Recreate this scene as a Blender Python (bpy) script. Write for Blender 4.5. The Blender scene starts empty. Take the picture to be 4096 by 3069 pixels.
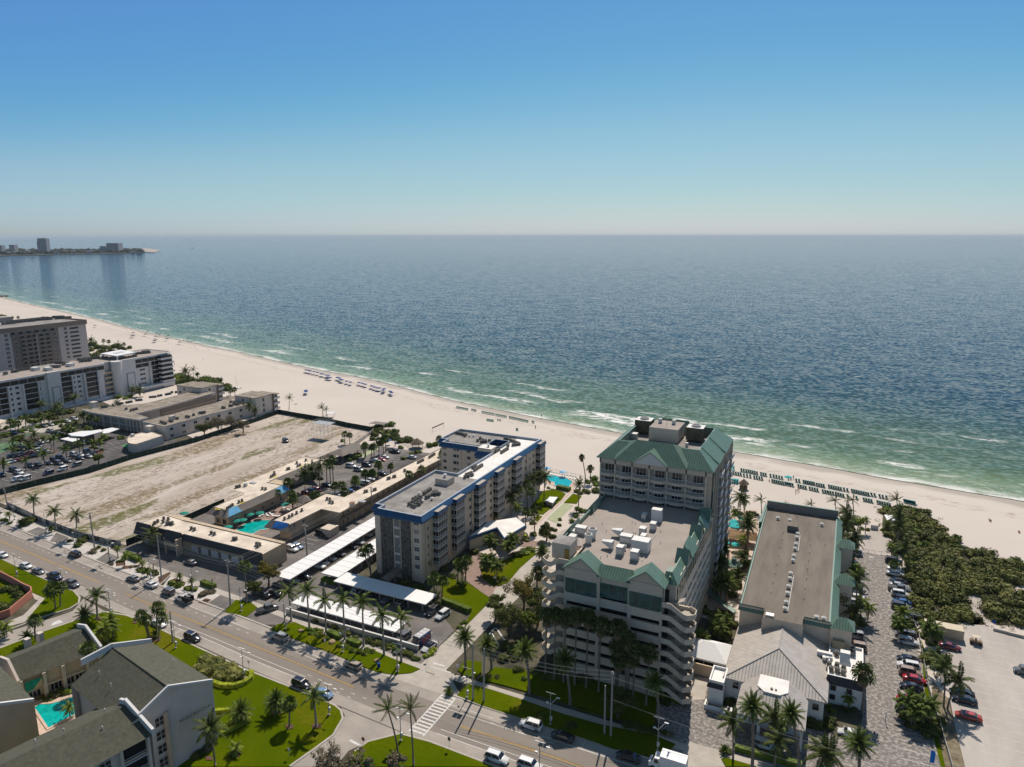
import bpy,bmesh,math,random
from mathutils import Vector,Matrix,noise
random.seed(7)
D=bpy.data
SC=bpy.context.scene
COL=SC.collection
R=math.radians
# ------------------------------------------------------------------ camera, sky, sun, exposure
CAM_H=96.0; FPX=2850.0; PITCH=math.atan(593/FPX); HEAD=R(-25.3)
cam=D.cameras.new('camera'); cam.sensor_width=36; cam.lens=FPX/4096*36
cam.clip_start=1; cam.clip_end=200000
co=D.objects.new('camera',cam); COL.objects.link(co); SC.camera=co
co.location=(0,0,CAM_H); co.rotation_euler=(math.pi/2-PITCH,0,-HEAD)
SUN_EL=R(50); SUN_DIR=Vector((-0.161*math.cos(SUN_EL),0.987*math.cos(SUN_EL),math.sin(SUN_EL)))
sl=D.lights.new('sun','SUN'); sl.energy=4.9; sl.angle=R(0.55); sl.color=(1.0,0.905,0.79)
so=D.objects.new('sun',sl); COL.objects.link(so)
so.rotation_euler=(-SUN_DIR).to_track_quat('-Z','Y').to_euler()
so.location=(0,0,400)
W=D.worlds.new('World'); SC.world=W; W.use_nodes= True
nt=W.node_tree; nt.nodes.clear()
sk=nt.nodes.new('ShaderNodeTexSky'); sk.sky_type='NISHITA'; sk.sun_disc= False
sk.sun_elevation=SUN_EL; sk.sun_rotation=math.atan2(-0.161,0.987)
sk.air_density=1.0; sk.dust_density=0.3; sk.ozone_density=4.0; sk.altitude=0
def vscale(src,k):
 v=nt.nodes.new('ShaderNodeVectorMath'); v.operation='SCALE'; v.inputs['Scale'].default_value=k; nt.links.new(src,v.inputs[0]); return v.outputs[0]
cv=nt.nodes.new('ShaderNodeRGBCurve')
for ch,pts in ((0,((0.08,0.10),(0.19,0.115),(0.34,0.31),(0.515,0.465))),(1,((0.1,0.14),(0.31,0.328),(0.49,0.55),(0.6,0.63))),(2,((0.15,0.16),(0.26,0.27),(0.34,0.53),(0.40,0.60),(0.6,0.68)))):
 for x,y in pts:cv.mapping.curves[ch].points.new(x,y)
cv.mapping.update(); nt.links.new(vscale(sk.outputs[0],0.0676),cv.inputs['Color'])
bg=nt.nodes.new('ShaderNodeBackground'); bg.inputs[1].default_value=0.0676
wo=nt.nodes.new('ShaderNodeOutputWorld')
nt.links.new(vscale(cv.outputs[0],1/0.0676),bg.inputs[0]); nt.links.new(bg.outputs[0],wo.inputs[0])
SC.view_settings.view_transform='Standard'; SC.view_settings.look='None'
SC.view_settings.exposure=0.0; SC.view_settings.gamma=1
SC.render.engine='CYCLES'
SC.cycles.max_bounces=5; SC.cycles.diffuse_bounces=2; SC.cycles.glossy_bounces=2
SC.cycles.transparent_max_bounces=6; SC.cycles.volume_bounces=0
SC.cycles.caustics_reflective= False; SC.cycles.caustics_refractive= False
# ------------------------------------------------------------------ survey: picture measurements to real ground positions
_c,_s=math.cos(PITCH),math.sin(PITCH); _ca,_sa=math.cos(HEAD),math.sin(HEAD)
ZN={0:(0,900),1:(0,1200),2:(800,1500),3:(0,1700),4:(400,1900),5:(1100,1900),6:(0,2200),7:(0,2469),8:(800,2469),
9:(1400,1600),10:(1500,2100),11:(1600,2469),12:(2100,1650),13:(2100,2150),14:(2300,2469),15:(2800,1800),
16:(2800,2300),17:(3296,2469),18:(3296,1900),19:(2700,2469),21:(0,1550),22:(2050,2250),23:(2650,1650),24:(1150,1420),25:(0,1160)}
ZS={0:1024/2209,21:500/2209,24:500/2209,25:500/2209,23:400/2209}
def native(k,x,y):
 if k is None: return x,y
 o=ZN[k]; q=ZS.get(k,800/2209); return o[0]+x*q,o[1]+y*q
def ray(k,x,y):
 px,py=native(k,x,y)
 dn=(py-1534.5)*_c+FPX*_s; fw=FPX*_c-(py-1534.5)*_s; X=px-2048
 return X*_ca+fw*_sa,-X*_sa+fw*_ca,-dn
def P(k,x,y,z=0.0):
 u,v,w=ray(k,x,y); t=(z-CAM_H)/w; return Vector((u*t,v*t,z))
def onV(k,x,y,V):
 u,v,w=ray(k,x,y); t=V/v; return Vector((u*t,V,CAM_H+w*t))
def onU(k,x,y,U):
 u,v,w=ray(k,x,y); t=U/u; return Vector((U,v*t,CAM_H+w*t))
def mast(k,xb,yb,xt,yt):
 """base on the ground and top of an upright thing -> (base, height, sideways lean)"""
 b=P(k,xb,yb); f=Vector((_sa,_ca,0)); u,v,w=ray(k,xt,yt); d=Vector((u,v,0))
 t=b.dot(f)/d.dot(f); p=d*t; return b,CAM_H+w*t,Vector((p.x-b.x,p.y-b.y,0))
def imgx(p):
 f=Vector((_sa,_ca)); r=Vector((_ca,-_sa)); q=Vector((p[0],p[1]))
 return q.dot(r)/max(1,q.dot(f)*_c+(CAM_H-p[2])*_s)
# ------------------------------------------------------------------ materials
def mat(name,col,rough=0.8,var=0.0,scale=1.0,bump=0.0,bscale=None,spec=0.3,metal=0.0,coat=0.0,col2=None,stretch=None,detail=4):
 m=D.materials.new(name); m.use_nodes= True; n=m.node_tree; b=n.nodes['Principled BSDF']
 b.inputs['Roughness'].default_value=rough; b.inputs['Specular IOR Level'].default_value=spec
 b.inputs['Metallic'].default_value=metal; b.inputs['Coat Weight'].default_value=coat
 b.inputs['Base Color'].default_value=(*col,1); m.diffuse_color=(*col,1)
 if var>0 or col2 or bump>0:
  g=n.nodes.new('ShaderNodeNewGeometry')
  src=g.outputs['Position']
  if stretch:
   mp=n.nodes.new('ShaderNodeMapping'); mp.inputs['Scale'].default_value=stretch
   n.links.new(src,mp.inputs[0]); src=mp.outputs[0]
 if var>0 or col2:
  t=n.nodes.new('ShaderNodeTexNoise'); t.inputs['Scale'].default_value=scale; t.inputs['Detail'].default_value=detail
  t.inputs['Roughness'].default_value=0.65
  n.links.new(src,t.inputs['Vector'])
  r=n.nodes.new('ShaderNodeValToRGB'); r.color_ramp.elements[0].position=0.33; r.color_ramp.elements[1].position=0.67
  lo=tuple(c*(1-var) for c in col); hi=col2 if col2 else tuple(min(1,c*(1+var)) for c in col)
  r.color_ramp.elements[0].color=(*lo,1); r.color_ramp.elements[1].color=(*hi,1)
  n.links.new(t.outputs[0],r.inputs[0]); n.links.new(r.outputs[0],b.inputs['Base Color'])
 if bump>0:
  t2=n.nodes.new('ShaderNodeTexNoise'); t2.inputs['Scale'].default_value=bscale or scale*4
  n.links.new(src,t2.inputs['Vector'])
  bp=n.nodes.new('ShaderNodeBump'); bp.inputs['Strength'].default_value=bump; bp.inputs['Distance'].default_value=0.1
  n.links.new(t2.outputs[0],bp.inputs['Height']); n.links.new(bp.outputs[0],b.inputs['Normal'])
 return m
def ribbed(name,col,axis,period,rough=0.45,dark=0.55,spec=0.4,var=0.12):
 """standing seams / tile courses: lines across one axis, darkened in the colour for joints and seam shadow"""
 m=mat(name,col,rough,var,0.6,spec=spec); n=m.node_tree; b=n.nodes['Principled BSDF']
 g=n.nodes.new('ShaderNodeNewGeometry'); s=n.nodes.new('ShaderNodeSeparateXYZ'); n.links.new(g.outputs['Position'],s.inputs[0])
 if axis=='T':
  sn=n.nodes.new('ShaderNodeSeparateXYZ'); n.links.new(g.outputs['True Normal'],sn.inputs[0])
  ax=n.nodes.new('ShaderNodeMath'); ax.operation='ABSOLUTE'; n.links.new(sn.outputs[0],ax.inputs[0])
  ay=n.nodes.new('ShaderNodeMath'); ay.operation='ABSOLUTE'; n.links.new(sn.outputs[1],ay.inputs[0])
  gt=n.nodes.new('ShaderNodeMath'); gt.operation='GREATER_THAN'; n.links.new(ax.outputs[0],gt.inputs[0]); n.links.new(ay.outputs[0],gt.inputs[1])
  mx=n.nodes.new('ShaderNodeMix'); n.links.new(gt.outputs[0],mx.inputs[0]); n.links.new(s.outputs[0],mx.inputs[2]); n.links.new(s.outputs[1],mx.inputs[3])
  src=mx.outputs[0]
 else:src=s.outputs[axis]
 d=n.nodes.new('ShaderNodeMath'); d.operation='DIVIDE'; d.inputs[1].default_value=period; n.links.new(src,d.inputs[0])
 f=n.nodes.new('ShaderNodeMath'); f.operation='FRACT'; n.links.new(d.outputs[0],f.inputs[0])
 l=n.nodes.new('ShaderNodeMath'); l.operation='LESS_THAN'; l.inputs[1].default_value=0.22; n.links.new(f.outputs[0],l.inputs[0])
 mm=n.nodes.new('ShaderNodeMix'); mm.data_type='RGBA'; mm.blend_type='MULTIPLY'; n.links.new(l.outputs[0],mm.inputs[0])
 old=b.inputs['Base Color'].links[0].from_socket; n.links.new(old,mm.inputs[6]); mm.inputs[7].default_value=(dark,dark,dark,1)  # line colour multiplied darker; on metal roofs this paints the seams' shadow
 n.links.new(mm.outputs[2],b.inputs['Base Color'])
 bp=n.nodes.new('ShaderNodeBump'); bp.inputs['Strength'].default_value=0.5; bp.inputs['Distance'].default_value=0.05
 n.links.new(l.outputs[0],bp.inputs['Height']); n.links.new(bp.outputs[0],b.inputs['Normal'])
 return m
M={}
M['stucco']=mat('cream_stucco',(0.60,0.51,0.41),0.9,0.06,0.7)
M['stucco_w']=mat('white_stucco',(0.62,0.60,0.58),0.9,0.05,0.5)
M['stucco_y']=mat('warm_stucco',(0.52,0.41,0.29),0.9,0.10,0.3)
M['stucco_p']=mat('pale_wall',(0.60,0.53,0.46),0.9,0.07,0.3)
M['tan']=mat('tan_stucco',(0.36,0.32,0.29),0.9,0.06,0.5)
M['tan_d']=mat('brown_stucco',(0.22,0.18,0.15),0.9,0.06,0.5)
M['white']=mat('white_paint',(0.78,0.77,0.75),0.5,0.04,2)
M['trim']=mat('white_trim',(0.62,0.61,0.60),0.6)
M['whiteroof']=mat('white_membrane',(0.74,0.71,0.67),0.7,0.10,0.35)
M['roofgrey']=mat('grey_membrane_roof',(0.24,0.22,0.205),0.9,0.25,0.22,col2=(0.33,0.31,0.29))
M['roofdeck']=mat('cap_sheet_roof',(0.33,0.285,0.25),0.9,0.08,0.2)
M['roofbrown']=mat('brown_membrane_roof',(0.17,0.145,0.12),0.9,0.22,0.16,stretch=(2.2,0.35,1))
M['roofcream']=mat('cream_membrane_roof',(0.60,0.50,0.40),0.85,0.16,0.18,col2=(0.76,0.66,0.54))
M['roofgravel']=mat('gravel_roof',(0.22,0.18,0.14),0.95,0.3,0.3,col2=(0.36,0.31,0.25))
M['blue']=ribbed('blue_roof_tile',(0.018,0.085,0.20),2,0.42,0.35,0.6)
M['green']=ribbed('green_metal_roof',(0.125,0.215,0.160),'T',0.6,0.4,0.5)
M['greenflat']=mat('green_metal_trim',(0.20,0.30,0.245),0.35)
M['greydk']=ribbed('charcoal_shingle',(0.055,0.055,0.062),'T',0.5,0.8,0.85)
M['shingle']=ribbed('grey_shake_mansard',(0.19,0.165,0.145),2,0.3,0.85,0.7)
M['metalgrey']=ribbed('light_grey_metal_roof',(0.50,0.455,0.41),'T',0.62,0.4,0.5)
M['kroof']=mat('olive_shingle',(0.080,0.080,0.058),0.9,0.22,1.4,bump=0.2,bscale=9)
M['glass']=mat('dark_glass',(0.012,0.016,0.02),0.08,spec=0.6)
M['glassblue']=mat('smoked_balcony_glass',(0.008,0.009,0.012),0.25,0.3,0.8,spec=0.4)
M['teal']=mat('teal_glass',(0.02,0.075,0.08),0.12,0.5,0.5,spec=0.7)
M['tealframe']=mat('teal_frame',(0.05,0.17,0.16),0.4)
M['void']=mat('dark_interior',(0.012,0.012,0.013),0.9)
M['stone']=mat('fieldstone_cladding',(0.045,0.04,0.037),0.9,0.5,1.8,0.6,3,col2=(0.20,0.18,0.16))
M['lattice']=mat('pierced_block',(0.36,0.34,0.30),0.9,0.3,6)
M['concrete']=mat('concrete',(0.42,0.38,0.33),0.9,0.12,0.4)
M['metal']=mat('galvanised_metal',(0.42,0.42,0.42),0.45,0.2,2,metal=0.3)
M['metallt']=mat('white_sheet_metal',(0.66,0.65,0.62),0.45,0.08,1)
M['acbody']=mat('condenser_cabinet',(0.16,0.15,0.13),0.6,0.25,3)
M['acfan']=mat('condenser_fan',(0.025,0.025,0.025),0.6)
M['pole']=mat('pole_grey',(0.32,0.31,0.29),0.7)
M['wood']=mat('weathered_pole',(0.20,0.17,0.14),0.9,0.2,1)
M['lamp']=mat('lamp_housing',(0.75,0.75,0.73),0.5)
M['solar']=mat('solar_panel',(0.02,0.025,0.05),0.15,spec=0.6)
M['black']=mat('black_plastic',(0.015,0.015,0.016),0.6)
M['tyre']=mat('tyre_rubber',(0.02,0.02,0.02),0.85)
M['rim']=mat('alloy_rim',(0.35,0.35,0.36),0.3,metal=0.8)
M['chrome']=mat('headlamp_glass',(0.7,0.72,0.75),0.1,spec=0.6)
M['redlamp']=mat('tail_lamp_glass',(0.30,0.01,0.01),0.2)
M['trunk']=mat('palm_trunk_bark',(0.21,0.175,0.14),0.95,0.25,4)
M['trunkroyal']=mat('smooth_palm_bark',(0.30,0.27,0.23),0.9,0.15,3)
M['bark']=mat('tree_bark',(0.10,0.075,0.055),0.95,0.3,3)
def leaf(name,a,b,sc=0.8):
 m=mat(name,a,0.55,0.25,sc,col2=b,spec=0.08); bs=m.node_tree.nodes['Principled BSDF']
 return m
M['frond']=leaf('palm_frond',(0.055,0.095,0.014),(0.15,0.19,0.040),0.5)
M['fronddark']=leaf('dark_palm_frond',(0.040,0.066,0.014),(0.12,0.14,0.038),0.5)
M['frondgold']=leaf('yellowish_palm_frond',(0.08,0.13,0.012),(0.21,0.25,0.035),0.5)
M['dead']=mat('dry_palm_skirt',(0.20,0.145,0.09),0.9,0.3,2)
M['foliage']=leaf('tree_foliage',(0.045,0.068,0.014),(0.13,0.145,0.03),0.35)
M['foliageauburn']=leaf('rusty_tree_foliage',(0.07,0.08,0.012),(0.23,0.18,0.03),0.3)
M['bush']=leaf('hedge_foliage',(0.06,0.10,0.010),(0.14,0.19,0.022),0.6)
M['bushlime']=leaf('lime_hedge_foliage',(0.20,0.26,0.012),(0.38,0.42,0.03),0.8)
M['scrub']=leaf('dune_scrub_foliage',(0.055,0.068,0.016),(0.19,0.19,0.05),0.16)
M['dry']=mat('dry_twigs',(0.12,0.10,0.06),0.9,0.35,1.2,col2=(0.24,0.20,0.12))
M['thatch']=mat('palm_thatch',(0.28,0.18,0.10),0.95,0.3,1.0,0.5,6,stretch=(1,1,3))
M['thatchdk']=mat('old_thatch',(0.16,0.12,0.09),0.95,0.3,1.0,0.5,6)
M['poolwater']=mat('pool_water',(0.0,0.36,0.33),0.08,0.25,0.6,0.35,1.6,spec=0.5)
M['poolwater2']=mat('blue_pool_water',(0.01,0.36,0.40),0.08,0.2,0.6,0.35,1.6,spec=0.5)
M['teal_cloth']=mat('turquoise_canvas',(0.01,0.36,0.36),0.8)
M['green_cloth']=mat('dark_teal_canvas',(0.0,0.22,0.17),0.8)
M['lounger']=mat('green_sling_fabric',(0.03,0.14,0.12),0.7)
M['blue_cloth']=mat('royal_blue_canvas',(0.0,0.055,0.24),0.8)
M['tarp']=mat('light_blue_tarpaulin',(0.11,0.38,0.62),0.5,0.1,1.5)
M['tarp2']=mat('bright_blue_tarpaulin',(0.03,0.19,0.55),0.5,0.1,1.5)
M['mulch']=mat('bark_mulch',(0.10,0.055,0.035),0.95,0.3,2)
M['pink']=mat('salmon_wall_paint',(0.50,0.20,0.14),0.9,0.06,1)
M['fencegreen']=mat('green_privacy_screen',(0.008,0.028,0.020),0.8,0.3,0.5)
M['yellowpaint']=mat('yellow_stain',(0.55,0.42,0.02),0.8,0.2,2)
M['skin']=mat('skin',(0.34,0.19,0.13),0.6)
# ------------------------------------------------------------------ mesh building
KIDS={}
class MB:
 def __init__(s):s.v=[]; s.f=[]; s.m=[]
 def add(s,vs,fs,mi=0):
  o=len(s.v); s.v+=[tuple(v) for v in vs]; s.f+=[tuple(i+o for i in f) for f in fs]; s.m+=[mi]*len(fs); return s
 def quad(s,a,b,c,d,mi=0): return s.add([a,b,c,d],[(0,1,2,3)],mi)
 def poly(s,pts,mi=0): return s.add(pts,[tuple(range(len(pts)))],mi)
 def box(s,x0,y0,z0,x1,y1,z1,mi=0,top=None):
  if x0>x1:x0,x1=x1,x0
  if y0>y1:y0,y1=y1,y0
  if z0>z1:z0,z1=z1,z0
  v=[(x0,y0,z0),(x1,y0,z0),(x1,y1,z0),(x0,y1,z0),(x0,y0,z1),(x1,y0,z1),(x1,y1,z1),(x0,y1,z1)]
  s.add(v,[(0,3,2,1),(0,1,5,4),(1,2,6,5),(2,3,7,6),(3,0,4,7)],mi); s.add(v,[(4,5,6,7)],mi if top is None else top); return s
 def prism(s,pts,z0,z1,mi=0,top=None,bottom=True):
  n=len(pts); a=sum(pts[i][0]*pts[(i+1)%n][1]-pts[(i+1)%n][0]*pts[i][1] for i in range(n))
  if a<0:pts=pts[::-1]
  v=[(p[0],p[1],z0) for p in pts]+[(p[0],p[1],z1) for p in pts]
  s.add(v,[(i,(i+1)%n,n+(i+1)%n,n+i) for i in range(n)],mi)
  if bottom:s.add(v[:n],[tuple(range(n))[::-1]],mi)
  s.add(v[n:],[tuple(range(n))],mi if top is None else top); return s
 def ring(s,pts,z0,z1,w,mi=0):
  """parapet: wall of thickness w (inwards) along a closed outline"""
  n=len(pts); a=sum(pts[i][0]*pts[(i+1)%n][1]-pts[(i+1)%n][0]*pts[i][1] for i in range(n))
  if a<0:pts=pts[::-1]
  inn=[]
  for i in range(n):
   p0,p1,p2=(Vector(pts[j%n][:2]) for j in (i-1,i,i+1))
   d1=(p1-p0).normalized(); d2=(p2-p1).normalized(); n1=Vector((-d1.y,d1.x)); n2=Vector((-d2.y,d2.x))
   inn.append(p1+(n1+n2)/max(0.3,1+n1.dot(n2))*w)
  v=[(*p[:2],z0) for p in pts]+[(*p[:2],z1) for p in pts]+[(p.x,p.y,z0) for p in inn]+[(p.x,p.y,z1) for p in inn]
  fs=[]
  for i in range(n):
   j=(i+1)%n
   fs+=[(i,j,n+j,n+i),(n+i,n+j,3*n+j,3*n+i),(2*n+j,2*n+i,3*n+i,3*n+j)]
  return s.add(v,fs,mi)
 def tube(s,path,r,n=6,mi=0,cap=True):
  path=[Vector(p) for p in path]; rs=r if isinstance(r,(list,tuple)) else [r]*len(path); o=len(s.v)
  for i,p in enumerate(path):
   d=(path[min(i+1,len(path)-1)]-path[max(i-1,0)]).normalized()
   a=d.cross(Vector((0,0,1))); a=Vector((1,0,0)) if a.length<0.02 else a.normalized(); b=d.cross(a)
   for k in range(n):
    t=2*math.pi*k/n; q=p+(a*math.cos(t)+b*math.sin(t))*rs[i]; s.v.append(tuple(q))
  for i in range(len(path)-1):
   for k in range(n):
    l=(k+1)%n; s.f.append((o+i*n+k,o+i*n+l,o+(i+1)*n+l,o+(i+1)*n+k)); s.m.append(mi)
  if cap:
   s.f.append(tuple(o+k for k in range(n))); s.m.append(mi)
   s.f.append(tuple(o+(len(path)-1)*n+k for k in range(n))[::-1]); s.m.append(mi)
  return s
 def cyl(s,x,y,z0,z1,r,n=10,mi=0,top=None,r1=None):
  r1=r if r1 is None else r1; o=len(s.v)
  for z,q in ((z0,r),(z1,r1)):
   for k in range(n):t=2*math.pi*k/n; s.v.append((x+q*math.cos(t),y+q*math.sin(t),z))
  for k in range(n):l=(k+1)%n; s.f.append((o+k,o+l,o+n+l,o+n+k)); s.m.append(mi)
  s.f.append(tuple(o+n+k for k in range(n))); s.m.append(mi if top is None else top)
  s.f.append(tuple(o+k for k in range(n))[::-1]); s.m.append(mi)
  return s
 def mesh(s,name,mats,off=None):
  me=D.meshes.new(name); v=s.v if off is None else [(a-off[0],b-off[1],c-off[2]) for a,b,c in s.v]
  me.from_pydata(v,[],s.f)
  for m in mats:me.materials.append(M[m] if isinstance(m,str) else m)
  if len(mats)>1:me.polygons.foreach_set('material_index',s.m)
  me.update(); return me
 def build(s,name,mats,parent=None,kind=None,label=None):
  mats=mats if isinstance(mats,(list,tuple)) else [mats]
  off=tuple(parent['o']) if parent is not None and 'o' in parent else None
  o=D.objects.new(name,s.mesh(name,mats,off)); COL.objects.link(o)
  if parent is not None:o.parent=parent; KIDS.setdefault(parent.name,[]).append(o)
  if kind:o['kind']=kind
  if label:o['label']=label
  return o
def rotz(v,a):c,s=math.cos(a),math.sin(a); return Vector((v[0]*c-v[1]*s,v[0]*s+v[1]*c,v[2] if len(v)>2 else 0))
def thing(name,label,cat,loc=(0,0,0),rz=0.0,group=None):
 o=D.objects.new(name, None); COL.objects.link(o); o.location=loc; o.rotation_euler=(0,0,rz); o.empty_display_size=0.5
 o['label']=label; o['category']=cat
 if group:o['group']=group
 return o
def building(name,label,cat,loc):
 o=thing(name,label,cat,loc); o['o']=tuple(loc); return o
def tag(o,label,cat,group=None):
 o['label']=label; o['category']=cat
 if group:o['group']=group
 return o
def copy_tree(root,loc,rz=0.0,sc=None,label=None,group=None):
 r=root.copy(); COL.objects.link(r); r.location=loc; r.rotation_euler=(0,0,rz)
 if sc:r.scale=(sc,sc,sc) if not isinstance(sc,tuple) else sc
 if label:r['label']=label
 if group:r['group']=group
 for ch in KIDS.get(root.name,[]):
  c=ch.copy(); COL.objects.link(c); c.parent=r
  for g in KIDS.get(ch.name,[]):
   d=g.copy(); COL.objects.link(d); d.parent=c
 return r
ORD='first second third fourth fifth sixth seventh eighth ninth tenth eleventh twelfth thirteenth fourteenth fifteenth sixteenth seventeenth eighteenth nineteenth'.split()
TENS={2:'twenty',3:'thirty',4:'forty',5:'fifty',6:'sixty',7:'seventy',8:'eighty',9:'ninety'}
def ordinal(n):
 if n>=100: return 'one hundred and '+ordinal(n-100) if n>100 else 'one hundredth'
 if n<20: return ORD[n-1]
 t,r=divmod(n,10)
 return TENS[t]+'-'+ORD[r-1] if r else TENS[t][:-1]+'ieth'
REG={}
def reg(o,base,cat,group):
 """remember a repeat; number_all() tells it from its look-alikes by its place from the left"""
 o['category']=cat; o['group']=group; REG.setdefault(base,[]).append(o); return o
def number_all():
 for base,obs in REG.items():
  obs.sort(key=lambda o:imgx(o.location))
  for i,o in enumerate(obs):
   o['label']=base if len(obs)==1 else ('leftmost ' if i==0 else 'rightmost ' if i==len(obs)-1 else ordinal(i+1)+' from left ')+base
# ================================================================== the setting: ground, beach, sea
def nodes(m): return m.node_tree,m.node_tree.nodes['Principled BSDF']
def ramp(n,src,stops,interp='LINEAR'):
 r=n.nodes.new('ShaderNodeValToRGB'); r.color_ramp.interpolation=interp
 e=r.color_ramp.elements
 while len(e)>1:e.remove(e[-1])
 e[0].position=stops[0][0]; e[0].color=(*stops[0][1],1)
 for p,cc in stops[1:]:q=e.new(p); q.color=(*cc,1)
 n.links.new(src,r.inputs[0]); return r.outputs[0]
def nmath(n,op,a,b=None,c=None):
 x=n.nodes.new('ShaderNodeMath'); x.operation=op
 for i,q in enumerate((a,b,c)):
  if q is None: continue
  if isinstance(q,(int,float)):x.inputs[i].default_value=q
  else:n.links.new(q,x.inputs[i])
 return x.outputs[0]
def nnoise(n,scale,stretch=(1,1,1),detail=4,rough=0.6,src=None,rot=0):
 if src is None:g=n.nodes.new('ShaderNodeNewGeometry'); src=g.outputs['Position']
 mp=n.nodes.new('ShaderNodeMapping'); mp.inputs['Scale'].default_value=stretch; mp.inputs['Rotation'].default_value=(0,0,rot)
 n.links.new(src,mp.inputs[0])
 t=n.nodes.new('ShaderNodeTexNoise'); t.inputs['Scale'].default_value=scale; t.inputs['Detail'].default_value=detail
 t.inputs['Roughness'].default_value=rough; n.links.new(mp.outputs[0],t.inputs['Vector']); return t.outputs[0]
def nmix(n,fac,a,b,mode='MIX'):
 x=n.nodes.new('ShaderNodeMix'); x.data_type='RGBA'; x.blend_type=mode
 for i,q in ((0,fac),(6,a),(7,b)):
  if isinstance(q,(int,float)):x.inputs[i].default_value=q
  elif isinstance(q,tuple):x.inputs[i].default_value=(*q,1)
  else:n.links.new(q,x.inputs[i])
 return x.outputs[2]
def nstep(n,src,lo,hi):
 x=n.nodes.new('ShaderNodeMapRange'); x.interpolation_type='SMOOTHSTEP'; x.inputs[1].default_value=lo; x.inputs[2].default_value=hi
 n.links.new(src,x.inputs[0]); return x.outputs[0]
def nbump(n,b,h,strength,dist=0.1):
 bp=n.nodes.new('ShaderNodeBump'); bp.inputs['Strength'].default_value=strength; bp.inputs['Distance'].default_value=dist
 n.links.new(h,bp.inputs['Height']); n.links.new(bp.outputs[0],b.inputs['Normal'])
SHORE=[(-9000,3200),(-3000,1260),(-1226,682),(-1063,629),(-850,563),(-646,492),(-541,460),(-433,428),(-350,404),(-296,389),(-249,374),(-208,359),
(-138,339),(-90,330),(-47,325),(-10,319),(25,311),(65,305),(140,290),(400,236),(3000,-300),(9000,-1600)]
def shore_y(x):
 for (a,ya),(b,yb) in zip(SHORE,SHORE[1:]):
  if x<=b: return ya+(yb-ya)*(x-a)/(b-a)
 return SHORE[-1][1]
def wob(x): return 2.2*noise.noise(Vector((x*0.012,3,0)))+1.2*noise.noise(Vector((x*0.04,9,0)))
m=mat('beach_sand',(0.545,0.475,0.41),0.95); n,b=nodes(m)
big=nnoise(n,0.02,detail=3); fine=nnoise(n,0.35,(1,1,1),6,0.7); tr=nnoise(n,0.12,(0.35,1.6,1),5,0.65)
colr=ramp(n,big,[(0.3,(0.525,0.462,0.405)),(0.7,(0.575,0.51,0.45))])
colr=nmix(n,nstep(n,fine,0.60,0.75),colr,(0.50,0.43,0.37))
colr=nmix(n,nstep(n,tr,0.58,0.72),colr,(0.555,0.49,0.43))
at=n.nodes.new('ShaderNodeAttribute'); at.attribute_name='shore'; d=at.outputs['Fac']
dn=nmath(n,'ADD',d,nmath(n,'MULTIPLY',nnoise(n,0.045,(1,1.5,1),5,0.6),22)); dn=nmath(n,'SUBTRACT',dn,11)
wet=nstep(n,dn,-9,-1); colr=nmix(n,nmath(n,'MULTIPLY',wet,0.75),colr,(0.33,0.29,0.245))
wr=nmath(n,'MULTIPLY',nstep(n,dn,-22,-17),nmath(n,'SUBTRACT',1,nstep(n,dn,-16,-12)))
wrk=nmath(n,'MULTIPLY',wr,nstep(n,nnoise(n,0.4,(0.5,1.6,1),6,0.75),0.5,0.62)); colr=nmix(n,nmath(n,'MULTIPLY',wrk,0.75),colr,(0.25,0.18,0.12))
n.links.new(colr,b.inputs['Base Color']); nbump(n,b,nnoise(n,0.8,(1,1,1),6,0.7),0.35,0.12)
M['sand']=m
def sheet_grid(name,xs,rows,material,yfun,zfun,kind='structure'):
 vs,fs,at=[],[],[]
 for x in xs:
  for r in rows:vs.append((x,yfun(x,r),zfun(x,r))); at.append(r)
 nr=len(rows)
 for i in range(len(xs)-1):
  for j in range(nr-1):fs.append((i*nr+j,(i+1)*nr+j,(i+1)*nr+j+1,i*nr+j+1))
 me=D.meshes.new(name); me.from_pydata(vs,[],fs); a=me.attributes.new('shore','FLOAT','POINT'); a.data.foreach_set('value',[float(q) for q in at])
 me.materials.append(material); me.polygons.foreach_set('use_smooth',[True]*len(fs)); me.update()
 o=D.objects.new(name,me); COL.objects.link(o); o['kind']=kind; return o
XS=sorted(set([-9000,-6000,-4500,-3500,-3000,-2500,-2000,-1700,-1500,-1350]+list(range(-1250,420,10))+[450,520,620,800,1200,2000,3000,5000,9000]))
sheet_grid('beach_sand',XS,[-150,-90,-60,-40,-28,-20,-14,-8,-4,0,6,14,40],M['sand'],
lambda x,r:shore_y(x)+r+wob(x)*(1 if r>-40 else 0),
lambda x,r:-0.02 if r<=-28 else (0.12 if r==-20 else 0.0 if r==-14 else -0.10-(r+14)*0.035))
m=mat('sea_water',(0.02,0.06,0.08),0.16,spec=0.13); n,b=nodes(m); b.inputs['IOR'].default_value=1.33
at=n.nodes.new('ShaderNodeAttribute'); at.attribute_name='shore'; d=at.outputs['Fac']
bars=nnoise(n,0.006,(0.6,2.2,1),4,0.6)
dd=nmath(n,'ADD',d,nmath(n,'MULTIPLY',nmath(n,'SUBTRACT',bars,0.5),90))
dl=nmath(n,'DIVIDE',dd,400)
wc=ramp(n,dl,[(0.0,(0.26,0.31,0.19)),(0.035,(0.15,0.215,0.115)),(0.10,(0.088,0.140,0.074)),(0.20,(0.070,0.115,0.070)),(0.30,(0.036,0.072,0.066)),(0.5,(0.020,0.048,0.064)),(1.0,(0.015,0.042,0.068))])
lat=nnoise(n,0.012,(0.5,3,1),5,0.65); wc=nmix(n,nmath(n,'MULTIPLY',nstep(n,lat,0.52,0.7),0.30),wc,(0.05,0.10,0.085))
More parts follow.
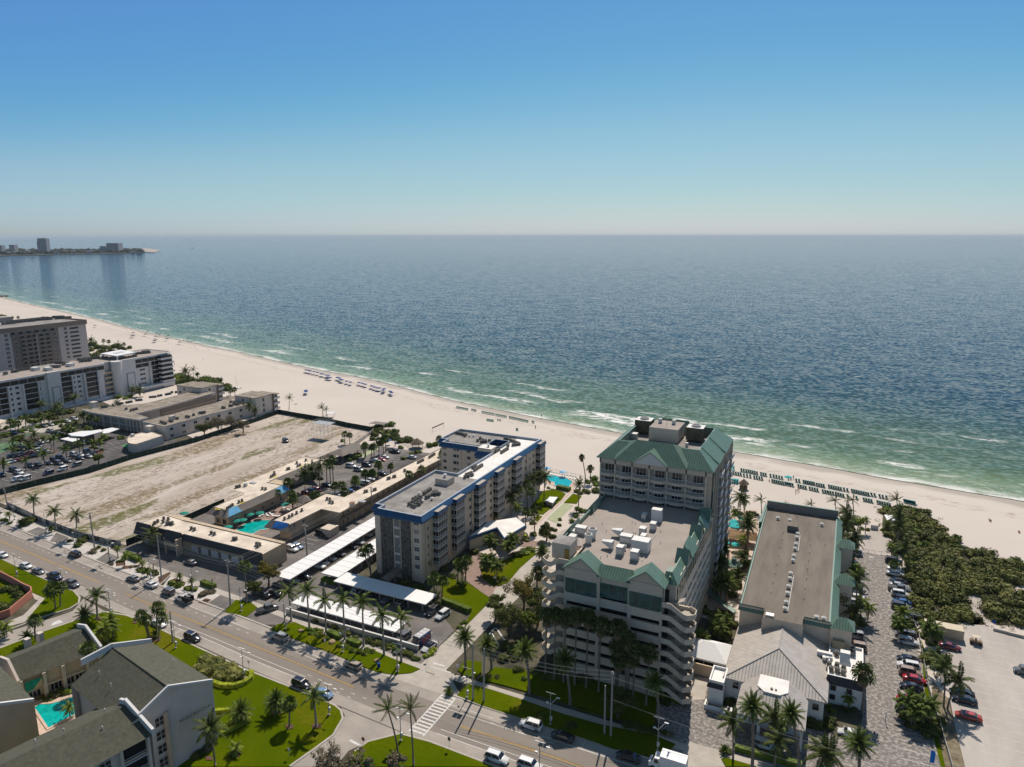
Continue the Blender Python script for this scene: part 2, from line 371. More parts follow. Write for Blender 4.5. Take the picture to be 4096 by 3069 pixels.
f1=nnoise(n,0.16,(0.35,1.0,1),6,0.72); f1b=nnoise(n,0.03,(1,1,1),3,0.5)
edge=nmath(n,'ADD',d,nmath(n,'MULTIPLY',nmath(n,'SUBTRACT',f1b,0.5),14))
sw=nmath(n,'MULTIPLY',nstep(n,nmath(n,'SUBTRACT',9,edge),0,9),nstep(n,f1,0.40,0.56))
lace=nmath(n,'MULTIPLY',nmath(n,'MULTIPLY',nstep(n,edge,0,9),nmath(n,'SUBTRACT',1,nstep(n,edge,11,26))),nstep(n,nnoise(n,0.5,(0.6,1,1),6,0.8),0.55,0.64))
dw=nmath(n,'ADD',d,nmath(n,'MULTIPLY',nmath(n,'SUBTRACT',nnoise(n,0.035,(0.7,1,1),4,0.6),0.5),26))
def line(c0,w,thr,sc):
 x=nmath(n,'MULTIPLY',nstep(n,dw,c0-w,c0),nmath(n,'SUBTRACT',1,nstep(n,dw,c0,c0+w*1.8)))
 return nmath(n,'MULTIPLY',x,nstep(n,nnoise(n,sc,(0.4,1.0,1),4,0.6),thr,thr+0.07))
brk=nmath(n,'ADD',nmath(n,'ADD',line(24,6,0.50,0.03),line(44,4,0.52,0.025)),nmath(n,'ADD',line(66,3,0.56,0.02),line(90,3,0.58,0.02)))
sxy=n.nodes.new('ShaderNodeSeparateXYZ'); gg=n.nodes.new('ShaderNodeNewGeometry'); n.links.new(gg.outputs['Position'],sxy.inputs[0])
bx_=nmath(n,'MULTIPLY',nstep(n,sxy.outputs[0],-140,-125),nmath(n,'SUBTRACT',1,nstep(n,sxy.outputs[0],-35,-22)))
brk=nmath(n,'ADD',brk,nmath(n,'MULTIPLY',bx_,nmath(n,'MULTIPLY',nstep(n,dw,12,18),nmath(n,'SUBTRACT',1,nstep(n,dw,27,34)))))
brk=nmath(n,'MULTIPLY',brk,nstep(n,nnoise(n,0.35,(0.4,1,1),7,0.8),0.44,0.56))
foam=nmath(n,'MINIMUM',nmath(n,'ADD',nmath(n,'ADD',sw,nmath(n,'MULTIPLY',lace,0.6)),brk),1)
cap=nmath(n,'MULTIPLY',nstep(n,nnoise(n,0.16,(0.4,1.5,1),3,0.7),0.69,0.74),nstep(n,d,30,60)); foam=nmath(n,'MAXIMUM',foam,nmath(n,'MULTIPLY',cap,0.8))
wc=nmix(n,foam,wc,(0.72,0.72,0.68)); n.links.new(wc,b.inputs['Base Color'])
n.links.new(nmath(n,'ADD',0.06,nmath(n,'MULTIPLY',foam,0.6)),b.inputs['Roughness'])
def nvec(scale,stretch,detail,k,rot):
 g=n.nodes.new('ShaderNodeNewGeometry'); mp=n.nodes.new('ShaderNodeMapping'); mp.inputs['Scale'].default_value=stretch; mp.inputs['Rotation'].default_value=(0,0,rot); n.links.new(g.outputs['Position'],mp.inputs[0])
 t=n.nodes.new('ShaderNodeTexNoise'); t.inputs['Scale'].default_value=scale; t.inputs['Detail'].default_value=detail; t.inputs['Roughness'].default_value=0.6; n.links.new(mp.outputs[0],t.inputs['Vector'])
 a_=n.nodes.new('ShaderNodeVectorMath'); a_.operation='SUBTRACT'; n.links.new(t.outputs['Color'],a_.inputs[0]); a_.inputs[1].default_value=(0.5,0.5,0.5)
 m_=n.nodes.new('ShaderNodeVectorMath'); m_.operation='MULTIPLY'; n.links.new(a_.outputs[0],m_.inputs[0]); m_.inputs[1].default_value=(k*0.7,k,0); return m_.outputs[0]
def vadd(a_,b_):
 x=n.nodes.new('ShaderNodeVectorMath'); x.operation='ADD'
 for i,q in enumerate((a_,b_)):
  if isinstance(q,tuple):x.inputs[i].default_value=q
  else:n.links.new(q,x.inputs[i])
 return x.outputs[0]
nv=vadd(vadd(nvec(0.10,(0.6,1.2,1),5,0.42,-0.3),nvec(0.45,(0.7,1.2,1),4,1.15,-0.2)),(0,0,1))
nm=n.nodes.new('ShaderNodeVectorMath'); nm.operation='NORMALIZE'; n.links.new(nv,nm.inputs[0]); n.links.new(nm.outputs[0],b.inputs['Normal'])
M['sea']=m
sheet_grid('sea',[-90000,-40000,-20000]+XS+[20000,40000,90000],[1,3,6,10,15,20,26,33,42,55,75,100,140,200,300,450,700,1200,2500,6000,15000,40000,120000],M['sea'],
lambda x,r:shore_y(max(-9000,min(9000,x)))+r+wob(x), lambda x,r:-0.42+(0.35*max(0,noise.noise(Vector((x*0.03,r*0.09,4)))) if 10<r<60 else 0))
def P2(s,z=0.0):
 """'zone:x,y x,y zone:x,y ...' -> ground points"""
 out,k=[], None
 for t in s.split():
  if ':' in t:kk,t=t.split(':'); k=int(kk)
  x,y=t.split(','); out.append(P(k,float(x),float(y),z))
 return out
def sheet(name,pts,z,m,kerb=0.0,kind='structure'):
 pts=P2(pts) if isinstance(pts,str) else pts
 mb=MB()
 if kerb:mb.prism([p[:2] for p in pts],-0.05,z,0,bottom=False)
 else:mb.poly([(p[0],p[1],z) for p in pts] if sum(pts[i][0]*pts[(i+1)%len(pts)][1]-pts[(i+1)%len(pts)][0]*pts[i][1] for i in range(len(pts)))>0 else [(p[0],p[1],z) for p in pts[::-1]])
 return mb.build(name,m,kind=kind)
def band(name,line,w0,w1,z,m,h=None,kind='structure'):
 """ribbon along a polyline between sideways offsets w0 and w1"""
 line=[Vector(p[:2]) for p in (P2(line) if isinstance(line,str) else line)]; mb=MB(); L,Rr=[],[]
 for i,p in enumerate(line):
  a=line[max(0,i-1)]; c2=line[min(len(line)-1,i+1)]; dv=(c2-a).normalized(); nn=Vector((-dv.y,dv.x))
  L.append(p+nn*w0); Rr.append(p+nn*w1)
 for i in range(len(line)-1):
  q=[L[i],L[i+1],Rr[i+1],Rr[i]]
  if h:mb.prism([tuple(v) for v in q],z-h,z,0)
  else:
   vv=[(v.x,v.y,z) for v in q]
   if w1>w0:vv=[(v.x,v.y,z) for v in q]
   mb.poly(vv if (q[1]-q[0]).cross(q[2]-q[1])>0 else vv[::-1])
 return mb.build(name,m,kind=kind)
m=mat('planted_soil',(0.05,0.05,0.03),0.95,0.4,0.15,0.4,2,col2=(0.13,0.115,0.075)); M['soil']=m
sheet('ground',[(-9000,2900),(-9000,-3000),(9000,-3000),(9000,-1800),(3000,-420),(400,120),(65,225),(-60,235),(-208,270),(-433,330),(-646,400),(-1226,590),(-3000,1150)],-0.06,M['soil'])
m=mat('asphalt',(0.19,0.17,0.155),0.9); n,b=nodes(m)
cc=ramp(n,nnoise(n,0.08,(0.25,1.2,1),5,0.65),[(0.3,(0.195,0.168,0.145)),(0.7,(0.26,0.225,0.193))]); cc=nmix(n,nstep(n,nnoise(n,0.9,detail=6,rough=0.8),0.55,0.75),cc,(0.15,0.135,0.125))
n.links.new(cc,b.inputs['Base Color']); nbump(n,b,nnoise(n,6,detail=3),0.2,0.05); M['asphalt']=m
M['asphalt_lane']=mat('pale_asphalt',(0.32,0.285,0.25),0.9,0.12,0.15,col2=(0.385,0.34,0.295))
M['lotasph']=mat('parking_asphalt',(0.078,0.072,0.072),0.9,0.2,0.15,col2=(0.125,0.115,0.112))
M['lotasph2']=mat('worn_parking_asphalt',(0.14,0.125,0.115),0.9,0.2,0.15,col2=(0.21,0.19,0.175))
m=mat('lawn_grass',(0.08,0.12,0.012),0.95,spec=0.0); n,b=nodes(m)
cc=ramp(n,nnoise(n,0.06,detail=5,rough=0.6),[(0.35,(0.060,0.095,0.001)),(0.55,(0.088,0.115,0.001)),(0.75,(0.16,0.13,0.012))]); cc=nmix(n,nstep(n,nnoise(n,1.4,detail=6,rough=0.8),0.45,0.7),cc,(0.055,0.078,0.002))
n.links.new(cc,b.inputs['Base Color']); nbump(n,b,nnoise(n,5,detail=3),0.5,0.08); M['lawn']=m
m=mat('interlocking_pavers',(0.25,0.22,0.2),0.9); n,b=nodes(m)
vo=n.nodes.new('ShaderNodeTexVoronoi'); vo.inputs['Scale'].default_value=1.1; g=n.nodes.new('ShaderNodeNewGeometry'); n.links.new(g.outputs['Position'],vo.inputs['Vector'])
cc=ramp(n,nnoise(n,1.5,detail=2,rough=0.5),[(0.40,(0.165,0.150,0.138)),(0.50,(0.21,0.19,0.175)),(0.62,(0.34,0.31,0.28))])
n.links.new(cc,b.inputs['Base Color']); nbump(n,b,nnoise(n,4),0.2,0.05); M['pavers']=m
m=mat('shell_parking',(0.42,0.38,0.33),0.95); n,b=nodes(m)
cc=ramp(n,nnoise(n,0.12,(1,0.25,1),6,0.7,rot=0.1),[(0.3,(0.36,0.32,0.285)),(0.7,(0.50,0.455,0.41))])
n.links.new(cc,b.inputs['Base Color']); nbump(n,b,nnoise(n,2),0.3,0.08); M['shell']=m
m=mat('vacant_lot_sand',(0.5,0.43,0.37),0.95); n,b=nodes(m)
cc=ramp(n,nnoise(n,0.05,(2.2,0.45,1),5,0.6),[(0.35,(0.40,0.335,0.275)),(0.6,(0.52,0.45,0.39))])
st=nmath(n,'MULTIPLY',nstep(n,nnoise(n,0.45,(1.6,0.7,1),8,0.82),0.50,0.57),nstep(n,nnoise(n,0.045,(2.4,0.6,1),4,0.6),0.38,0.56)); cc=nmix(n,nmath(n,'MULTIPLY',st,0.9),cc,(0.15,0.115,0.075))
gr=nmath(n,'MULTIPLY',nstep(n,nnoise(n,0.03,(2.6,0.5,1),4,0.55),0.52,0.60),nstep(n,nnoise(n,0.5,detail=7,rough=0.8),0.40,0.55)); cc=nmix(n,nmath(n,'MULTIPLY',gr,0.85),cc,(0.16,0.115,0.045))
g2=nmath(n,'MULTIPLY',nstep(n,nnoise(n,0.028,(2.2,0.6,1),3,0.5),0.60,0.64),nstep(n,nnoise(n,0.5,detail=6,rough=0.7),0.38,0.5)); cc=nmix(n,nmath(n,'MULTIPLY',g2,0.8),cc,(0.10,0.105,0.02))
n.links.new(cc,b.inputs['Base Color']); nbump(n,b,nnoise(n,1.2,detail=7,rough=0.75),0.9,0.25); M['lot']=m
M['whitegravel']=mat('white_gravel',(0.52,0.48,0.44),0.95,0.12,0.8)
M['brickpave']=mat('pink_brick_paving',(0.27,0.19,0.155),0.9,0.15,0.8)
M['pooldeck']=mat('pool_deck',(0.52,0.40,0.32),0.9,0.12,0.6)
M['paint']=mat('road_paint',(0.60,0.59,0.56),0.8,0.15,1.5); M['paint_y']=mat('yellow_road_paint',(0.50,0.30,0.05),0.8,0.15,1.5)
M['court']=mat('green_court',(0.10,0.19,0.10),0.9,0.1,0.3); M['court2']=mat('pale_green_court',(0.36,0.38,0.24),0.9,0.08,0.5)
LOT=[(-284,144),(-282,170),(-279,200),(-277,232),(-277,262),(-279,290),(-247,288),(-209,281),(-200,252),(-199,138),(-222,137),(-243,139),(-267,142)]
sheet('vacant_lot',LOT,0.02,M['lot'])
FAR=[(-700,172),(-420,147),(-300,135.5),(-255,131.6),(-219,128.4),(-193,125.8),(-157,122.8),(-125,120.3),(-100,117.9),(-88,116.4),(-60,116.0),(-26,115.8),(60,115.8),(400,118)]
NEAR=[(-700,155),(-420,131),(-300,120),(-226,114.7),(-201,112.6),(-184,111),(-160,108.3),(-133,107.1),(-117,105.4),(-92,103.8),(-72,102.4),(-54,102.2),(60,101.6),(400,103)]
sheet('road',FAR+NEAR[::-1],0.03,M['asphalt'])
def offset(line,off): return [(x,y+off) for x,y in line]
band('parking_lane',[p for p in FAR if p[0]<=-26 or p[0]>0],-0.1,-3.0,0.038,M['asphalt_lane']); band('parking_lane',NEAR,0.1,2.9,0.038,M['asphalt_lane'])
band('pavement',FAR,5.2,7.2,0.06,M['concrete'],0.1)
band('kerb',[p for p in FAR if p[0]<=-92],0.0,0.5,0.14,M['concrete'],0.2); band('kerb',[(-69,116.6),(-60,116.0),(-26.5,115.8)],0.0,0.5,0.14,M['concrete'],0.2)
def interp(line,x):
 for (a,ya),(b_,yb) in zip(line,line[1:]):
  if x<=b_: return ya+(yb-ya)*(x-a)/(b_-a)
 return line[-1][1]
def lane(x0,x1,t,w,dash=None,z=0.046,m='paint',name='road_marking',ref=0):
 """road marking at fraction t (0 = near kerb, 1 = far kerb)"""
 mb=MB(); x=x0
 step=dash[0] if dash else 6.0; gap=dash[1] if dash else 0.0
 while x<x1-0.1:
  e=min(x1,x+step); f= lambda q:interp(NEAR,q)*(1-t)+interp(FAR,q)*t
  mb.poly([(x,f(x)-w/2,z),(e,f(e)-w/2,z),(e,f(e)+w/2,z),(x,f(x)+w/2,z)]); x=e+gap
 return mb.build(name,m,kind='structure')
for x0,x1 in ((-420,-207),(-206,-185),(-172,-90),(-63,60)):
 lane(x0,x1,0.475,0.12,m='paint_y'); lane(x0,x1,0.50,0.12,m='paint_y')
for x0,x1,t in ((-300,-184,0.20),(-160,-102,0.20),(-160,-102,0.29),(-66,60,0.20),(-66,60,0.30),(-300,-236,0.80),(-226,-128,0.80),(-122,-93,0.80),(-122,-93,0.72),(-68,-50,0.73),(-68,-58,0.84),(-47,-28,0.80),(-24,60,0.77)):lane(x0,x1,t,0.14)
for x0,x1,t in ((-300,-230,0.72),(-230,-125,0.70),(-184,-160,0.27),(-102,-86,0.25),(-102,-84,0.35),(-58,-40,0.74)):lane(x0,x1,t,0.14,(1.0,2.2))
mb=MB()
for x in [-218,-196,-189.5,-183,-176.5,-170,-163.5,-120,-113.5,-107,-100.5,-94,-52,-45.5,-39,-32.5]:
 y=interp(FAR,x); mb.poly([(x,y-2.9,0.046),(x+0.12,y-2.9,0.046),(x+0.12,y-0.5,0.046),(x,y-0.5,0.046)])
for x in [-222,-215,-208,-201,-194,-150,-143,-136,-104,-97]:
 y=interp(NEAR,x); mb.poly([(x,y+0.4,0.046),(x+0.12,y+0.4,0.046),(x+0.12,y+2.8,0.046),(x,y+2.8,0.046)])
for i in range(13):
 y=103.6+i*1.0; mb.poly([(-71.2,y,0.046),(-68.2,y,0.046),(-68.2,y+0.45,0.046),(-71.2,y+0.45,0.046)])
for x in (-71.5,-68.2):mb.poly([(x,103.3,0.050),(x+0.3,103.3,0.050),(x+0.3,116,0.050),(x,116,0.050)])
for s in ('10:555,1620 550,1630 660,1657 670,1645','11:330,543 320,553 560,620 568,610','11:265,592 255,600 530,685 538,675','11:375,500 365,515 490,550 498,535','8:1665,1350 1645,1370 1765,1432 1785,1415','6:590,800 655,775 700,800 560,840'):
 mb.poly([(p.x,p.y,0.046) for p in P2(s)][::-1])
mb.build('road_marking','paint',kind='structure')
sheet('side_street',[(-81,138),(-81,205),(-76,215),(-72,205),(-74.5,150),(-75,124),(-66,116),(-92,116.4),(-84,118),(-81.5,122)],0.034,M['concrete'])
sheet('side_street','6:0,935 560,760 800,680 920,540 1170,685 1000,720 800,790 500,890 0,1085 0,1085',0.034,M['asphalt_lane'])
sheet('side_street','8:1000,1657 1480,1310 1600,1090 1560,1000 2209,1270 1850,1380 1640,1480 1500,1657',0.034,M['asphalt_lane'])
LAWNS=['6:0,100 190,195 345,265 520,340 700,425 800,455 870,530 860,590 760,650 480,735 330,735 500,535 350,470 150,380 0,300',
'6:0,1085 500,890 800,790 1000,715 1170,683 1300,690 1400,720 1650,810 2209,1080 8:160,415 480,560 800,690 1400,925 1500,970 1570,1030 1590,1120 1480,1310 1250,1480 1000,1657 0,1657 7:0,1657',
'8:1700,1480 1850,1370 2209,1280 11:30,1290 340,1370 920,1590 1100,1657 0,1657 8:1650,1657',
'8:780,140 860,80 1050,60 1250,150 1700,335 2000,420 2190,485 2200,600 2100,625 1900,590 1500,420 1000,230',
'10:0,1395 100,1440 270,1510 500,1595 400,1640 200,1657 0,1625','4:1375,1515 1500,1385 1650,1400 1740,1470 1620,1570',
'10:720,590 850,600 1010,640 1150,730 1275,820 1240,880 1120,1000 985,1140 1060,970 880,910 740,850',
'10:1170,500 1400,400 1770,250 1770,330 1600,480 1460,650 1300,680 1190,590',
'12:60,1050 200,870 330,850 450,900 400,970 200,1130 120,1120','12:430,1000 530,900 625,930 570,1010','12:130,1140 190,1150 140,1210 110,1190',
'11:630,870 745,740 1000,805 1300,900 1800,1075 2209,1190 14:880,1310 1110,1410 1020,1500 850,1545 450,1465 0,1315 11:1600,1210 900,980',
'11:640,590 720,480 900,500 900,620 820,675 700,640','11:860,700 1050,560 1400,600 2209,700 14:900,900 880,1240 0,1010 11:2209,1060 1300,800 1000,720',
'19:510,1570 560,1560 900,1657 560,1657','3:0,1490 300,1657 0,1657']
for i,s in enumerate(LAWNS):sheet('lawn',s,0.13+0.005*i,M['lawn'],kerb=1)
band('kerb','6:0,1085 500,890 800,790 1000,715 1170,683 1400,720 1650,810 2209,1080 8:480,560 1000,765 1400,925 1500,970 1570,1030 1590,1120 1480,1310 1250,1480 1000,1657',0.0,-0.45,0.15,M['concrete'],0.2)
band('kerb','8:1700,1480 1850,1370 2209,1280 11:340,1370 920,1590 1100,1657',0.0,-0.45,0.15,M['concrete'],0.2)
band('kerb','6:0,100 345,265 700,425 800,455 870,530 860,590 760,650 480,735 0,920',0.0,0.45,0.15,M['concrete'],0.2)
sheet('path','6:350,470 500,535 330,735 270,800 80,850 100,790 260,720 420,560 380,545',0.04,M['concrete'])
sheet('gravel_verge','3:0,990 90,940 460,1090 830,1230 1230,1340 1200,1400 1050,1500 650,1340 300,1200 0,1085',0.05,M['whitegravel'])
sheet('gravel_verge','4:60,985 190,905 560,1010 700,1060 790,1090 660,1220 480,1160',0.05,M['whitegravel'])
sheet('gravel_verge','4:690,1235 800,1095 1010,1160 1350,1320 1180,1430 900,1325',0.05,M['whitegravel'])
sheet('driveway','3:270,1190 420,1130 520,1160 500,1210 350,1230',0.056,M['lotasph2']); sheet('driveway','3:545,1290 620,1190 780,1230 700,1310',0.056,M['lotasph2'])
sheet('driveway','3:1040,1500 1230,1400 1380,1440 1180,1550',0.056,M['lotasph2']); sheet('driveway','4:1165,1435 1350,1315 1500,1380 1380,1510',0.056,M['lotasph2'])
sheet('driveway','4:1570,1580 1740,1470 2209,1590 2000,1657 1800,1657',0.056,M['lotasph2'])
sheet('parking_lot',[(-460,152),(-285,136),(-284,170),(-281,200),(-279,226),(-300,232),(-330,225),(-360,205),(-460,200)],0.02,M['lotasph'])
sheet('forecourt',[(-460,201),(-360,206),(-352,214),(-352,226),(-460,222)],0.024,M['concrete'])
sheet('parking_lot',[(-199,128.5),(-133,122.5),(-133,262),(-199,262)],0.03,M['lotasph2'])
sheet('parking_lot',[(-175,192),(-157,192),(-157,258),(-175,258)],0.036,M['lotasph'])
sheet('parking_lot',[(-153,160),(-140,160),(-140,178),(-153,178)],0.036,M['lotasph'])
sheet('parking_lot',[(-132.5,122.5),(-81.5,119.5),(-81.5,139),(-92,147),(-120,150),(-132.5,176)],0.03,M['lotasph2'])
sheet('driveway','10:960,500 1080,340 1180,360 1150,430 1180,560 1260,640 1380,690 1310,760 1275,810 1150,725 1010,620',0.05,M['brickpave'])
sheet('driveway','10:1330,700 1480,640 1300,800 1280,815',0.054,M['concrete']); sheet('driveway','10:1560,170 1900,185 1760,250 1600,240',0.05,M['brickpave'])
sheet('path','12:235,690 520,740 560,790 520,880 100,1270 60,1290 470,900 500,850 440,840 235,790',0.05,M['pooldeck'])
sheet('car_park',[(-26.5,115.9),(10,115.9),(10,124),(22.5,124),(23.5,150),(21,190),(17.2,232),(4,232),(3,163),(10,150),(9,138),(2,138),(-20,138),(-21,150),(-27,150)],0.034,M['pavers'])
sheet('driveway','14:1235,1370 1590,1470 1900,1560 2209,1630 2209,1657 1180,1657 1195,1480',0.046,M['concrete'])
sheet('driveway','14:1270,920 1290,660 1480,680 1430,910',0.04,M['concrete'])
sheet('driveway','14:650,930 1240,1000 1220,1360 950,1180',0.045,M['pavers'])
sheet('parking_lot',[(26,116),(400,118),(400,180),(45,193),(39.5,197),(30,195),(26.5,160)],0.03,M['shell'])
sheet('path','17:1560,100 1640,0 1760,0 1760,60 1860,150 2209,260 2209,400 1540,280',0.036,M['shell']); sheet('path','18:1610,1657 1650,1450 1590,1320 1700,1290 1830,1300 1760,1380 1740,1560 1800,1657',0.036,M['shell'])
sheet('path','18:400,830 500,620 620,625 790,770 690,890 560,880',0.040,M['shell'])
sheet('dry_verge','17:1200,700 1370,900 1420,1100 1560,1657 1340,1657 1250,1280 1190,820',0.042,mat('dry_grass_ground',(0.16,0.125,0.07),0.95,0.3,0.6,0.5,3,col2=(0.26,0.22,0.15)))
sheet('lawn','17:1060,230 1100,320 1200,1000 1340,1657 1290,1657 1130,1000',0.05,M['lawn'])
sheet('pool_deck','4:1440,610 1560,520 1880,450 2209,330 2209,420 1900,560 1850,640 1700,680',0.05,M['brickpave'])
sheet('terrace','2:640,1630 830,1430 1090,1380 1060,1440 800,1600',0.054,M['brickpave'])
sheet('terrace','15:200,680 640,660 640,940 540,1200 250,1290 170,1150 200,820',0.04,M['pooldeck'])
sheet('court','2:1790,870 1940,800 1980,820 1790,920',0.045,M['court2']); sheet('court','12:245,1175 430,1000 530,1030 340,1220',0.06,M['court2'])
sheet('court','21:0,1000 180,960 420,985 430,1040 240,1100 0,1160',0.05,M['court']); sheet('court','21:400,840 500,815 530,835 410,870',0.05,M['court'])
sheet('sand_court','9:560,480 700,500 850,520 780,580 680,560',0.03,M['sand'])
mb=MB()
def bays(x,y0,y1,n,L,axis=1):
 for i in range(n+1):
  y=y0+(y1-y0)*i/n
  if axis:mb.poly([(x,y-0.06,0.046),(x+L,y-0.06,0.046),(x+L,y+0.06,0.046),(x,y+0.06,0.046)])
  else:mb.poly([(y-0.06,x,0.046),(y+0.06,x,0.046),(y+0.06,x+L,0.046),(y-0.06,x+L,0.046)])
bays(-152,161,177,6,5); bays(-175,196,256,22,5); bays(-162,196,256,22,5); bays(16,128,230,36,5.2); bays(4,150,228,28,4.6); bays(-302,150,225,26,5); bays(-310,150,225,26,4.5); bays(30,130,190,20,5); bays(36,130,190,20,5)
bays(131,-98,-86,4,5,0)
for s in ('10:1330,1140 1345,1135 1440,1275 1425,1280','10:1285,1200 1297,1195 1380,1340 1368,1347','10:1320,1135 1330,1143 1245,1235 1237,1228','18:500,900 545,905 545,915 500,910'):mb.poly([(p.x,p.y,0.046) for p in P2(s)])
mb.build('parking_marking','paint',kind='structure')
# ================================================================== helpers for buildings
def offs(pts,w):
 n=len(pts); a=sum(pts[i][0]*pts[(i+1)%n][1]-pts[(i+1)%n][0]*pts[i][1] for i in range(n))
 if a<0:pts=pts[::-1]
 out=[]
 for i in range(n):
  p0,p1,p2=(Vector(pts[j%n][:2]) for j in (i-1,i,i+1))
  d1=(p1-p0).normalized(); d2=(p2-p1).normalized(); n1=Vector((d1.y,-d1.x)); n2=Vector((d2.y,-d2.x))
  out.append(p1+(n1+n2)/max(0.3,1+n1.dot(n2))*w)
 return [(p.x,p.y) for p in out]
def shell(mb,pts,prof):
 """rings of an outline at (outward offset, height, material of the strip up to the next ring)"""
 rings=[[(x,y,z) for x,y in offs(pts,o)] for o,z,_ in prof]; n=len(pts)
 for (a,b),(_,_,mi) in zip(zip(rings,rings[1:]),prof):
  for i in range(n):j=(i+1)%n; mb.quad(a[i],a[j],b[j],b[i],mi)
 return mb
def R4(x0,y0,x1,y1): return [(x0,y0),(x1,y0),(x1,y1),(x0,y1)]
def pz(s):
 out,k=[], None
 for t in s.split():
  if ':' in t:kk,t=t.split(':'); k=int(kk)
  x,y,z=t.split(','); out.append(P(k,float(x),float(y),float(z)))
 return out
WCACHE={}
def window(root,p,w,h,face='S',style='slider',name='window'):
 """a window (pane, with its frame as sub-part); p = middle of its lower edge on the wall"""
 key=(round(w,2),round(h,2),style)
 if key not in WCACHE:
  g=MB(); f=MB(); t=0.07
  if style=='open':g.box(-w/2,-0.01,0,w/2,0.02,h)
  else:g.box(-w/2+t,-0.02,t,w/2-t,0.03,h-t)
  f.box(-w/2,-0.07,0,w/2,0.02,t); f.box(-w/2,-0.07,h-t,w/2,0.02,h)
  f.box(-w/2,-0.07,t,-w/2+t,0.02,h-t); f.box(w/2-t,-0.07,t,w/2,0.02,h-t)
  if style=='slider':f.box(-t/2,-0.06,t,t/2,0.02,h-t)
  if style=='cross':f.box(-t/2,-0.06,t,t/2,0.02,h-t); f.box(-w/2+t,-0.055,h/2-t/2,w/2-t,0.015,h/2+t/2)
  if style=='triple':
   for q in (-w/6,w/6):f.box(q-t/2,-0.06,t,q+t/2,0.02,h-t)
  WCACHE[key]=(g.mesh(name,[M['glass'] if style!='smoke' else M['glassblue']]),f.mesh('frame',[M['trim']]))
 g,f=WCACHE[key]
 o=D.objects.new(name,g); COL.objects.link(o); o.parent=root
 off=Vector(root['o']); o.location=Vector(p)-off+(Vector((0,-0.03,0)) if face=='S' else Vector((0.03,0,0)) if face=='E' else Vector((0,0.03,0)))
 o.rotation_euler=(0,0,{'S':0,'E':math.pi/2,'N':math.pi}.get(face,face))
 c2=D.objects.new('frame',f); COL.objects.link(c2); c2.parent=o
 return o
def part(root,name,me,p,rz=0.0,sc=None,parent=None):
 o=D.objects.new(name,me); COL.objects.link(o); o.parent=parent or root
 o.location=Vector(p)-Vector(root['o']); o.rotation_euler=(0,0,rz)
 if sc:o.scale=(sc,)*3 if not isinstance(sc,tuple) else sc
 return o
mb=MB(); mb.box(-0.42,-0.42,0.15,0.42,0.42,0.95,0); mb.cyl(0,0,0.95,1.02,0.36,10,1); mb.box(-0.5,-0.5,0,0.5,0.5,0.15,2); AC1=mb.mesh('air_conditioner',['acbody','acfan','concrete'])
mb=MB(); mb.cyl(0,0,0.1,0.95,0.42,10,0); mb.cyl(0,0,0.95,1.0,0.30,8,1); mb.box(-0.55,-0.55,0,0.55,0.55,0.1,2); AC2=mb.mesh('air_conditioner',['acbody','acfan','concrete'])
mb=MB(); mb.cyl(0,0,0,0.7,0.28,8,0); mb.cyl(0,0,0.7,0.95,0.5,10,0,r1=0.1); VENT=mb.mesh('roof_vent',['metallt'])
mb=MB(); mb.cyl(0,0,0,1.1,0.5,12,0); mb.cyl(0,0,1.1,1.5,0.7,12,0,r1=0.6); mb.cyl(0,0,1.5,1.55,0.45,12,1); FAN=mb.mesh('exhaust_fan',['metallt','acfan'])
mb=MB(); mb.cyl(0,0,0,0.5,0.07,6,0); PIPE=mb.mesh('vent_pipe',['metallt'])
mb=MB(); mb.box(-0.5,-0.5,0.12,0.5,0.5,0.95,0); mb.box(-0.52,-0.52,0.95,0.52,0.52,1.0,1); mb.box(-0.45,-0.53,0.25,0.45,-0.5,0.8,1); mb.box(-0.55,-0.55,0,0.55,0.55,0.12,0); HV=mb.mesh('rooftop_unit',['metal','metallt'])
mb=MB(); mb.box(-0.5,-0.5,0.1,0.5,0.5,1.0,0); mb.box(-0.5,-0.5,0,0.5,0.5,0.1,0); HVW=mb.mesh('rooftop_unit',['metallt'])
def acs(root,spec,z,me=None,name='air_conditioner',sc=1.0):
 """'zone:x,y,n,x2,y2 ...' rows of n units between two picture points at height z; or single 'x,y'"""
 me=me or AC1; k= None; random.seed(len(spec))
 for t in spec.split():
  if ':' in t:kk,t=t.split(':'); k=int(kk)
  q=[float(a) for a in t.split(',')]
  if len(q)==2:part(root,name,me,P(k,q[0],q[1],z),random.choice((0,0.1,1.57)),sc)
  else:
   a,b=P(k,q[0],q[1],z),P(k,q[3],q[4],z); nn=int(q[2])
   for i in range(nn):part(root,name,me,a.lerp(b,i/max(1,nn-1)),random.choice((0,0.05,1.57)),sc)
def text_mesh(s,size,m,name='lettering',depth=0.03,spacing=1.0):
 c=D.curves.new('t','FONT'); c.body=s; c.size=size; c.extrude=depth; c.space_character=spacing; c.align_x='CENTER'
 o=D.objects.new('t',c); COL.objects.link(o); dg=bpy.context.evaluated_depsgraph_get()
 me=D.meshes.new_from_object(o.evaluated_get(dg)); D.objects.remove(o); me.name=name; me.materials.clear(); me.materials.append(M[m]); return me
def wall_text(root,s,p,size,m,face='S',rz=0.0,spacing=1.0):
 me=text_mesh(s,size,m,spacing=spacing); o=D.objects.new('lettering',me); COL.objects.link(o); o.parent=root
 o.location=Vector(p)-Vector(root['o']); o.rotation_euler=(math.pi/2,0,{'S':0,'E':math.pi/2}.get(face,0)+rz); return o
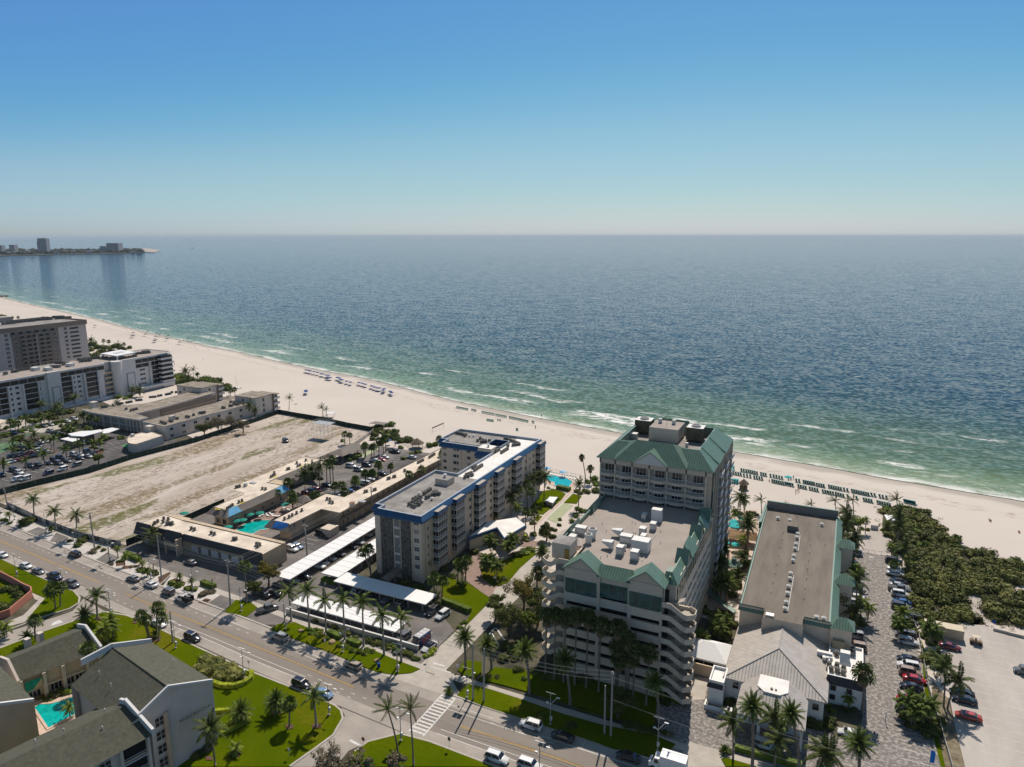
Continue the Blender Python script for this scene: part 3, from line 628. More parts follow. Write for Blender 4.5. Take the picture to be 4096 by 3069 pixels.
# ================================================================== blue-roofed condominium
FL=2.62
G=building('condominium','six-storey cream condominium with royal blue tiled mansard roof beside the long white carports','apartment building',(-110,198,0))
GO=[(-119,159.4),(-116.3,159.4),(-116.3,156.7),(-101.9,156.7),(-101.9,241),(-137,241),(-137,226),(-134,226),(-134,222),(-116.5,222),(-116.5,217.5),(-110.8,217.5),(-110.8,192.6),(-119,192.6)]
mb=MB(); shell(mb,GO,[(0,0,0),(0,18.4,0)]);
for x in (-119,-116.3,-105.0,-101.9): pass
for y in (159,171,186,200,214,228):mb.box(-101.95,y-0.35,0,-101.6,y+0.35,18.2)
mb.box(-117.4,156.5,0,-115.6,157.5,18.3); mb.box(-105.2,156.45,0,-104.9,156.7,18.2); mb.box(-102.4,156.4,0,-101.7,157.2,18.2)
mb.box(-126.8,221.8,0,-125.9,222.2,18.2)
mb.build('wall','stucco',G)
mb=MB(); shell(mb,GO,[(0.95,18.15,0),(0.98,18.6,0),(0.12,20.0,0)]); shell(mb,GO,[(0.0,18.1,0),(0.95,18.15,0)])
hole=(-117.3,225.5,-111.6,233.5)
shell(mb,R4(*hole)[::-1],[(0.0,17.0,0),(0.35,20.0,0)])
for x0,y0,x1,y1,z0,z1 in ((hole[0],hole[1],hole[2],hole[1]+0.05,16.9,19.9),(hole[0],hole[3]-0.05,hole[2],hole[3],16.9,19.9),(hole[0],hole[1]+0.05,hole[0]+0.05,hole[3]-0.05,16.9,19.9),(hole[2]-0.05,hole[1]+0.05,hole[2],hole[3]-0.05,16.9,19.9)):mb.box(x0,y0,z0,x1,y1,z1)
mb.build('mansard_roof','blue',G)
mb=MB(); shell(mb,GO,[(0.12,20.0,0),(-0.35,20.02,0),(-0.4,19.0,0)]); mb.ring(R4(hole[0]-0.3,hole[1]-0.3,hole[2]+0.3,hole[3]+0.3),19.0,20.0,0.25); mb.build('parapet',mat('weathered_blue_parapet',(0.36,0.40,0.45),0.8,0.12,0.8),G)
mb=MB(); mb.prism([(-118.6,159.8),(-115.9,159.8),(-115.9,157.1),(-102.3,157.1),(-102.3,192.3),(-118.6,192.3)],18.6,19.15,0)
mb.build('roof_deck','roofgrey',G); mb=MB(); mb.box(-136.6,226,18.6,hole[0]-0.3,240.6,19.15); mb.box(hole[0]-0.3,hole[3]+0.3,18.6,hole[2]+0.3,240.6,19.151); mb.box(-133.6,222.3,18.6,hole[2]+0.3,hole[1]-0.3,19.152)
mb.build('roof_deck','roofgrey',G)
mb=MB(); mb.box(-110.4,192.3,18.6,-102.3,222.3,19.16); mb.box(hole[2]+0.3,222.3,18.6,-102.3,240.6,19.154); mb.box(-116.2,217.8,18.6,-110.8,222.3,19.15)
mb.build('roof_deck','whiteroof',G,label='bright white recoated part of the flat roof')
mb=MB(); a=P(9,940,930,19.2); mb.box(a.x,a.y,19.15,a.x+4.6,a.y+4.2,21.1,0,1); mb.build('elevator_room',['stucco','roofgrey'],G)
part(G,'roof_vent',VENT,(a.x+2.2,a.y+2.4,21.1),0,1.3)
mb=MB(); mb.box(-116.3,217.4,19.15,-111.0,221.8,21.3,0,1); mb.build('stair_head',['stucco','whiteroof'],G); part(G,'roof_vent',VENT,(-113.2,219.6,21.3),0,1.3)
mb=MB(); shell(mb,R4(-116.6,217.2,-110.8,217.9),[(0.7,17.4,0),(0.1,19.2,0)]); mb.build('small_canopy','blue',G)
acs(G,'9:655,1165,5,780,1090 9:690,1180,4,790,1125 9:700,1110,3,760,1080 9:715,1190,2,765,1165 9:820,1045,6,885,1000 9:845,1090,4,945,1040 9:905,1060,3,985,1050 9:870,1080,1,870,1080 9:930,1035,2,950,1030',19.2)
acs(G,'9:1360,760,3,1385,745 9:1380,785,6,1455,735 9:1285,840,4,1340,820 9:1270,865,3,1350,840 9:1610,580,4,1645,560 9:1675,590,5,1740,550 9:1800,510,4,1870,500 9:1770,455,5,1860,490 9:1710,440,2,1740,440 9:1745,515,1,1745,515',19.2)
acs(G,'9:1180,375,6,1280,395 9:1210,370,4,1270,405 9:1410,460,4,1540,460 9:1440,435,3,1490,470 9:1450,475,3,1500,470',19.2)
acs(G,'9:765,1045 9:775,1085 9:800,1130 9:905,1105 9:1320,405 9:1365,405',19.2,VENT,'roof_vent')
acs(G,'9:595,1180 9:680,1230 9:720,1250 9:1045,965 9:1105,885 9:1575,700 9:1590,650 9:860,870',19.2,PIPE,'vent_pipe')
mb=MB(); mb.box(-115.4,156.5,0,-111.35,156.72,17.9); mb.box(-108.65,156.5,0,-105.4,156.72,17.9); mb.build('stone_cladding','stone',G)
mb=MB(); mb.box(-110.9,156.6,2.6,-109.1,156.75,17.9); mb.build('pierced_screen','lattice',G)
mb=MB()
for k in range(5):mb.box(-110.85,156.5,4.4+FL*k,-109.15,156.6,5.0+FL*k)
mb.build('spandrel_block','trim',G)
mb=MB()
for i in range(7):
 for k in range(46):
  z=2.7+k*0.33
  if all(not (4.3+FL*q<z<5.0+FL*q) for q in range(5)):mb.box(-110.8+i*0.245,156.56,z,-110.8+i*0.245+0.12,156.6,z+0.17)
mb.build('block_openings','void',G)
wall_text(G,'800',(-110.0,156.45,9.7),0.85,'black')
for k in range(6):
 z=4.0+FL*k
 window(G,(-103.5,156.7,z),1.6,1.3,'S','cross')
 for y in (159.6,171.0,184.8,199.0,213.2,227.2,230.8,234.3):window(G,(-101.9,y,z),1.5,1.3,'E','slider')
 for x in (-132.9,-128.6,-127.0,-122.6):window(G,(x,222,z),1.5,1.3,'S','slider')
def bay_meshes(w,dp):
 f=MB(); g=MB(); r=MB(); h=FL
 f.box(0,-w/2,0,dp,w/2,0.16); f.box(dp-0.1,-w/2,0.16,dp,-w/2+0.1,h); f.box(dp-0.1,w/2-0.1,0.16,dp,w/2,h)
 for i in range(1,5):y=-w/2+w*i/5; f.box(dp-0.08,y-0.04,1.1,dp,y+0.04,h-0.1)
 f.box(dp-0.09,-w/2,h-0.12,dp+0.01,w/2,h); f.box(0,-w/2-0.01,h-0.12,dp,-w/2+0.06,h); f.box(dp*0.5-0.04,-w/2,1.1,dp*0.5+0.04,-w/2+0.06,h)
 f.box(0,-w/2-0.02,1.05,dp,-w/2+0.06,1.14); f.box(dp-0.08,-w/2,1.05,dp+0.03,w/2,1.14)
 r.box(dp-0.05,-w/2+0.1,0.16,dp-0.01,w/2-0.1,1.05); r.box(0,-w/2+0.01,0.16,dp-0.1,-w/2+0.05,1.05)
 g.box(dp-0.14,-w/2+0.1,1.1,dp-0.09,w/2-0.1,h-0.1); g.box(0,-w/2+0.06,1.1,dp-0.14,-w/2+0.1,h-0.1)
 return f.mesh('balcony',['trim']),r.mesh('railing_panel',[M['railpanel']]),g.mesh('screen',['glassblue'])
M['railpanel']=mat('grey_railing_panel',(0.26,0.27,0.28),0.7,0.1,1)
bm3=bay_meshes(5.0,1.8)
for y0 in (162.8,173.3,187.5,201.0,215.2,236.6):
 yc=y0+2.5
 for k in range(6):
  b0=part(G,'balcony',bm3[0],(-101.9,yc,2.9+FL*k))
  for me,nm in ((bm3[1],'railing_panel'),(bm3[2],'screen')):
   o=D.objects.new(nm,me); COL.objects.link(o); o.parent=b0
 caps=MB(); capt=MB(); shell(caps,R4(-101.5,yc-2.6,-100.0,yc+2.6),[(0.25,18.3,0),(0.0,19.4,0)]); capt.box(-101.5,yc-2.55,18.6,-100.05,yc+2.55,19.38); caps.build('bay_roof_edge','blue',G); capt.build('bay_roof','concrete',G)
mb=MB(); q=[(p.x,p.y) for p in pz('9:1300,1530,4.6 1620,1420,4.6 1700,1540,4.6 1950,1390,4.6 1840,1300,4.6 1520,1350,4.6')]
EH=building('entrance_hall','low white roofed entrance hall with blue fascia at the foot of the blue-roofed condominium','building',(-94,190,0))
mb=MB(); mb.prism(offs(q,-0.6),0,4.0); mb.build('wall','stucco',EH)
mb=MB(); shell(mb,q,[(-0.6,3.8,0),(0,3.8,0),(0,4.7,0),(-0.3,4.9,0)]); mb.build('fascia','blue',EH)
mb=MB(); mb.prism(offs(q,-0.28),4.1,4.86); mb.build('roof','whiteroof',EH)
mb=MB(); a,b=P(5,1225,1180,2.6),P(5,1360,1050,2.6)
WC=building('walkway_canopy','grey barrel-vaulted walkway canopy leading to the stone-clad condominium front','canopy',(a.x,a.y,0))
for i in range(9):
 t0=math.pi*i/8;
 if i<8:
  t1=math.pi*(i+1)/8; mb.quad((-109.9-1.4*math.cos(t0),149,2.2+0.9*math.sin(t0)),(-109.9-1.4*math.cos(t1),149,2.2+0.9*math.sin(t1)),(-109.9-1.4*math.cos(t1),156.4,2.2+0.9*math.sin(t1)),(-109.9-1.4*math.cos(t0),156.4,2.2+0.9*math.sin(t0)))
mb.build('vault','tan_d',WC); mb=MB()
for x in (-111.2,-108.6):
 for y in (149.2,152.8,156.2):mb.cyl(x,y,0,2.3,0.06,6)
mb.build('post','trim',WC)
# ================================================================== white carports
def carport(lab,x0,y0,x1,y1,z,along,n):
 r=building('carport',lab,'carport',((x0+x1)/2,(y0+y1)/2,0))
 mb=MB(); mb.box(x0,y0,z-0.10,x1,y1,z); L=(y1-y0) if along=='y' else (x1-x0)
 for i in range(1,int(L/3)):
  if along=='y':mb.box(x0+0.02,y0+3*i-0.03,z,x1-0.02,y0+3*i+0.03,z+0.05)
  else:mb.box(x0+3*i-0.03,y0+0.02,z,x0+3*i+0.03,y1-0.02,z+0.05)
 mb.build('roof','white',r)
 mb=MB(); mb.box(x0-0.03,y0-0.04,z-0.3,x1+0.03,y0,z-0.01); mb.box(x1,y0,z-0.3,x1+0.04,y1,z-0.01); mb.box(x0-0.04,y0,z-0.3,x0,y1,z-0.01); mb.build('fascia','trim',r)
 for i in range(n):
  t=(i+0.3)/(n-0.4)
  for s in (0.12,0.88):
   p=MB(); xx,yy=(x0+(x1-x0)*s,y0+(y1-y0)*t) if along=='y' else (x0+(x1-x0)*t,y0+(y1-y0)*s)
   p.box(xx-0.07,yy-0.07,0,xx+0.07,yy+0.07,z-0.1); p.build('post','trim',r)
carport('longest white carport, running from the road to behind the blue-roofed condominium',-139.2,138.4,-133.5,212,2.7,'y',14)
carport('white carport tight against the left side of the blue-roofed condominium',-128.2,145.2,-122.2,178,2.7,'y',7)
carport('white carport across the condominium front, half in the building shadow',-121.9,142.8,-92.2,148.6,2.7,'x',7)
carport('low white carport behind the row of royal palms on the verge',-124.3,128.9,-92.0,134.2,2.5,'x',8)
"""low wall in front of the last carport"""
r=building('garden_wall','low cream garden wall between the front carport and the planted verge','wall',(-108,127.4,0)); mb=MB(); mb.box(-125,127.6,0,-84.8,127.9,1.3); mb.build('wall','stucco',r); mb=MB(); mb.box(-125.1,127.5,1.3,-84.7,128.0,1.4); mb.build('coping','trim',r)
# ================================================================== green-roofed hotel
LV=2.72
H=building('hotel','tall cream hotel with green metal gables, open garage storeys and a higher balconied tower','hotel',(-42,170,0))
mb=MB()
slots=[(20.2,0.5)]+[(17.7-LV*k,1.0) for k in range(6)]
cols=[(-50.3,-43.7),(-43.0,-36.8),(-36.1,-29.7)]
zs=[]
prev=25.6
for zt,hgt in slots:
 for i,(a,b) in enumerate(((-50.9,-43.35),(-43.35,-36.45),(-36.45,-29.4))):mb.box(a,134.6+(0.0 if i!=1 else 0.35),zt,b,135.1,prev)
 prev=zt-hgt
mb.box(-50.9,134.6,0,-29.4,135.1,prev)
for x in (-50.9,-43.6,-36.75,-29.85):mb.box(x,134.55,0,x+0.45+(0.25 if x==-43.6 or x==-36.75 else 0),135.3,25.0)
prev=25.0
for zt,hgt in [(23.4,3.0)]+slots[1:]:
 mb.box(-27.9,138.0,zt,-27.45,181,prev); prev=zt-hgt
mb.box(-27.9,138.0,0,-27.45,181,prev)
for y in (138.2,144.2,150.2,156.2,162.2,168.2,174.2,180.2):mb.box(-27.95,y,0,-27.42,y+0.8,25)
mb.box(-29.4,137.7,0,-27.45,138.0,25.0); mb.box(-29.7,134.9,17.5,-29.4,138,25.0)
shell(mb,[(-50.9,146),(-57.5,146),(-57.5,181),(-50.9,181)],[(0,0,0),(0,25,0)])
mb.box(-51.2,134.9,0,-50.9,146,25.2)
mb.build('wall','stucco',H)
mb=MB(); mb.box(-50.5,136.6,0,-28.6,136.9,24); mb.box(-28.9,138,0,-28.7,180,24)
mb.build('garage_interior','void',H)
mb=MB()
for k in range(8):mb.box(-50.5,135.1,18.7-LV*k-0.25,-28.0,180,18.7-LV*k-0.1)
mb.build('garage_floor','concrete',H)
for a,b,z0,z1,y in ((-50.6,-43.7,20.0,23.2,134.35),(-43.0,-36.9,20.3,23.4,134.8),(-36.3,-29.55,20.0,23.2,134.35)):
 mb=MB(); mb.box(a,y,z0,b,135.0,z1); w=mb.build('window_wall','teal',H)
 f=MB()
 for i in range(7):x=a+(b-a)*i/6; t=0.10 if i%2==0 else 0.04; f.box(x-t,y-0.06,z0,x+t,y+0.02,z1)
 for z in (z0,z0+1.0,z1-0.1):f.box(a,y-0.05,z,b,y+0.02,z+0.1)
 o=f.build('frame','tealframe',H); o.parent=w
mb=MB(); mb.box(-27.42,139.5,20.5,-27.35,179,23.3); w=mb.build('window_wall','teal',H); f=MB()
for i in range(17):f.box(-27.4,139.5+i*2.45,20.4,-27.25,139.65+i*2.45,23.4)
o=f.build('frame','stucco',H); o.parent=w
HO=[(-50.9,134.6),(-29.4,134.6),(-29.4,138),(-27.6,138),(-27.6,181),(-57.5,181),(-57.5,146),(-50.9,146)]
mb=MB(); mb.prism(offs(HO,-0.6),24.4,25.15); mb.build('roof_deck','roofdeck',H)
mb=MB(); GM=['green','greenflat']
shell(mb,[(-57.5,146),(-27.6,138),(-27.6,181),(-57.5,181)],[(0,24.8,0)])
for (x0,y0),(x1,y1),nx,ny in (((-57.5,146),(-57.5,181),1,0),((-27.6,138),(-27.6,181),-1,0)):
 mb.quad((x0-nx*0.35,y0,24.6),(x1-nx*0.35,y1,24.6),(x1+nx*1.2,y1,26.3),(x0+nx*1.2,y0,26.3)); mb.quad((x0+nx*1.2,y0,26.3),(x1+nx*1.2,y1,26.3),(x1+nx*1.4,y1,26.3),(x0+nx*1.4,y0,26.3),1); mb.quad((x0+nx*1.4,y0,26.3),(x1+nx*1.4,y1,26.3),(x1+nx*1.45,y1,25.0),(x0+nx*1.45,y0,25.0))
mb.quad((-43.6,134.1,25.0),(-36.2,134.1,25.0),(-36.2,136.6,26.9),(-43.6,136.6,26.9)); mb.quad((-43.6,136.6,26.9),(-36.2,136.6,26.9),(-36.2,136.8,25),(-43.6,136.8,25),1)
mb.quad((-30,137.3,25.0),(-27.0,137.3,25.0),(-28.6,139.2,26.9),(-30,139.2,26.9)); mb.quad((-27.0,137.3,25.0),(-27.0,141.5,25.0),(-28.6,141.5,26.9),(-28.6,139.2,26.9)); mb.quad((-30,139.2,26.9),(-28.6,139.2,26.9),(-28.6,141.5,26.9),(-30,141.5,26.9))
def gable(mb,x0,x1,ye,yb,ze,zp,eave=0.5,over=0.45):
 xm=(x0+x1)/2; s=(zp-ze)/(xm-x0); L=(x0-eave,ze-s*eave); Rr=(x1+eave,ze-s*eave); yf=ye-over
 mb.quad((L[0],yf,L[1]),(xm,yf,zp),(xm,yb,zp),(L[0],yb,L[1])); mb.quad((xm,yf,zp),(Rr[0],yf,Rr[1]),(Rr[0],yb,Rr[1]),(xm,yb,zp))
 mb.quad((L[0],yf,L[1]-0.25),(xm,yf,zp-0.25),(xm,yf,zp),(L[0],yf,L[1]),1); mb.quad((xm,yf,zp-0.25),(Rr[0],yf,Rr[1]-0.25),(Rr[0],yf,Rr[1]),(xm,yf,zp),1)
 mb.quad((L[0],yf,L[1]-0.25),(L[0],yb,L[1]-0.25),(xm,yb,zp-0.25),(xm,yf,zp-0.25),1); mb.quad((Rr[0],yf,Rr[1]-0.25),(xm,yf,zp-0.25),(xm,yb,zp-0.25),(Rr[0],yb,Rr[1]-0.25),1)
 mb.poly([(x0,yb,ze-0.4),(x1,yb,ze-0.4),(xm,yb,zp-0.05)],1)
def gableE(mb,y0,y1,xe,xb,ze,zp,eave=0.3):
 """gable facing +x"""
 ym=(y0+y1)/2; s=(zp-ze)/(ym-y0); a=(y0-eave,ze-s*eave); b=(y1+eave,ze-s*eave); xf=xe+0.35
 mb.quad((xf,a[0],a[1]),(xf,ym,zp),(xb,ym,zp),(xb,a[0],a[1])); mb.quad((xf,ym,zp),(xf,b[0],b[1]),(xb,b[0],b[1]),(xb,ym,zp))
 mb.quad((xf,a[0],a[1]-0.2),(xf,ym,zp-0.2),(xf,ym,zp),(xf,a[0],a[1]),1); mb.quad((xf,ym,zp-0.2),(xf,b[0],b[1]-0.2),(xf,b[0],b[1]),(xf,ym,zp),1)
 mb.poly([(xe,y0,ze),(xe,y1,ze),(xe,ym,zp)],2); mb.poly([(xb,y0,ze),(xb,y1,ze),(xb,ym,zp)],1)
gable(mb,-50.9,-43.5,134.6,139.0,25.7,28.4); gable(mb,-36.7,-29.4,134.6,139.0,25.7,28.4)
mb.build('roof_edge',GM,H)
mb=MB();
for x0,x1 in ((-50.9,-43.5),(-36.7,-29.4)):mb=MB(); mb.poly([(x0,134.6,25.6),(x1,134.6,25.6),((x0+x1)/2,134.6,28.2)]); mb.box(x0,134.45,23.2,x1,134.62,25.6); mb.build('gable_wall','stucco',H)
for k,(x,y) in enumerate(((1820,1235),(1650,1500),(1940,1060))):
 v=P(12,x,y,27.5).y; mb=MB(); gableE(mb,v-2.8,v+2.8,-27.5,-30.0,24.7,27.8); mb.build('dormer',['green','greenflat','stucco'],H)
for x,y in ((1880,1120),(1730,1410)):
 v=P(12,x,y,27).y; mb=MB(); mb.quad((-27.0,v-3,24.6),(-27.0,v+3,24.6),(-29.2,v+3,27.3),(-29.2,v-3,27.3)); mb.quad((-29.2,v-3,27.3),(-29.2,v+3,27.3),(-29.4,v+3,25),(-29.4,v-3,25),1); mb.poly([(-27.0,v-3,24.6),(-29.2,v-3,27.3),(-29.4,v-3,25)],1); mb.poly([(-27.0,v+3,24.6),(-29.2,v+3,27.3),(-29.4,v+3,25)],1); mb.build('dormer',['green','greenflat'],H)
for x,y in ((710,960),(470,1200)):
 v=P(12,x,y,27.5).y; mb=MB(); mb.quad((-58.1,v-3.2,24.6),(-58.1,v+3.2,24.6),(-55.8,v+3.2,27.8),(-55.8,v-3.2,27.8)); mb.quad((-55.8,v-3.2,27.8),(-55.8,v+3.2,27.8),(-55.6,v+3.2,25),(-55.6,v-3.2,25),1); mb.poly([(-58.1,v-3.2,24.6),(-55.8,v-3.2,27.8),(-55.6,v-3.2,25)],0); mb.poly([(-58.1,v+3.2,24.6),(-55.8,v+3.2,27.8),(-55.6,v+3.2,25)],1); mb.build('dormer',['green','greenflat'],H)
def flight(path,floor,wall=0.18,hgt=1.15):
 mb=MB()
 for (a,b) in zip(path,path[1:]):
  a,b=Vector(a),Vector(b); d=(b-a); d.z=0; nn=Vector((-d.y,d.x,0)).normalized()*wall
  lo=Vector((0,0,-hgt))
  v=[a+lo,b+lo,b+lo+nn,a+lo+nn,a,b,b+nn,a+nn]
  mb.add(v,[(0,3,2,1),(0,1,5,4),(1,2,6,5),(2,3,7,6),(3,0,4,7),(4,5,6,7)])
 mb.poly([(x,y,z) for x,y,z in floor],1); mb.poly([(x,y,z-0.2) for x,y,z in floor][::-1],1)
 return mb
for k in range(8):
 dz=-LV*k
 mb=flight([(-29.5,134.3,22.3),(-27.7,134.3,22.3),(-25.2,134.1,20.9),(-24.2,133.5,20.9),(-22.7,134.6,20.9),(-22.7,136.7,20.9),(-24.2,137.8,20.9)],[(-25.4,134.2,19.9),(-24.2,133.6,19.9),(-22.8,134.7,19.9),(-22.8,136.7,19.9),(-24.2,137.7,19.9),(-25.4,137.7,19.9)])
 mb.poly([(-27.7,134.4,21.3),(-25.4,134.3,19.9),(-25.4,136,19.9),(-27.7,136,21.3)],1); mb.box(-29.4,134.4,21.1,-27.7,137.9,21.3,1)
 mb.quad((-27.6,136.0,21.4),(-25.3,136.0,22.6),(-25.3,137.7,22.6),(-27.6,137.7,21.4),1)
 mb.v=[(x,y,z+dz) for x,y,z in mb.v]; mb.build('stair_flight',['stucco','concrete'],H)
for k in range(9):
 dz=-LV*k
 mb=flight([(-57.6,141.2,24.6),(-58.0,138.8,24.6),(-56.2,137.3,24.6),(-55.3,137.1,24.6),(-53.2,136.9,26.0),(-50.9,136.9,26.0)],[(-57.5,141.2,23.6),(-57.8,139.0,23.6),(-56.2,137.5,23.6),(-55.2,137.3,23.6),(-55.2,141.2,23.6)])
 mb.poly([(-55.2,137.2,23.6),(-53.2,137.1,25.0),(-53.2,139,25.0),(-55.2,139,23.6)],1); mb.box(-53.2,137.1,24.8,-51.2,141,25.0,1)
 mb.v=[(x,y,z+dz) for x,y,z in mb.v]; mb.build('stair_flight',['stucco','concrete'],H)
mb=MB(); mb.box(-55.0,139.5,0,-51.2,145.8,24.5); mb.build('stair_core','stucco',H); mb=MB(); mb.box(-24.2,137.8,0,-27.4,138.2,20.5); mb.build('stair_core','stucco',H)
mb=MB(); mb.box(-56.0,139.6,24.5,-51.6,144.2,28.2,0,1); mb.build('stair_head',['stucco','roofgrey'],H); mb=MB(); mb.box(-52.9,139.4,25.0,-51.9,139.58,27.2); mb.build('door',mat('wooden_door',(0.35,0.22,0.05),0.7),H)
def hv(x0,y0,x1,y1,h,me=None,z=25.15,k=12):
 a=P(k,x0,y0,z); b=P(k,x1,y1,z); c2=(a+b)/2; part(H,'rooftop_unit',me or HV,(c2.x,c2.y+1.2,z),0,((b.x-a.x),max(1.8,(b.x-a.x)*0.7),h))
for s in ((545,1350,655,1370,1.9),(1042,1450,1160,1480,2.1),(1255,1360,1315,1380,1.9),(1370,1310,1430,1320,1.9),(995,1590,1070,1600,2.2),(1155,1640,1235,1655,2.2),(1262,1420,1325,1420,1.2)):hv(*s)
hv(1385,1210,1500,1220,3.2,HVW); hv(1170,1530,1360,1560,2.8,HVW); hv(465,1420,550,1420,1.0,HVW); hv(500,1360,540,1370,1.2,HVW); hv(1280,1190,1330,1195,1.4)
for x,y,s in ((700,1440,1.5),(745,1385,1.6),(1095,1520,0.8),(1380,1460,0.6)):part(H,'exhaust_fan',FAN,P(12,x,y,25.15),0,s)
for p0 in ((950,1370,1060,1395),(840,1500,955,1530)):
 a,b=P(12,p0[0],p0[1],25.2),P(12,p0[2],p0[3],25.2); mb=MB(); w=b.x-a.x; c0=Vector((a.x,a.y+0.3,0))
 mb.add([(c0.x,c0.y,26.6),(c0.x+w,c0.y-0.6,25.4),(c0.x+w,c0.y+1.2,25.4),(c0.x,c0.y+1.0,26.6),(c0.x,c0.y,26.9),(c0.x+w,c0.y-0.6,27.2),(c0.x+w,c0.y+1.2,27.2),(c0.x,c0.y+1.0,26.9)],[(0,3,2,1),(0,1,5,4),(1,2,6,5),(2,3,7,6),(3,0,4,7),(4,5,6,7)]); mb.cyl(c0.x+w*0.8,c0.y+0.3,25.1,25.6,0.3,8); mb.build('intake_hood','metallt',H)
acs(H,'12:705,1280 12:760,1130 12:855,1230 12:900,1315 12:1185,1220 12:1495,1320 12:1495,1450 12:835,1610 12:910,1590 12:1220,1235 12:970,1050 12:930,1025 12:1195,1340 12:1220,1340',25.15,PIPE,'vent_pipe',1.2)
mb=MB()
for a,b,c3,d in ((605,1390,620,1470),(1345,1430,1400,1380),(1400,1410,1450,1340),(1290,1640,1320,1590)):mb.tube([P(12,a,b,25.3),P(12,c3,d,25.3)],0.07,5)
mb.build('roof_pipe','metallt',H)
T=H; yF=181.9; bx=[-58.2,-54.05,-49.3,-44.6,-39.8,-34.8,-29.7]; fl3=[32.0,29.28,26.56]
mb=MB(); shell(mb,R4(-58.5,yF,-28.4,212.5),[(0,0,0),(0,36.6,0)])
for x in bx:mb.box(x-0.17,180.2,25.0,x+0.17,yF,36.4)
mb.box(-58.5,180.3,0,-28.4,yF,25.0); mb.box(-58.5,180.2,34.8,-28.4,yF,36.4)
mb.build('tower_wall','stucco',T)
dm=MB(); dm.box(-1.35,-0.06,0,1.35,0.0,2.1); dmesh=dm.mesh('sliding_door',['glass']); fm=MB()
for x in (-1.35,-0.45,0.4,1.25):fm.box(x,-0.1,0,x+0.1,-0.06,2.1)
fm.box(-1.35,-0.1,2.1,1.35,-0.02,2.2); fmesh=fm.mesh('frame',['trim'])
ch=MB(); ch.cyl(0,0,0.0,0.75,0.35,8); ch.box(-0.9,-0.2,0,-0.5,0.2,0.45); ch.box(-0.9,0.15,0.45,-0.5,0.22,0.9); ch.box(0.5,-0.2,0,0.9,0.2,0.45); ch.box(0.5,0.15,0.45,0.9,0.22,0.9)
for i in range(6):
 a,b=bx[i]+0.17,bx[i+1]-0.17; w=b-a; bul=(0.3,0.6,0.8,0.8,0.5,0.5)[i]
 out=[(a,180.5),(a,180.1),(a+w*0.3,180.0-bul),(a+w*0.75,180.0-bul),(b,180.1),(b,180.5)]
 for z in fl3:
  mb=MB(); mb.prism(out+[(b,yF),(a,yF)],z-0.75,z,0); bal=mb.build('balcony','stucco',T)
  rl=MB()
  for p0,p1 in zip(out[1:5],out[2:5]):
   rl.tube([(p0[0],p0[1]+0.08,z+1.0),(p1[0],p1[1]+0.08,z+1.0)],0.06,4)
   nn=max(2,int(math.dist(p0,p1)/0.28))
   for q in range(nn):t=q/nn; rl.box(p0[0]+(p1[0]-p0[0])*t-0.02,p0[1]+(p1[1]-p0[1])*t+0.06,z,p0[0]+(p1[0]-p0[0])*t+0.02,p0[1]+(p1[1]-p0[1])*t+0.10,z+1.0)
  o=rl.build('railing','white',T); o.parent=bal
  sh=(0.1,0.5,-0.2,0.2,-0.1,0.4)[i]
  for me,nm in ((dmesh,'sliding_door'),(fmesh,'frame')):
   o=D.objects.new(nm,me); COL.objects.link(o); o.parent=bal; o.location=Vector(((a+b)/2+sh,yF-0.02,z))-Vector(T['o'])
  sl2=MB()
  for q in (0.25,0.55):sl2.box(a+w*q,180.0-bul*0.9-0.02,z-0.5,a+w*q+0.9,180.25-bul*0.9,z-0.42)
  o=sl2.build('drain_slot','void',T); o.parent=bal
for x,w2 in ((-50.5,2.6),(-46.8,3.4),(-42.3,3.2),(-38.6,0.9),(-36.2,1.4)):mb=MB(); mb.box(x,180.22,25.3,x+w2,180.32,26.4 if w2>2 else 27.0); mb.build('window','glass',T)
mb=MB()
for y in (182.5,186.2,194,205):mb.box(-28.42,y,0,-27.9,y+2.2,36.3)
mb.build('glass_stack','teal',T)
for k in range(12):
 for y in (189.2,197.5,207.5):mb=MB(); z=34.6-LV*k-2.6; mb.box(-28.4,y,z,-26.9,y+4.2,z+0.2); mb.box(-27.0,y,z+0.2,-26.9,y+4.2,z+1.2); mb.build('side_balcony','trim',T)
mb=MB()
for y in (184.9,188.4,193.6,196.7,201.8,204.6,211.9):mb.box(-28.4,y,0,-27.6,y+0.35,36.3)
mb.build('pilaster','stucco',T)
TO=R4(-58.5,180.3,-28.4,212.5)
mb=MB(); shell(mb,TO,[(0.0,36.2,1),(0.7,36.2,1),(0.7,36.45,0),(-4.0,40.5,1),(-4.25,40.5,0),(-4.3,37.6,0)]); mb.build('mansard_roof',GM,T)
mb=MB(); mb.prism(offs(TO,-4.2),37.0,37.7); mb.build('tower_roof_deck','roofgrey',T)
def hip_front(mb,x0,x1,y0,xr0,xr1,yr,z0,z1):
 mb.quad((x0,y0,z0),(x1,y0,z0),(xr1,yr,z1),(xr0,yr,z1)); mb.poly([(x1,y0,z0),(x1-0.2,yr+1.2,z0+3.4),(xr1,yr,z1)]); mb.poly([(x0,y0,z0),(xr0,yr,z1),(x0+0.2,yr+1.2,z0+3.4)])
 mb.quad((xr0,yr,z1),(xr1,yr,z1),(xr1,yr+0.3,37.6),(xr0,yr+0.3,37.6),1); mb.poly([(xr1,yr,z1),(x1-0.2,yr+1.2,z0+3.4),(xr1,yr+1.3,37.6)],1); mb.poly([(xr0,yr,z1),(xr0,yr+1.3,37.6),(x0+0.2,yr+1.2,z0+3.4)],1)
mb=MB(); hip_front(mb,-54.0,-34.4,179.0,-49.2,-39.4,184.2,36.5,41.3); gable(mb,-48.6,-39.6,178.9,183.0,36.7,40.0,0.3,0.3); mb.build('front_hip_roof',GM,T)
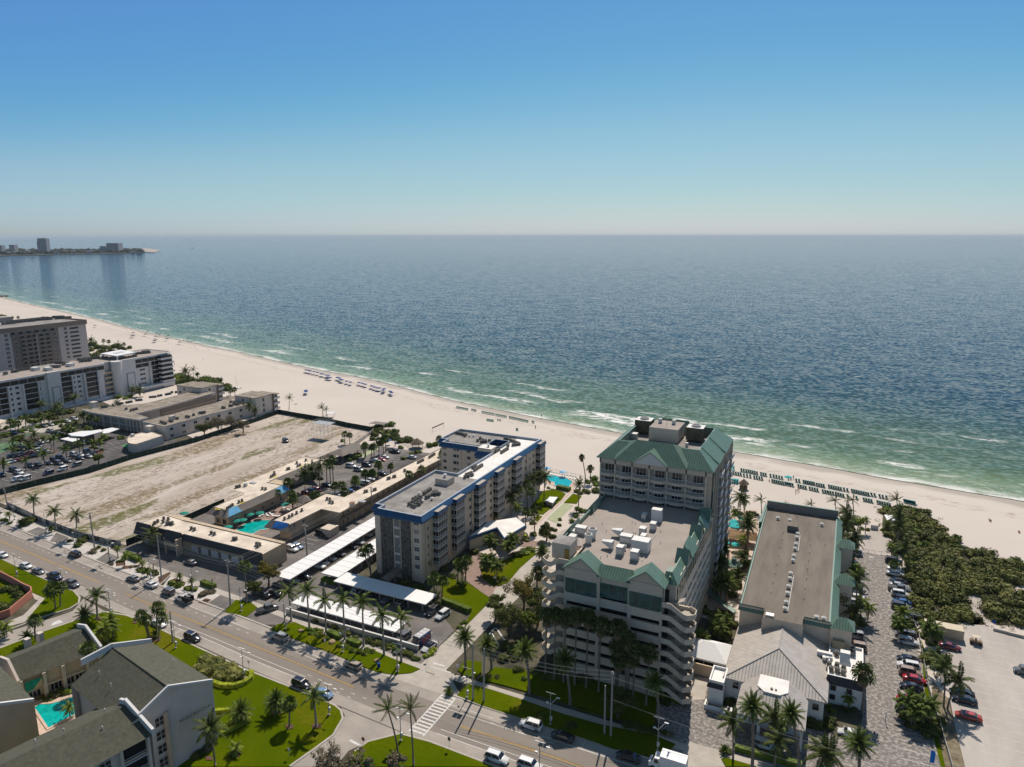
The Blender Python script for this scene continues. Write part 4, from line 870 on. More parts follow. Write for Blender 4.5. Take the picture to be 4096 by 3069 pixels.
mb=MB(); mb.poly([(-48.6,178.9,36.7),(-39.6,178.9,36.7),(-44.1,178.9,39.85)]); mb.box(-48.6,178.9,36.3,-39.6,180.3,36.7); mb.build('gable_wall','stucco_w',T)
mb=MB(); mb.quad((-49,213.4,36.5),(-38,213.4,36.5),(-40.5,209.3,41.6),(-48.5,209.3,41.6)); mb.quad((-48.5,209.3,41.6),(-40.5,209.3,41.6),(-38.5,208.0,38.2),(-50.5,208.0,38.2)); mb.build('rear_hip_roof',GM,T)
for v in (189.5,200.5):
 mb=MB(); mb.quad((-27.4,v-2.6,36.6),(-27.4,v+2.6,36.6),(-32.4,v+2.6,40.8),(-32.4,v-2.6,40.8)); mb.poly([(-27.4,v-2.6,36.6),(-32.4,v-2.6,40.8),(-31,v-3.6,39.0)]); mb.poly([(-27.4,v+2.6,36.6),(-32.4,v+2.6,40.8),(-31,v+3.6,39.0)]); mb.build('dormer',GM,T)
mb=MB(); mb.box(-49.4,197.6,37.7,-41.0,206.8,41.6,0,1); mb.build('elevator_room',['stucco','roofdeck'],T)
for x,y in ((-47.6,203.5),(-43.6,203.5)):part(T,'roof_vent',HV,(x,y,41.6),0,(0.9,0.9,1.3))
for x,y in ((-52.6,204.6),(-36.9,202.6)):
 mb=MB(); mb.box(x-2.4,y-2.2,38.3,x+2.4,y+2.2,42.0,0,2); mb.cyl(x,y,42.0,42.5,1.35,16,1); mb.cyl(x,y,42.5,42.52,1.15,16,3)
 for sx in (-2.2,2.1):
  for sy in (-2.0,1.9):mb.box(x+sx,y+sy,37.7,x+sx+0.12,y+sy+0.12,38.3,1)
 mb.build('cooling_tower',[mat('cooling_tower_cladding',(0.12,0.095,0.06),0.7,0.3,1.0),'metal','metallt','acfan'],T)
mb=MB(); mb.box(-55.4,196.0,37.7,-52.6,198.0,39.4); mb.cyl(-37.6,193.6,37.7,39.4,0.45,10); mb.tube([(-45.5,203.0,41.6),(-45.5,203.0,47.5)],0.05,5); mb.build('rooftop_equipment','metal',T)
# ================================================================== long flat-roofed beach annex
I=building('beach_annex','long three-storey hotel annex with worn brown flat roof and green edge trim','building',(-7,195,0))
IO=[(-17.1,162),(-11.8,162),(-11.8,158.6),(-3.1,158.6),(-3.1,162),(2.5,162),(2.5,229.5),(-18.3,229.5)]
mb=MB(); shell(mb,IO,[(0,0,0),(0,10.8,0)]); mb.build('wall','stucco',I)
mb=MB(); mb.prism(offs(IO,-0.15),10.1,10.6); mb.build('roof','roofbrown',I)
mb=MB()
mb.quad((-17.5,161.6,9.6),(-11.8,161.6,9.6),(-11.8,162.3,11.0),(-17.1,162.3,11.0)); mb.quad((-3.1,161.6,9.6),(2.9,161.6,9.6),(2.4,162.3,11.0),(-3.1,162.3,11.0))
mb.quad((-17.5,161.6,9.6),(-17.1,162.3,11.0),(-18.3,229.5,11.0),(-18.9,229.9,9.6)); mb.box(-18.9,214,9.4,-18.2,229.9,11.6)
mb.quad((2.9,161.6,9.4),(4.0,161.6,9.4),(4.0,229.9,9.4),(2.9,229.9,9.4)); mb.quad((4.0,161.6,9.5),(4.0,229.9,9.5),(2.4,229.9,11.0),(2.4,161.6,11.0))
mb.build('roof_edge','green',I)
mb=MB(); mb.quad((-17.1,162.3,11.0),(-16.8,162.3,11.0),(-18.0,229.5,11.0),(-18.3,229.5,11.0)); mb.quad((-16.8,162.3,11.0),(-16.8,162.3,10.6),(-18.0,229.5,10.6),(-18.0,229.5,11.0)); mb.build('left_coping','greenflat',I)
mb=MB(); mb.box(2.05,162.3,10.6,2.4,229.5,11.0); mb.build('right_coping','greenflat',I)
mb=MB(); mb.box(-18.2,229.2,10.6,2.5,229.6,13.0); mb.build('rear_parapet',mat('grey_parapet',(0.20,0.21,0.21),0.8,0.1,0.6),I)
mb=MB(); mb.box(-18.2,229.1,13.0,2.5,229.7,13.15); mb.build('rear_coping','greenflat',I)
for y in (163.5,186.5,210):
 mb=MB(); c0=Vector((5.4,y,12.0)); b0=[(2.4,y-2.6,10.3),(7.4,y-2.6,10.3),(7.4,y+2.6,10.3),(2.4,y+2.6,10.3)]
 pk=[(4.0,y,12.1),(5.6,y,12.1)]
 mb.quad(b0[0],b0[1],pk[1],pk[0]); mb.poly([b0[1],b0[2],pk[1]]); mb.quad(b0[2],b0[3],pk[0],pk[1]); mb.poly([b0[3],b0[0],pk[0]]); mb.build('stair_roof','green',I)
 mb=MB(); mb.box(2.5,y-2.2,0,6.9,y+2.2,10.3); mb.build('stair_wall','stucco',I)
a=P(15,960,895,10.6); b=P(15,1080,905,10.6); mb=MB(); mb.box(a.x,a.y,10.6,b.x,a.y+3.2,12.3,0,1); mb.build('elevator_room',[mat('grey_box',(0.16,0.16,0.16),0.8),'roofbrown'],I)
acs(I,'15:860,770 15:990,795 15:1345,840 15:1078,945 15:1072,985 15:1057,1060 15:1050,1110 15:1035,1190 15:1027,1240 15:1000,1385 15:994,1440 15:976,1530 15:965,1605 16:950,325 16:938,395 16:1285,490 16:1365,505',10.6,VENT,'roof_vent',1.15)
acs(I,'15:965,720 15:1075,745 15:1210,815 15:885,1085 15:905,1000 15:865,1175 15:848,1270 15:825,1370 15:1210,1140 15:1197,1230 15:1187,1325 15:1175,1430 15:1215,1055 15:1380,1055 15:920,920 15:805,1470 15:780,1580 15:1160,1535 16:1150,270',10.6,PIPE,'vent_pipe',1.2)
mb=MB(); mb.tube([P(15,1105,945,10.8),P(15,1085,1115,10.8)],0.09,5); mb.tube([P(15,1035,1390,10.8),P(16,970,400,10.8)],0.09,5); mb.build('gas_pipe','metallt',I)
mb=MB(); a=P(16,770,455,10.7); mb.box(a.x-0.9,a.y-0.5,10.6,a.x+0.9,a.y+0.9,11.1,0,1); mb.build('roof_hatch',['metal','white'],I)
# ================================================================== restaurant with big grey hipped roof
J=building('restaurant','white restaurant with large pale grey standing-seam hip roof in front of the annex','restaurant',(-7,146,0))
def ob(k,x,y,z):p=P(k,x,y,z); return (p.x,p.y,z)
zE,zR=5.2,9.4; xl,xr,yf,yb=-17.2,3.0,140.0,162.0; xm=-7.2
mb=MB(); mb.quad((xl,yf,zE),(xr,yf,zE),(xm,149.0,zR),(xm,149.0,zR)); mb.v=mb.v[:-1]; mb.f[-1]=(0,1,2)
mb.quad((xr,yf,zE),(xr,yb,zE),(xm,yb,zR),(xm,149.0,zR)); mb.quad((xl,yb,zE),(xl,yf,zE),(xm,149.0,zR),(xm,yb,zR))
mb.quad((xl,yf,zE-0.25),(xr,yf,zE-0.25),(xr,yf,zE),(xl,yf,zE)); mb.quad((xr,yf,zE-0.25),(xr,yb,zE-0.25),(xr,yb,zE),(xr,yf,zE))
mb.build('roof','metalgrey',J)
mb=MB()
for a,b in (((xl,yf,zE),(xm,149.0,zR)),((xr,yf,zE),(xm,149.0,zR)),((xm,149.0,zR),(xm,yb,zR))):mb.tube([a,b],0.14,6)
mb.build('ridge_cap',mat('grey_ridge_metal',(0.33,0.30,0.28),0.5),J)
z1=5.0; cap=[(-9.7,135.2),(-4.5,135.2),(-4.5,140.4),(-9.7,140.4)]; zc=7.5; mb=MB()
fl=(-13.4,129.9,z1-0.2); fr=(-0.5,129.9,z1-0.2); bl=(-13.4,141.5,z1-0.2); br=(-0.5,141.5,z1-0.2); c4=[(x,y,zc) for x,y in cap]
mb.quad(fl,fr,c4[1],c4[0]); mb.quad(fr,br,c4[2],c4[1]); mb.quad(bl,fl,c4[0],c4[3]); mb.quad((-13.4,129.9,4.5),(-0.5,129.9,4.5),fr,fl); mb.build('porch_roof','metalgrey',J)
mb=MB()
for a,b in ((fl,c4[0]),(fr,c4[1])):mb.tube([a,b],0.12,6)
mb.build('porch_ridge',mat('porch_ridge_metal',(0.33,0.30,0.28),0.5),J)
mb=MB(); mb.prism([(-10.0,136.4),(-8.6,134.9),(-5.6,134.9),(-4.2,136.4),(-4.3,140.6),(-9.9,140.6)],7.2,7.65); mb.build('flat_cap','whiteroof',J)
mb=MB(); mb.cyl(-7.3,136.2,7.65,7.95,0.25,8); mb.cyl(-6.5,136.2,7.65,7.9,0.2,8); mb.build('cap_vent','acbody',J)
mb=MB(); mb.box(-16.6,140.6,0,2.4,161.9,5.1); mb.box(-12.6,134.5,0,-1.2,141,4.6); mb.build('wall','white',J)
mb=MB()
for x in (-12.9,-8.8,-5.0,-1.1):mb.box(x-0.25,130.3,0,x+0.25,130.8,4.6)
mb.build('porch_column','white',J)
for p in ((-14.6,140.6,2.9),(0.9,140.6,2.6)):window(J,p,1.3,1.5,'S','open')
mb=MB(); mb.box(-19.6,137.4,0,-16.6,143,5.0,0,1); mb.ring(R4(-19.6,137.4,-16.6,143),5.0,5.6,0.25,0); mb.build('side_room',['white','whiteroof'],J)
mb=MB(); mb.quad((-20.0,137.0,4.0),(-16.7,137.0,4.0),(-16.7,137.4,5.0),(-19.6,137.4,5.0)); mb.quad((-20.0,143,4.0),(-20.0,137.0,4.0),(-19.6,137.4,5.0),(-19.6,143,5.0)); mb.build('side_mansard','greydk',J)
JW=building('kitchen_wing','two-storey white flat-roofed wing crowded with rooftop fans beside the grey hip roof','building',(6,153,0))
mb=MB(); mb.box(2.6,148.4,0,9.4,161.9,6.0,0,1); mb.ring(R4(2.6,148.4,9.4,161.9),6.0,6.5,0.25,0); mb.build('wall',['white','whiteroof'],JW)
mb=MB(); mb.quad((2.2,147.9,4.6),(9.9,147.9,4.6),(9.4,148.4,6.4),(2.6,148.4,6.4)); mb.quad((9.9,147.9,4.6),(9.9,162.2,4.6),(9.4,161.9,6.4),(9.4,148.4,6.4)); mb.build('mansard','greydk',JW)
for x in (3.9,6.9):
 for z in (0.9,3.0):window(JW,(x,148.4,z),1.2,1.3,'S','open')
acs(JW,'16:1425,1010 16:1510,1020 16:1585,1045 16:1445,1060 16:1515,1075 16:1580,1100 16:1505,890 16:1680,850 16:1670,890',6.0,AC2,sc=1.15)
mb=MB()
for s in ('16:1290,870 1440,890',):a,b=P2(s,6.5); mb.box(a.x,a.y,6.1,b.x+0.4,a.y+0.9,7.1)
a=P(16,1540,990,6); b=P(16,1650,1000,6); mb.add([(a.x,a.y,6),(b.x,a.y,6),(b.x,a.y+3,6),(a.x,a.y+3,6),(a.x,a.y+1.6,8),(b.x,a.y+1.6,8),(b.x,a.y+3,8),(a.x,a.y+3,8)],[(0,1,5,4),(1,2,6,5),(2,3,7,6),(3,0,4,7),(4,5,6,7)])
for x in (1370,1405,1440):a=P(16,x,935,6); mb.box(a.x-0.35,a.y-0.4,6,a.x+0.35,a.y+0.7,6.7)
mb.build('duct','metallt',JW)
mb=MB(); mb.box(3.2,160.2,6.0,5.6,161.8,7.8); mb.build('exhaust_housing',mat('tan_housing',(0.36,0.30,0.20),0.7),JW)
TN=building('marquee','white pitched canvas canopy between the hotel stair tower and the grey restaurant roof','canopy',(-22,151,0))
mb=MB(); q=[(-27.0,147.6,3.4),(-17.6,147.6,3.4),(-17.6,156.2,3.4),(-27.0,156.2,3.4)]; r1,r2=(-23.6,152,5.4),(-21.0,152,5.4)
mb.quad(q[0],q[1],r2,r1); mb.poly([q[1],q[2],r2]); mb.quad(q[2],q[3],r1,r2); mb.poly([q[3],q[0],r1])
for a,b in zip(q,q[1:]+q[:1]):mb.quad((a[0],a[1],3.0),(b[0],b[1],3.0),b,a)
mb.build('canvas','white',TN); mb=MB()
for x,y in ((-26.6,148),(-22.5,148),(-18.4,148),(-26.6,156),(-18,156)):mb.cyl(x,y,0,3.2,0.09,6)
mb.build('post','trim',TN)
r=building('service_wall','stained cream concrete wall under the white canvas canopy','wall',(-22,146.6,0)); mb=MB(); mb.box(-26.8,146.6,0,-19.8,147.0,2.6); mb.build('wall','stucco_y',r)
r=building('planter_wall','low white planter wall in front of the restaurant left wing','wall',(-16.5,137,0)); mb=MB(); mb.box(-20.0,135.4,0,-13.2,135.65,0.9); mb.box(-20.0,135.65,0,-19.75,137.4,0.9); mb.build('wall','white',r)
# ================================================================== motel courts
E1=building('motel_office','two-storey motel front block with charcoal mansard and cream flat roof along the road','motel',(-172,146,0))
mb=MB(); mb.box(-197.6,143.4,0,-146.6,151.4,6.0); mb.box(-148.2,141.6,0,-146.4,143.4,6.0); mb.box(-197.6,141.8,0,-193,143.4,4); mb.box(-196,151.4,0,-188,153.0,5.5); mb.build('wall','stucco_y',E1)
mb=MB(); mb.poly([(-197.8,141.9,6.15),(-146.3,141.9,6.15),(-146.3,149.6,6.15),(-186,149.6,6.15),(-197,150.8,6.15)]); mb.build('roof','roofcream',E1)
mb=MB()
def mans(x0,x1,yt,yb2,zt,zb,mi=0):mb.quad((x0,yb2,zb),(x1,yb2,zb),(x1,yt,zt),(x0,yt,zt),mi); mb.quad((x0,yt,zt),(x1,yt,zt),(x1,yt+0.25,zt),(x0,yt+0.25,zt),mi)
mans(-198.6,-192.4,141.2,139.6,6.9,3.6); mans(-192.4,-184.9,141.9,141.0,6.2,4.3); mans(-184.9,-178.6,141.0,140.0,6.9,3.8); mans(-178.6,-152.2,141.9,141.0,6.25,4.5); mans(-152.2,-146.3,141.2,139.8,6.7,3.4)
for x,y0,y1,z0,z1 in ((-198.6,139.6,141.2,3.6,6.9),(-192.4,139.6,141.2,3.6,6.9),(-184.9,140.0,141.0,3.8,6.9),(-178.6,140.0,141.0,3.8,6.9),(-152.2,139.8,141.2,3.4,6.7),(-146.3,139.8,141.2,3.4,6.7)):mb.poly([(x,y0,z0),(x,y1+0.6,z0),(x,y1+0.25,z1),(x,y1,z1)])
mb.poly([(-198.6,139.6,3.6),(-192.4,139.6,3.6),(-192.4,143.4,3.6),(-198.6,143.4,3.6)][::-1])
mb.build('front_mansard','greydk',E1)
mb=MB(); mb.quad((-197.4,152.9,4.6),(-197.0,150.4,6.3),(-187.5,149.4,6.3),(-188.0,151.8,4.6)); mb.quad((-188.0,151.9,4.4),(-187.8,149.4,6.4),(-146.2,149.4,6.4),(-145.6,151.9,4.4)); mb.poly([(-146.2,149.4,6.4),(-145.6,151.9,4.4),(-146.2,151.9,4.4)]); mb.build('rear_mansard',mat('pale_grey_shake',(0.42,0.39,0.36),0.85,0.12,1.2),E1)
mb=MB(); mb.box(-197.4,141.4,0,-147.0,143.35,0.15); mb.build('walkway_slab','concrete',E1)
for i in range(15):
 x=-176.6+i*1.9
 if i%5==2:mb=MB(); mb.box(x-0.7,143.3,3.0,x+0.7,143.4,4.4); mb.build('wall_panel','trim',E1)
 else:window(E1,(x,143.4,3.0),0.9,1.4,'S','cross')
for i in range(7):
 x=-176+i*4.2; mb=MB(); mb.box(x-1.4,143.3,0.3,x+1.4,143.4,2.3); mb.build('shutter_panel','trim',E1)
 if i<5:mb=MB(); mb.box(x+1.6,143.32,0.1,x+2.5,143.4,2.2); mb.build('door','tan_d',E1)
for x in (-196.8,-190.5,-186.0,-181.5):window(E1,(x,143.4 if x>-193 else 141.8,1.0),1.2,1.8,'S','open')
mb=MB(); mb.box(-183.5,138.6,3.2,-177.6,139.0,4.0); mb.box(-179.0,139.0,0,-178.4,141.0,5.4); mb.box(-183.4,138.8,0,-183.1,139.1,3.3); mb.build('entrance_sign_wall','stucco_y',E1)
acs(E1,'4:705,495,2,755,500 4:640,525,2,610,545 4:700,530,3,800,555 4:740,555,3,800,545 4:1010,605,2,1045,615 4:1230,655,2,1265,665 4:1475,720,2,1505,720 4:1730,780,3,1765,785 4:1745,800,1,1745,800',6.15,AC2,sc=1.05)
mb=MB(); mb.box(-148.6,149.9,6.16,-146.6,150.0,6.17)
for s in ('4:1365,380 1310,375',): pass
E2=building('motel_wing','left motel wing with cream roof, grey shake mansard and light blue tarpaulin patches','motel',(-187,190,0))
mb=MB(); mb.box(-188.6,162.6,0,-181.9,189,5.9); mb.box(-197.4,186,0,-190.2,219,5.9); mb.box(-190.2,188.0,0,-183.2,193,5.9); mb.build('wall','stucco_y',E2)
mb=MB(); mb.poly([(-188.6,162.4,6.02),(-182.0,162.4,6.02),(-182.8,188.6,6.02),(-190.0,188.6,6.02),(-190.0,219.8,6.02),(-198.6,219.8,6.02),(-197.4,177.5,6.02),(-188.9,177.5,6.02)]); mb.build('roof','roofcream',E2)
mb=MB()
mb.quad((-189.7,159.9,4.3),(-180.2,159.9,4.3),(-182.0,162.3,6.2),(-188.2,162.3,6.2)); mb.quad((-180.2,159.9,4.3),(-180.0,189.6,4.3),(-182.0,188.6,6.2),(-182.0,162.3,6.2)); mb.quad((-189.7,175.5,4.3),(-189.7,159.9,4.3),(-188.2,162.3,6.2),(-188.2,176,6.2))
mb.quad((-188.0,190.6,4.3),(-188.0,216,4.3),(-190.2,219,6.2),(-190.2,190,6.2)); mb.quad((-188,190.6,4.3),(-190.2,188.6,6.2),(-182.0,188.6,6.2),(-180.0,189.9,4.3)); mb.quad((-190.2,219,6.2),(-188.5,221,4.6),(-199,221,4.6),(-198.6,219.4,6.2))
mb.build('mansard','shingle',E2)
mb=MB()
mb.poly([(-180.15,160.9,4.42),(-180.1,166.8,4.42),(-181.9,166.3,6.32),(-181.95,162.9,6.32)]); mb.build('tarpaulin','tarp',E2)
mb=MB(); mb.poly([(-180.0,184.6,4.42),(-179.9,189.7,4.42),(-181.9,188.7,6.32),(-181.9,184.6,6.32)]); mb.build('tarpaulin','tarp',E2)
q=pz('2:1130,1130,5.2 1090,1185,4 960,1100,4 1080,1110,5.2'); mb=MB(); mb.poly([tuple(v) for v in q]); mb.poly([tuple(P(2,x,y,z)) for x,y,z in ((1105,1030,5.8),(1250,960,4.6),(1360,1090,4.2),(1120,1060,4.2))]); mb.build('porch_roof','shingle',E2)
for y in (164.5,168.5,173,177,181.5,186):window(E2,(-181.9,y,3.4),1.3,0.9,'E','slider'); window(E2,(-181.9,y+1,0.9),1.3,1.2,'E','slider')
for x in (-187,-184):window(E2,(x,162.6,0.6),1.6,1.8,'S','slider')
acs(E2,'2:300,1490,4,360,1450 2:430,1415,2,465,1400 2:690,1265,2,725,1270 2:440,1240,3,400,1250 2:785,1135,3,825,1110 2:820,1090,1,820,1090 2:965,1050,2,985,1045 2:1070,980,1,1070,980 2:1080,1015,2,1105,1005 2:1170,950,1,1170,950',6.05,AC2)
mb=MB(); mb.box(*P(2,480,1230,6.1)[:2],6.05,P(2,480,1230,6.1).x+1.0,P(2,480,1230,6.1).y+1.0,7.1); a=P(2,540,1195,6.1); mb.box(a.x,a.y,6.05,a.x+2.4,a.y+1.5,6.3); mb.build('roof_hatch','metal',E2)
mb=MB()
for s in ('4:1265,370 1330,375 1330,385 1270,380','4:1350,380 1380,375 1395,385 1370,390','4:1425,360 1490,333 1500,340 1440,368','4:1535,318 1605,290 1610,296 1550,325','2:800,1135 850,1115 860,1120 815,1142','2:1095,1020 1140,995 1140,1003 1105,1025','2:1175,958 1205,945 1205,952 1180,962'):mb.poly([(p.x,p.y,6.05) for p in P2(s,6.05)][::-1])
mb.build('paint_patches','yellowpaint',E2)
E3=building('motel_long_wing','long cream-roofed motel wing running from the pool to the beach','motel',(-150,210,0))
E3O=[(-161.8,162.2),(-154.8,162.2),(-154.2,176.8),(-146.6,176.8),(-146.2,245.3),(-151,260),(-157.8,259.6),(-157.0,224),(-154.4,222),(-154.4,188),(-162.4,188)]
E3O=[(-161.8,162.2),(-154.8,162.2),(-154.4,176.8),(-146.8,176.8),(-146.2,262),(-153.6,262),(-154.4,189),(-162.4,189)]
mb=MB(); shell(mb,offs(E3O,-1.3),[(0,0,0),(0,5.8,0)]); mb.build('wall','stucco_y',E3)
mb=MB(); mb.prism(E3O,5.7,6.0,0); mb.build('roof','roofcream',E3)
mb=MB(); mb.quad((-163.2,163,4.6),(-162.1,163,6.3),(-162.4,189,6.3),(-163.4,190.2,4.6)); mb.quad((-163.4,190.2,4.6),(-162.4,189,6.3),(-154.4,189,6.3),(-155.4,190.2,4.6)); mb.quad((-155.4,190.2,4.6),(-154.4,189,6.3),(-153.6,262,6.3),(-154.6,262,4.6)); mb.build('mansard','shingle',E3)
mb=MB(); mb.quad((-164.2,160.2,4.0),(-154.4,160.2,4.0),(-155.4,162.4,6.1),(-162.8,162.4,6.1)); mb.quad((-154.4,160.2,4.0),(-154.2,163.5,4.0),(-154.8,163.5,6.0),(-155.4,162.4,6.1)); mb.quad((-164.2,165,4.0),(-164.2,160.2,4.0),(-162.8,162.4,6.1),(-162.8,165,6.1)); mb.build('porch_mansard','shingle',E3)
mb=MB(); mb.poly([(-160.9,160.5,4.5),(-155.0,160.7,4.35),(-155.6,162.3,6.15),(-160.5,162.3,6.15)]); mb.build('tarpaulin','tarp2',E3)
mb=MB()
for i in range(24):y=177.6+i*3.5; mb.box(-147.4,y,0,-147.2,y+0.2,5.7)
mb.box(-148.0,177.5,2.8,-146.9,262,3.0); mb.box(-147.0,177.5,3.0,-146.9,262,3.5); mb.build('gallery','tan_d',E3)
for i in range(12):
 y=179.5+i*6.6
 for z in (0.2,3.0):mb=MB(); mb.box(-148.2,y,z,-148.05,y+1.0,z+2.0); mb.build('door','tan_d',E3)
 window(E3,(-148.1,y+3,0.9),1.4,1.2,'E','slider'); window(E3,(-148.1,y+3,3.7),1.4,1.2,'E','slider')
for y in (165,169.5,174):window(E3,(-155.9,y,3.6),1.1,1.1,'E','slider')
mb=MB(); mb.box(-149.5,170,0,-145.5,174.5,2.6); mb.build('store_room','stucco',E3)
acs(E3,'2:935,1600,1,935,1600 2:985,1580,1,985,1580 2:1020,1560,1,1020,1560 2:1068,1535,1,1068,1535 2:1125,1505,1,1125,1505 2:1405,1380,2,1435,1385 2:1435,1415,2,1465,1420 2:1820,1300,2,1845,1295 2:1920,1280,2,1940,1275 2:2075,1155,2,2095,1150 2:2135,1135,2,2155,1130',6.05,AC2)
acs(E3,'9:755,700,4,805,675 9:880,640,4,930,610 9:1010,560,4,1045,540 9:605,790,1,605,790',6.05,AC1)
acs(E3,'2:1080,1575 2:1295,1410 2:1710,1400 9:825,640 9:700,705 9:935,575',6.05,PIPE,'vent_pipe')
mb=MB(); a=P(2,1650,1455,6.1); mb.box(a.x,a.y,6.0,a.x+1.3,a.y+1.3,7.6,0,1); mb.build('chimney',['stucco',mat('rusty_cap',(0.35,0.12,0.05),0.8)],E3)
mb=MB(); a=P(2,1740,1400,6.1); mb.box(a.x,a.y,6.0,a.x+2.6,a.y+1.6,6.3); mb.build('skylight','metal',E3)
PV=building('pavilion','large open beach pavilion with plain grey hip roof beside the vacant lot','pavilion',(-195,241,0))
mb=MB(); q=[(-199.4,233.5,3.2),(-190.6,233.5,3.2),(-190.6,249,3.2),(-199.4,249,3.2)]; r1,r2=(-195,238,4.9),(-195,249,4.9)
mb.poly([q[0],q[1],r1]); mb.quad(q[1],q[2],r2,r1); mb.quad(q[3],q[0],r1,r2); mb.poly([q[2],q[3],r2]); mb.build('roof','shingle',PV); mb=MB()
for x in (-199,-191):
 for y in (234,239,244,248.5):mb.box(x-0.12,y-0.12,0,x+0.12,y+0.12,3.2)
mb.build('post','tan_d',PV)
def cone_roof(name,lab,cat,c,rad,z0,z1,n,m,posts=4,pr=0.08,pm='trim'):
 r=building(name,lab,cat,(c[0],c[1],0)); mb=MB()
 for i in range(n):a,b=2*math.pi*i/n,2*math.pi*(i+1)/n; mb.poly([(c[0]+rad*math.cos(a),c[1]+rad*math.sin(a),z0),(c[0]+rad*math.cos(b),c[1]+rad*math.sin(b),z0),(c[0],c[1],z1)])
 for i in range(n):a,b=2*math.pi*i/n,2*math.pi*(i+1)/n; mb.quad((c[0]+rad*math.cos(a),c[1]+rad*math.sin(a),z0-0.2),(c[0]+rad*math.cos(b),c[1]+rad*math.sin(b),z0-0.2),(c[0]+rad*math.cos(b),c[1]+rad*math.sin(b),z0),(c[0]+rad*math.cos(a),c[1]+rad*math.sin(a),z0))
 mb.build('roof',m,r)
 for i in range(posts):a=2*math.pi*(i+0.5)/posts; p=MB(); p.cyl(c[0]+rad*0.75*math.cos(a),c[1]+rad*0.75*math.sin(a),0,z0+0.1,pr,6); p.build('post',pm,r)
 return r
cone_roof('gazebo','small grey-roofed gazebo between the two motel wings','gazebo',(-171.5,187.5),3.3,2.7,4.6,6,'shingle',6)
c9=P(9,740,475,2.4); cone_roof('thatched_hut','conical thatched shade hut behind the motel, near the beach shrubs','hut',c9,3.3,2.4,4.8,14,'thatchdk',5,0.1,'wood')
c9=P(15,483,370,2.2); hut=cone_roof('tiki_hut','small thatched tiki hut standing alone on the sand near turquoise loungers','hut',c9,2.0,2.3,4.1,14,'thatchdk',6,0.08,'wood'); mb=MB(); mb.cyl(c9.x,c9.y,0,1.1,1.4,12); mb.cyl(c9.x,c9.y,1.1,2.3,0.9,8); mb.build('counter','thatchdk',hut)
c9=P(15,375,1250,3.0); g2=cone_roof('gazebo','green octagonal gazebo by the hotel waterfall','gazebo',c9,2.6,2.8,4.2,8,'greenflat',6); g3=MB(); g3.cyl(c9.x,c9.y,3.9,4.5,0.6,8); g3.cyl(c9.x,c9.y,4.5,5.0,0.8,8,r1=0.05); g3.build('cupola','greenflat',g2)
c9=P(0,1980,1490,3.0); cone_roof('gazebo','pale shingled gazebo beside the three-storey beach block left of the lot','gazebo',c9,4.0,2.8,4.6,10,'roofgravel',6)
r=building('thatched_bar','long brown thatched bar roof by the turquoise umbrellas','bar',(-28,205,0)); q=pz('15:200,840,2.6 630,925,2.6 620,1010,2.4 200,970,2.4'); a=[tuple(v) for v in q]; mb=MB(); m1=tuple((Vector(a[0])+Vector(a[3]))/2+Vector((0,0,1.6))); m2=tuple((Vector(a[1])+Vector(a[2]))/2+Vector((0,0,1.6)))
mb.quad(a[3],a[2],m2,m1); mb.quad(a[1],a[0],m1,m2); mb.poly([a[0],a[3],m1]); mb.poly([a[2],a[1],m2]); mb.build('roof','thatch',r); mb=MB()
for v in a:mb.cyl(v[0],v[1],0,2.5,0.12,6)
mb.build('post','wood',r)
def flat_shed(name,lab,cat,pts,z,t,m,pm='trim',posts=True,wall=None):
 p=P2(pts,z); r=building(name,lab,cat,tuple(p[0][:2])+(0,)); mb=MB(); mb.prism([tuple(v[:2]) for v in p],z-t,z); mb.build('roof',m,r)
 if wall:mb=MB(); mb.prism(offs([tuple(v[:2]) for v in p],-0.5),0,z-t-0.02); mb.build('wall',wall,r)
 elif posts:
  for v in offs([tuple(v[:2]) for v in p],-0.2):mb=MB(); mb.cyl(v[0],v[1],0,z-t,0.07,6); mb.build('post',pm,r)
 return r
flat_shed('beach_shelter','small open shade shelter on the sand beside two palms','shelter','24:700,1000 840,1000 815,1045 690,1045',2.6,0.12,'trim','wood')
flat_shed('beach_shelter','flat slatted shade shelter next to the dark shrubs on the beach edge','shelter','24:1440,1205 1560,1170 1770,1200 1700,1235',2.8,0.15,'shingle','trim')
flat_shed('beach_kiosk','small white metal-roofed kiosk among dune shrubs at the sand path','kiosk','18:665,440 760,440 800,500 700,500',2.6,0.12,'white',wall='trim')
flat_shed('putting_shelter','low white box roof on the lawn beside the blue-roofed condominium','shelter','12:215,975 275,930 360,935 310,1000',1.9,0.12,'white',wall='tan')
flat_shed('covered_walk','green metal covered walk at the foot of the hotel right flank','canopy','16:50,180 95,150 400,390 370,420',3.0,0.25,'green')
def pool(lab,pts,m,z=0.12):
 p=[tuple(v[:2]) for v in P2(pts)]; r=building('swimming_pool',lab,'pool',(p[0][0],p[0][1],0)); mb=MB(); mb.prism(p,0.0,z,0); mb.build('water',m,r); mb=MB(); mb.ring(offs(p,0.45),0.0,z+0.08,0.45); mb.build('coping','pooldeck',r); return r
pool('curved teal swimming pool between the motel wings','4:1510,610 1560,570 1640,530 1760,505 1880,505 1900,525 1860,580 1850,600 1760,615 1690,655 1600,645 1540,630','poolwater')
pool('bright turquoise pool with a clipped corner behind the blue-roofed condominium','12:235,695 310,700 470,735 525,770 480,830 330,810 325,775 235,750','poolwater2')
pool('turquoise courtyard pool between the green shingled roofs','7:385,1010 430,975 560,970 690,935 820,890 865,960 880,1060 700,1150 540,1235','poolwater',0.24)
sheet('pool_deck','7:290,880 560,940 830,800 960,870 1100,1000 900,1200 560,1330 400,1300 370,970',0.165,M['pooldeck'])
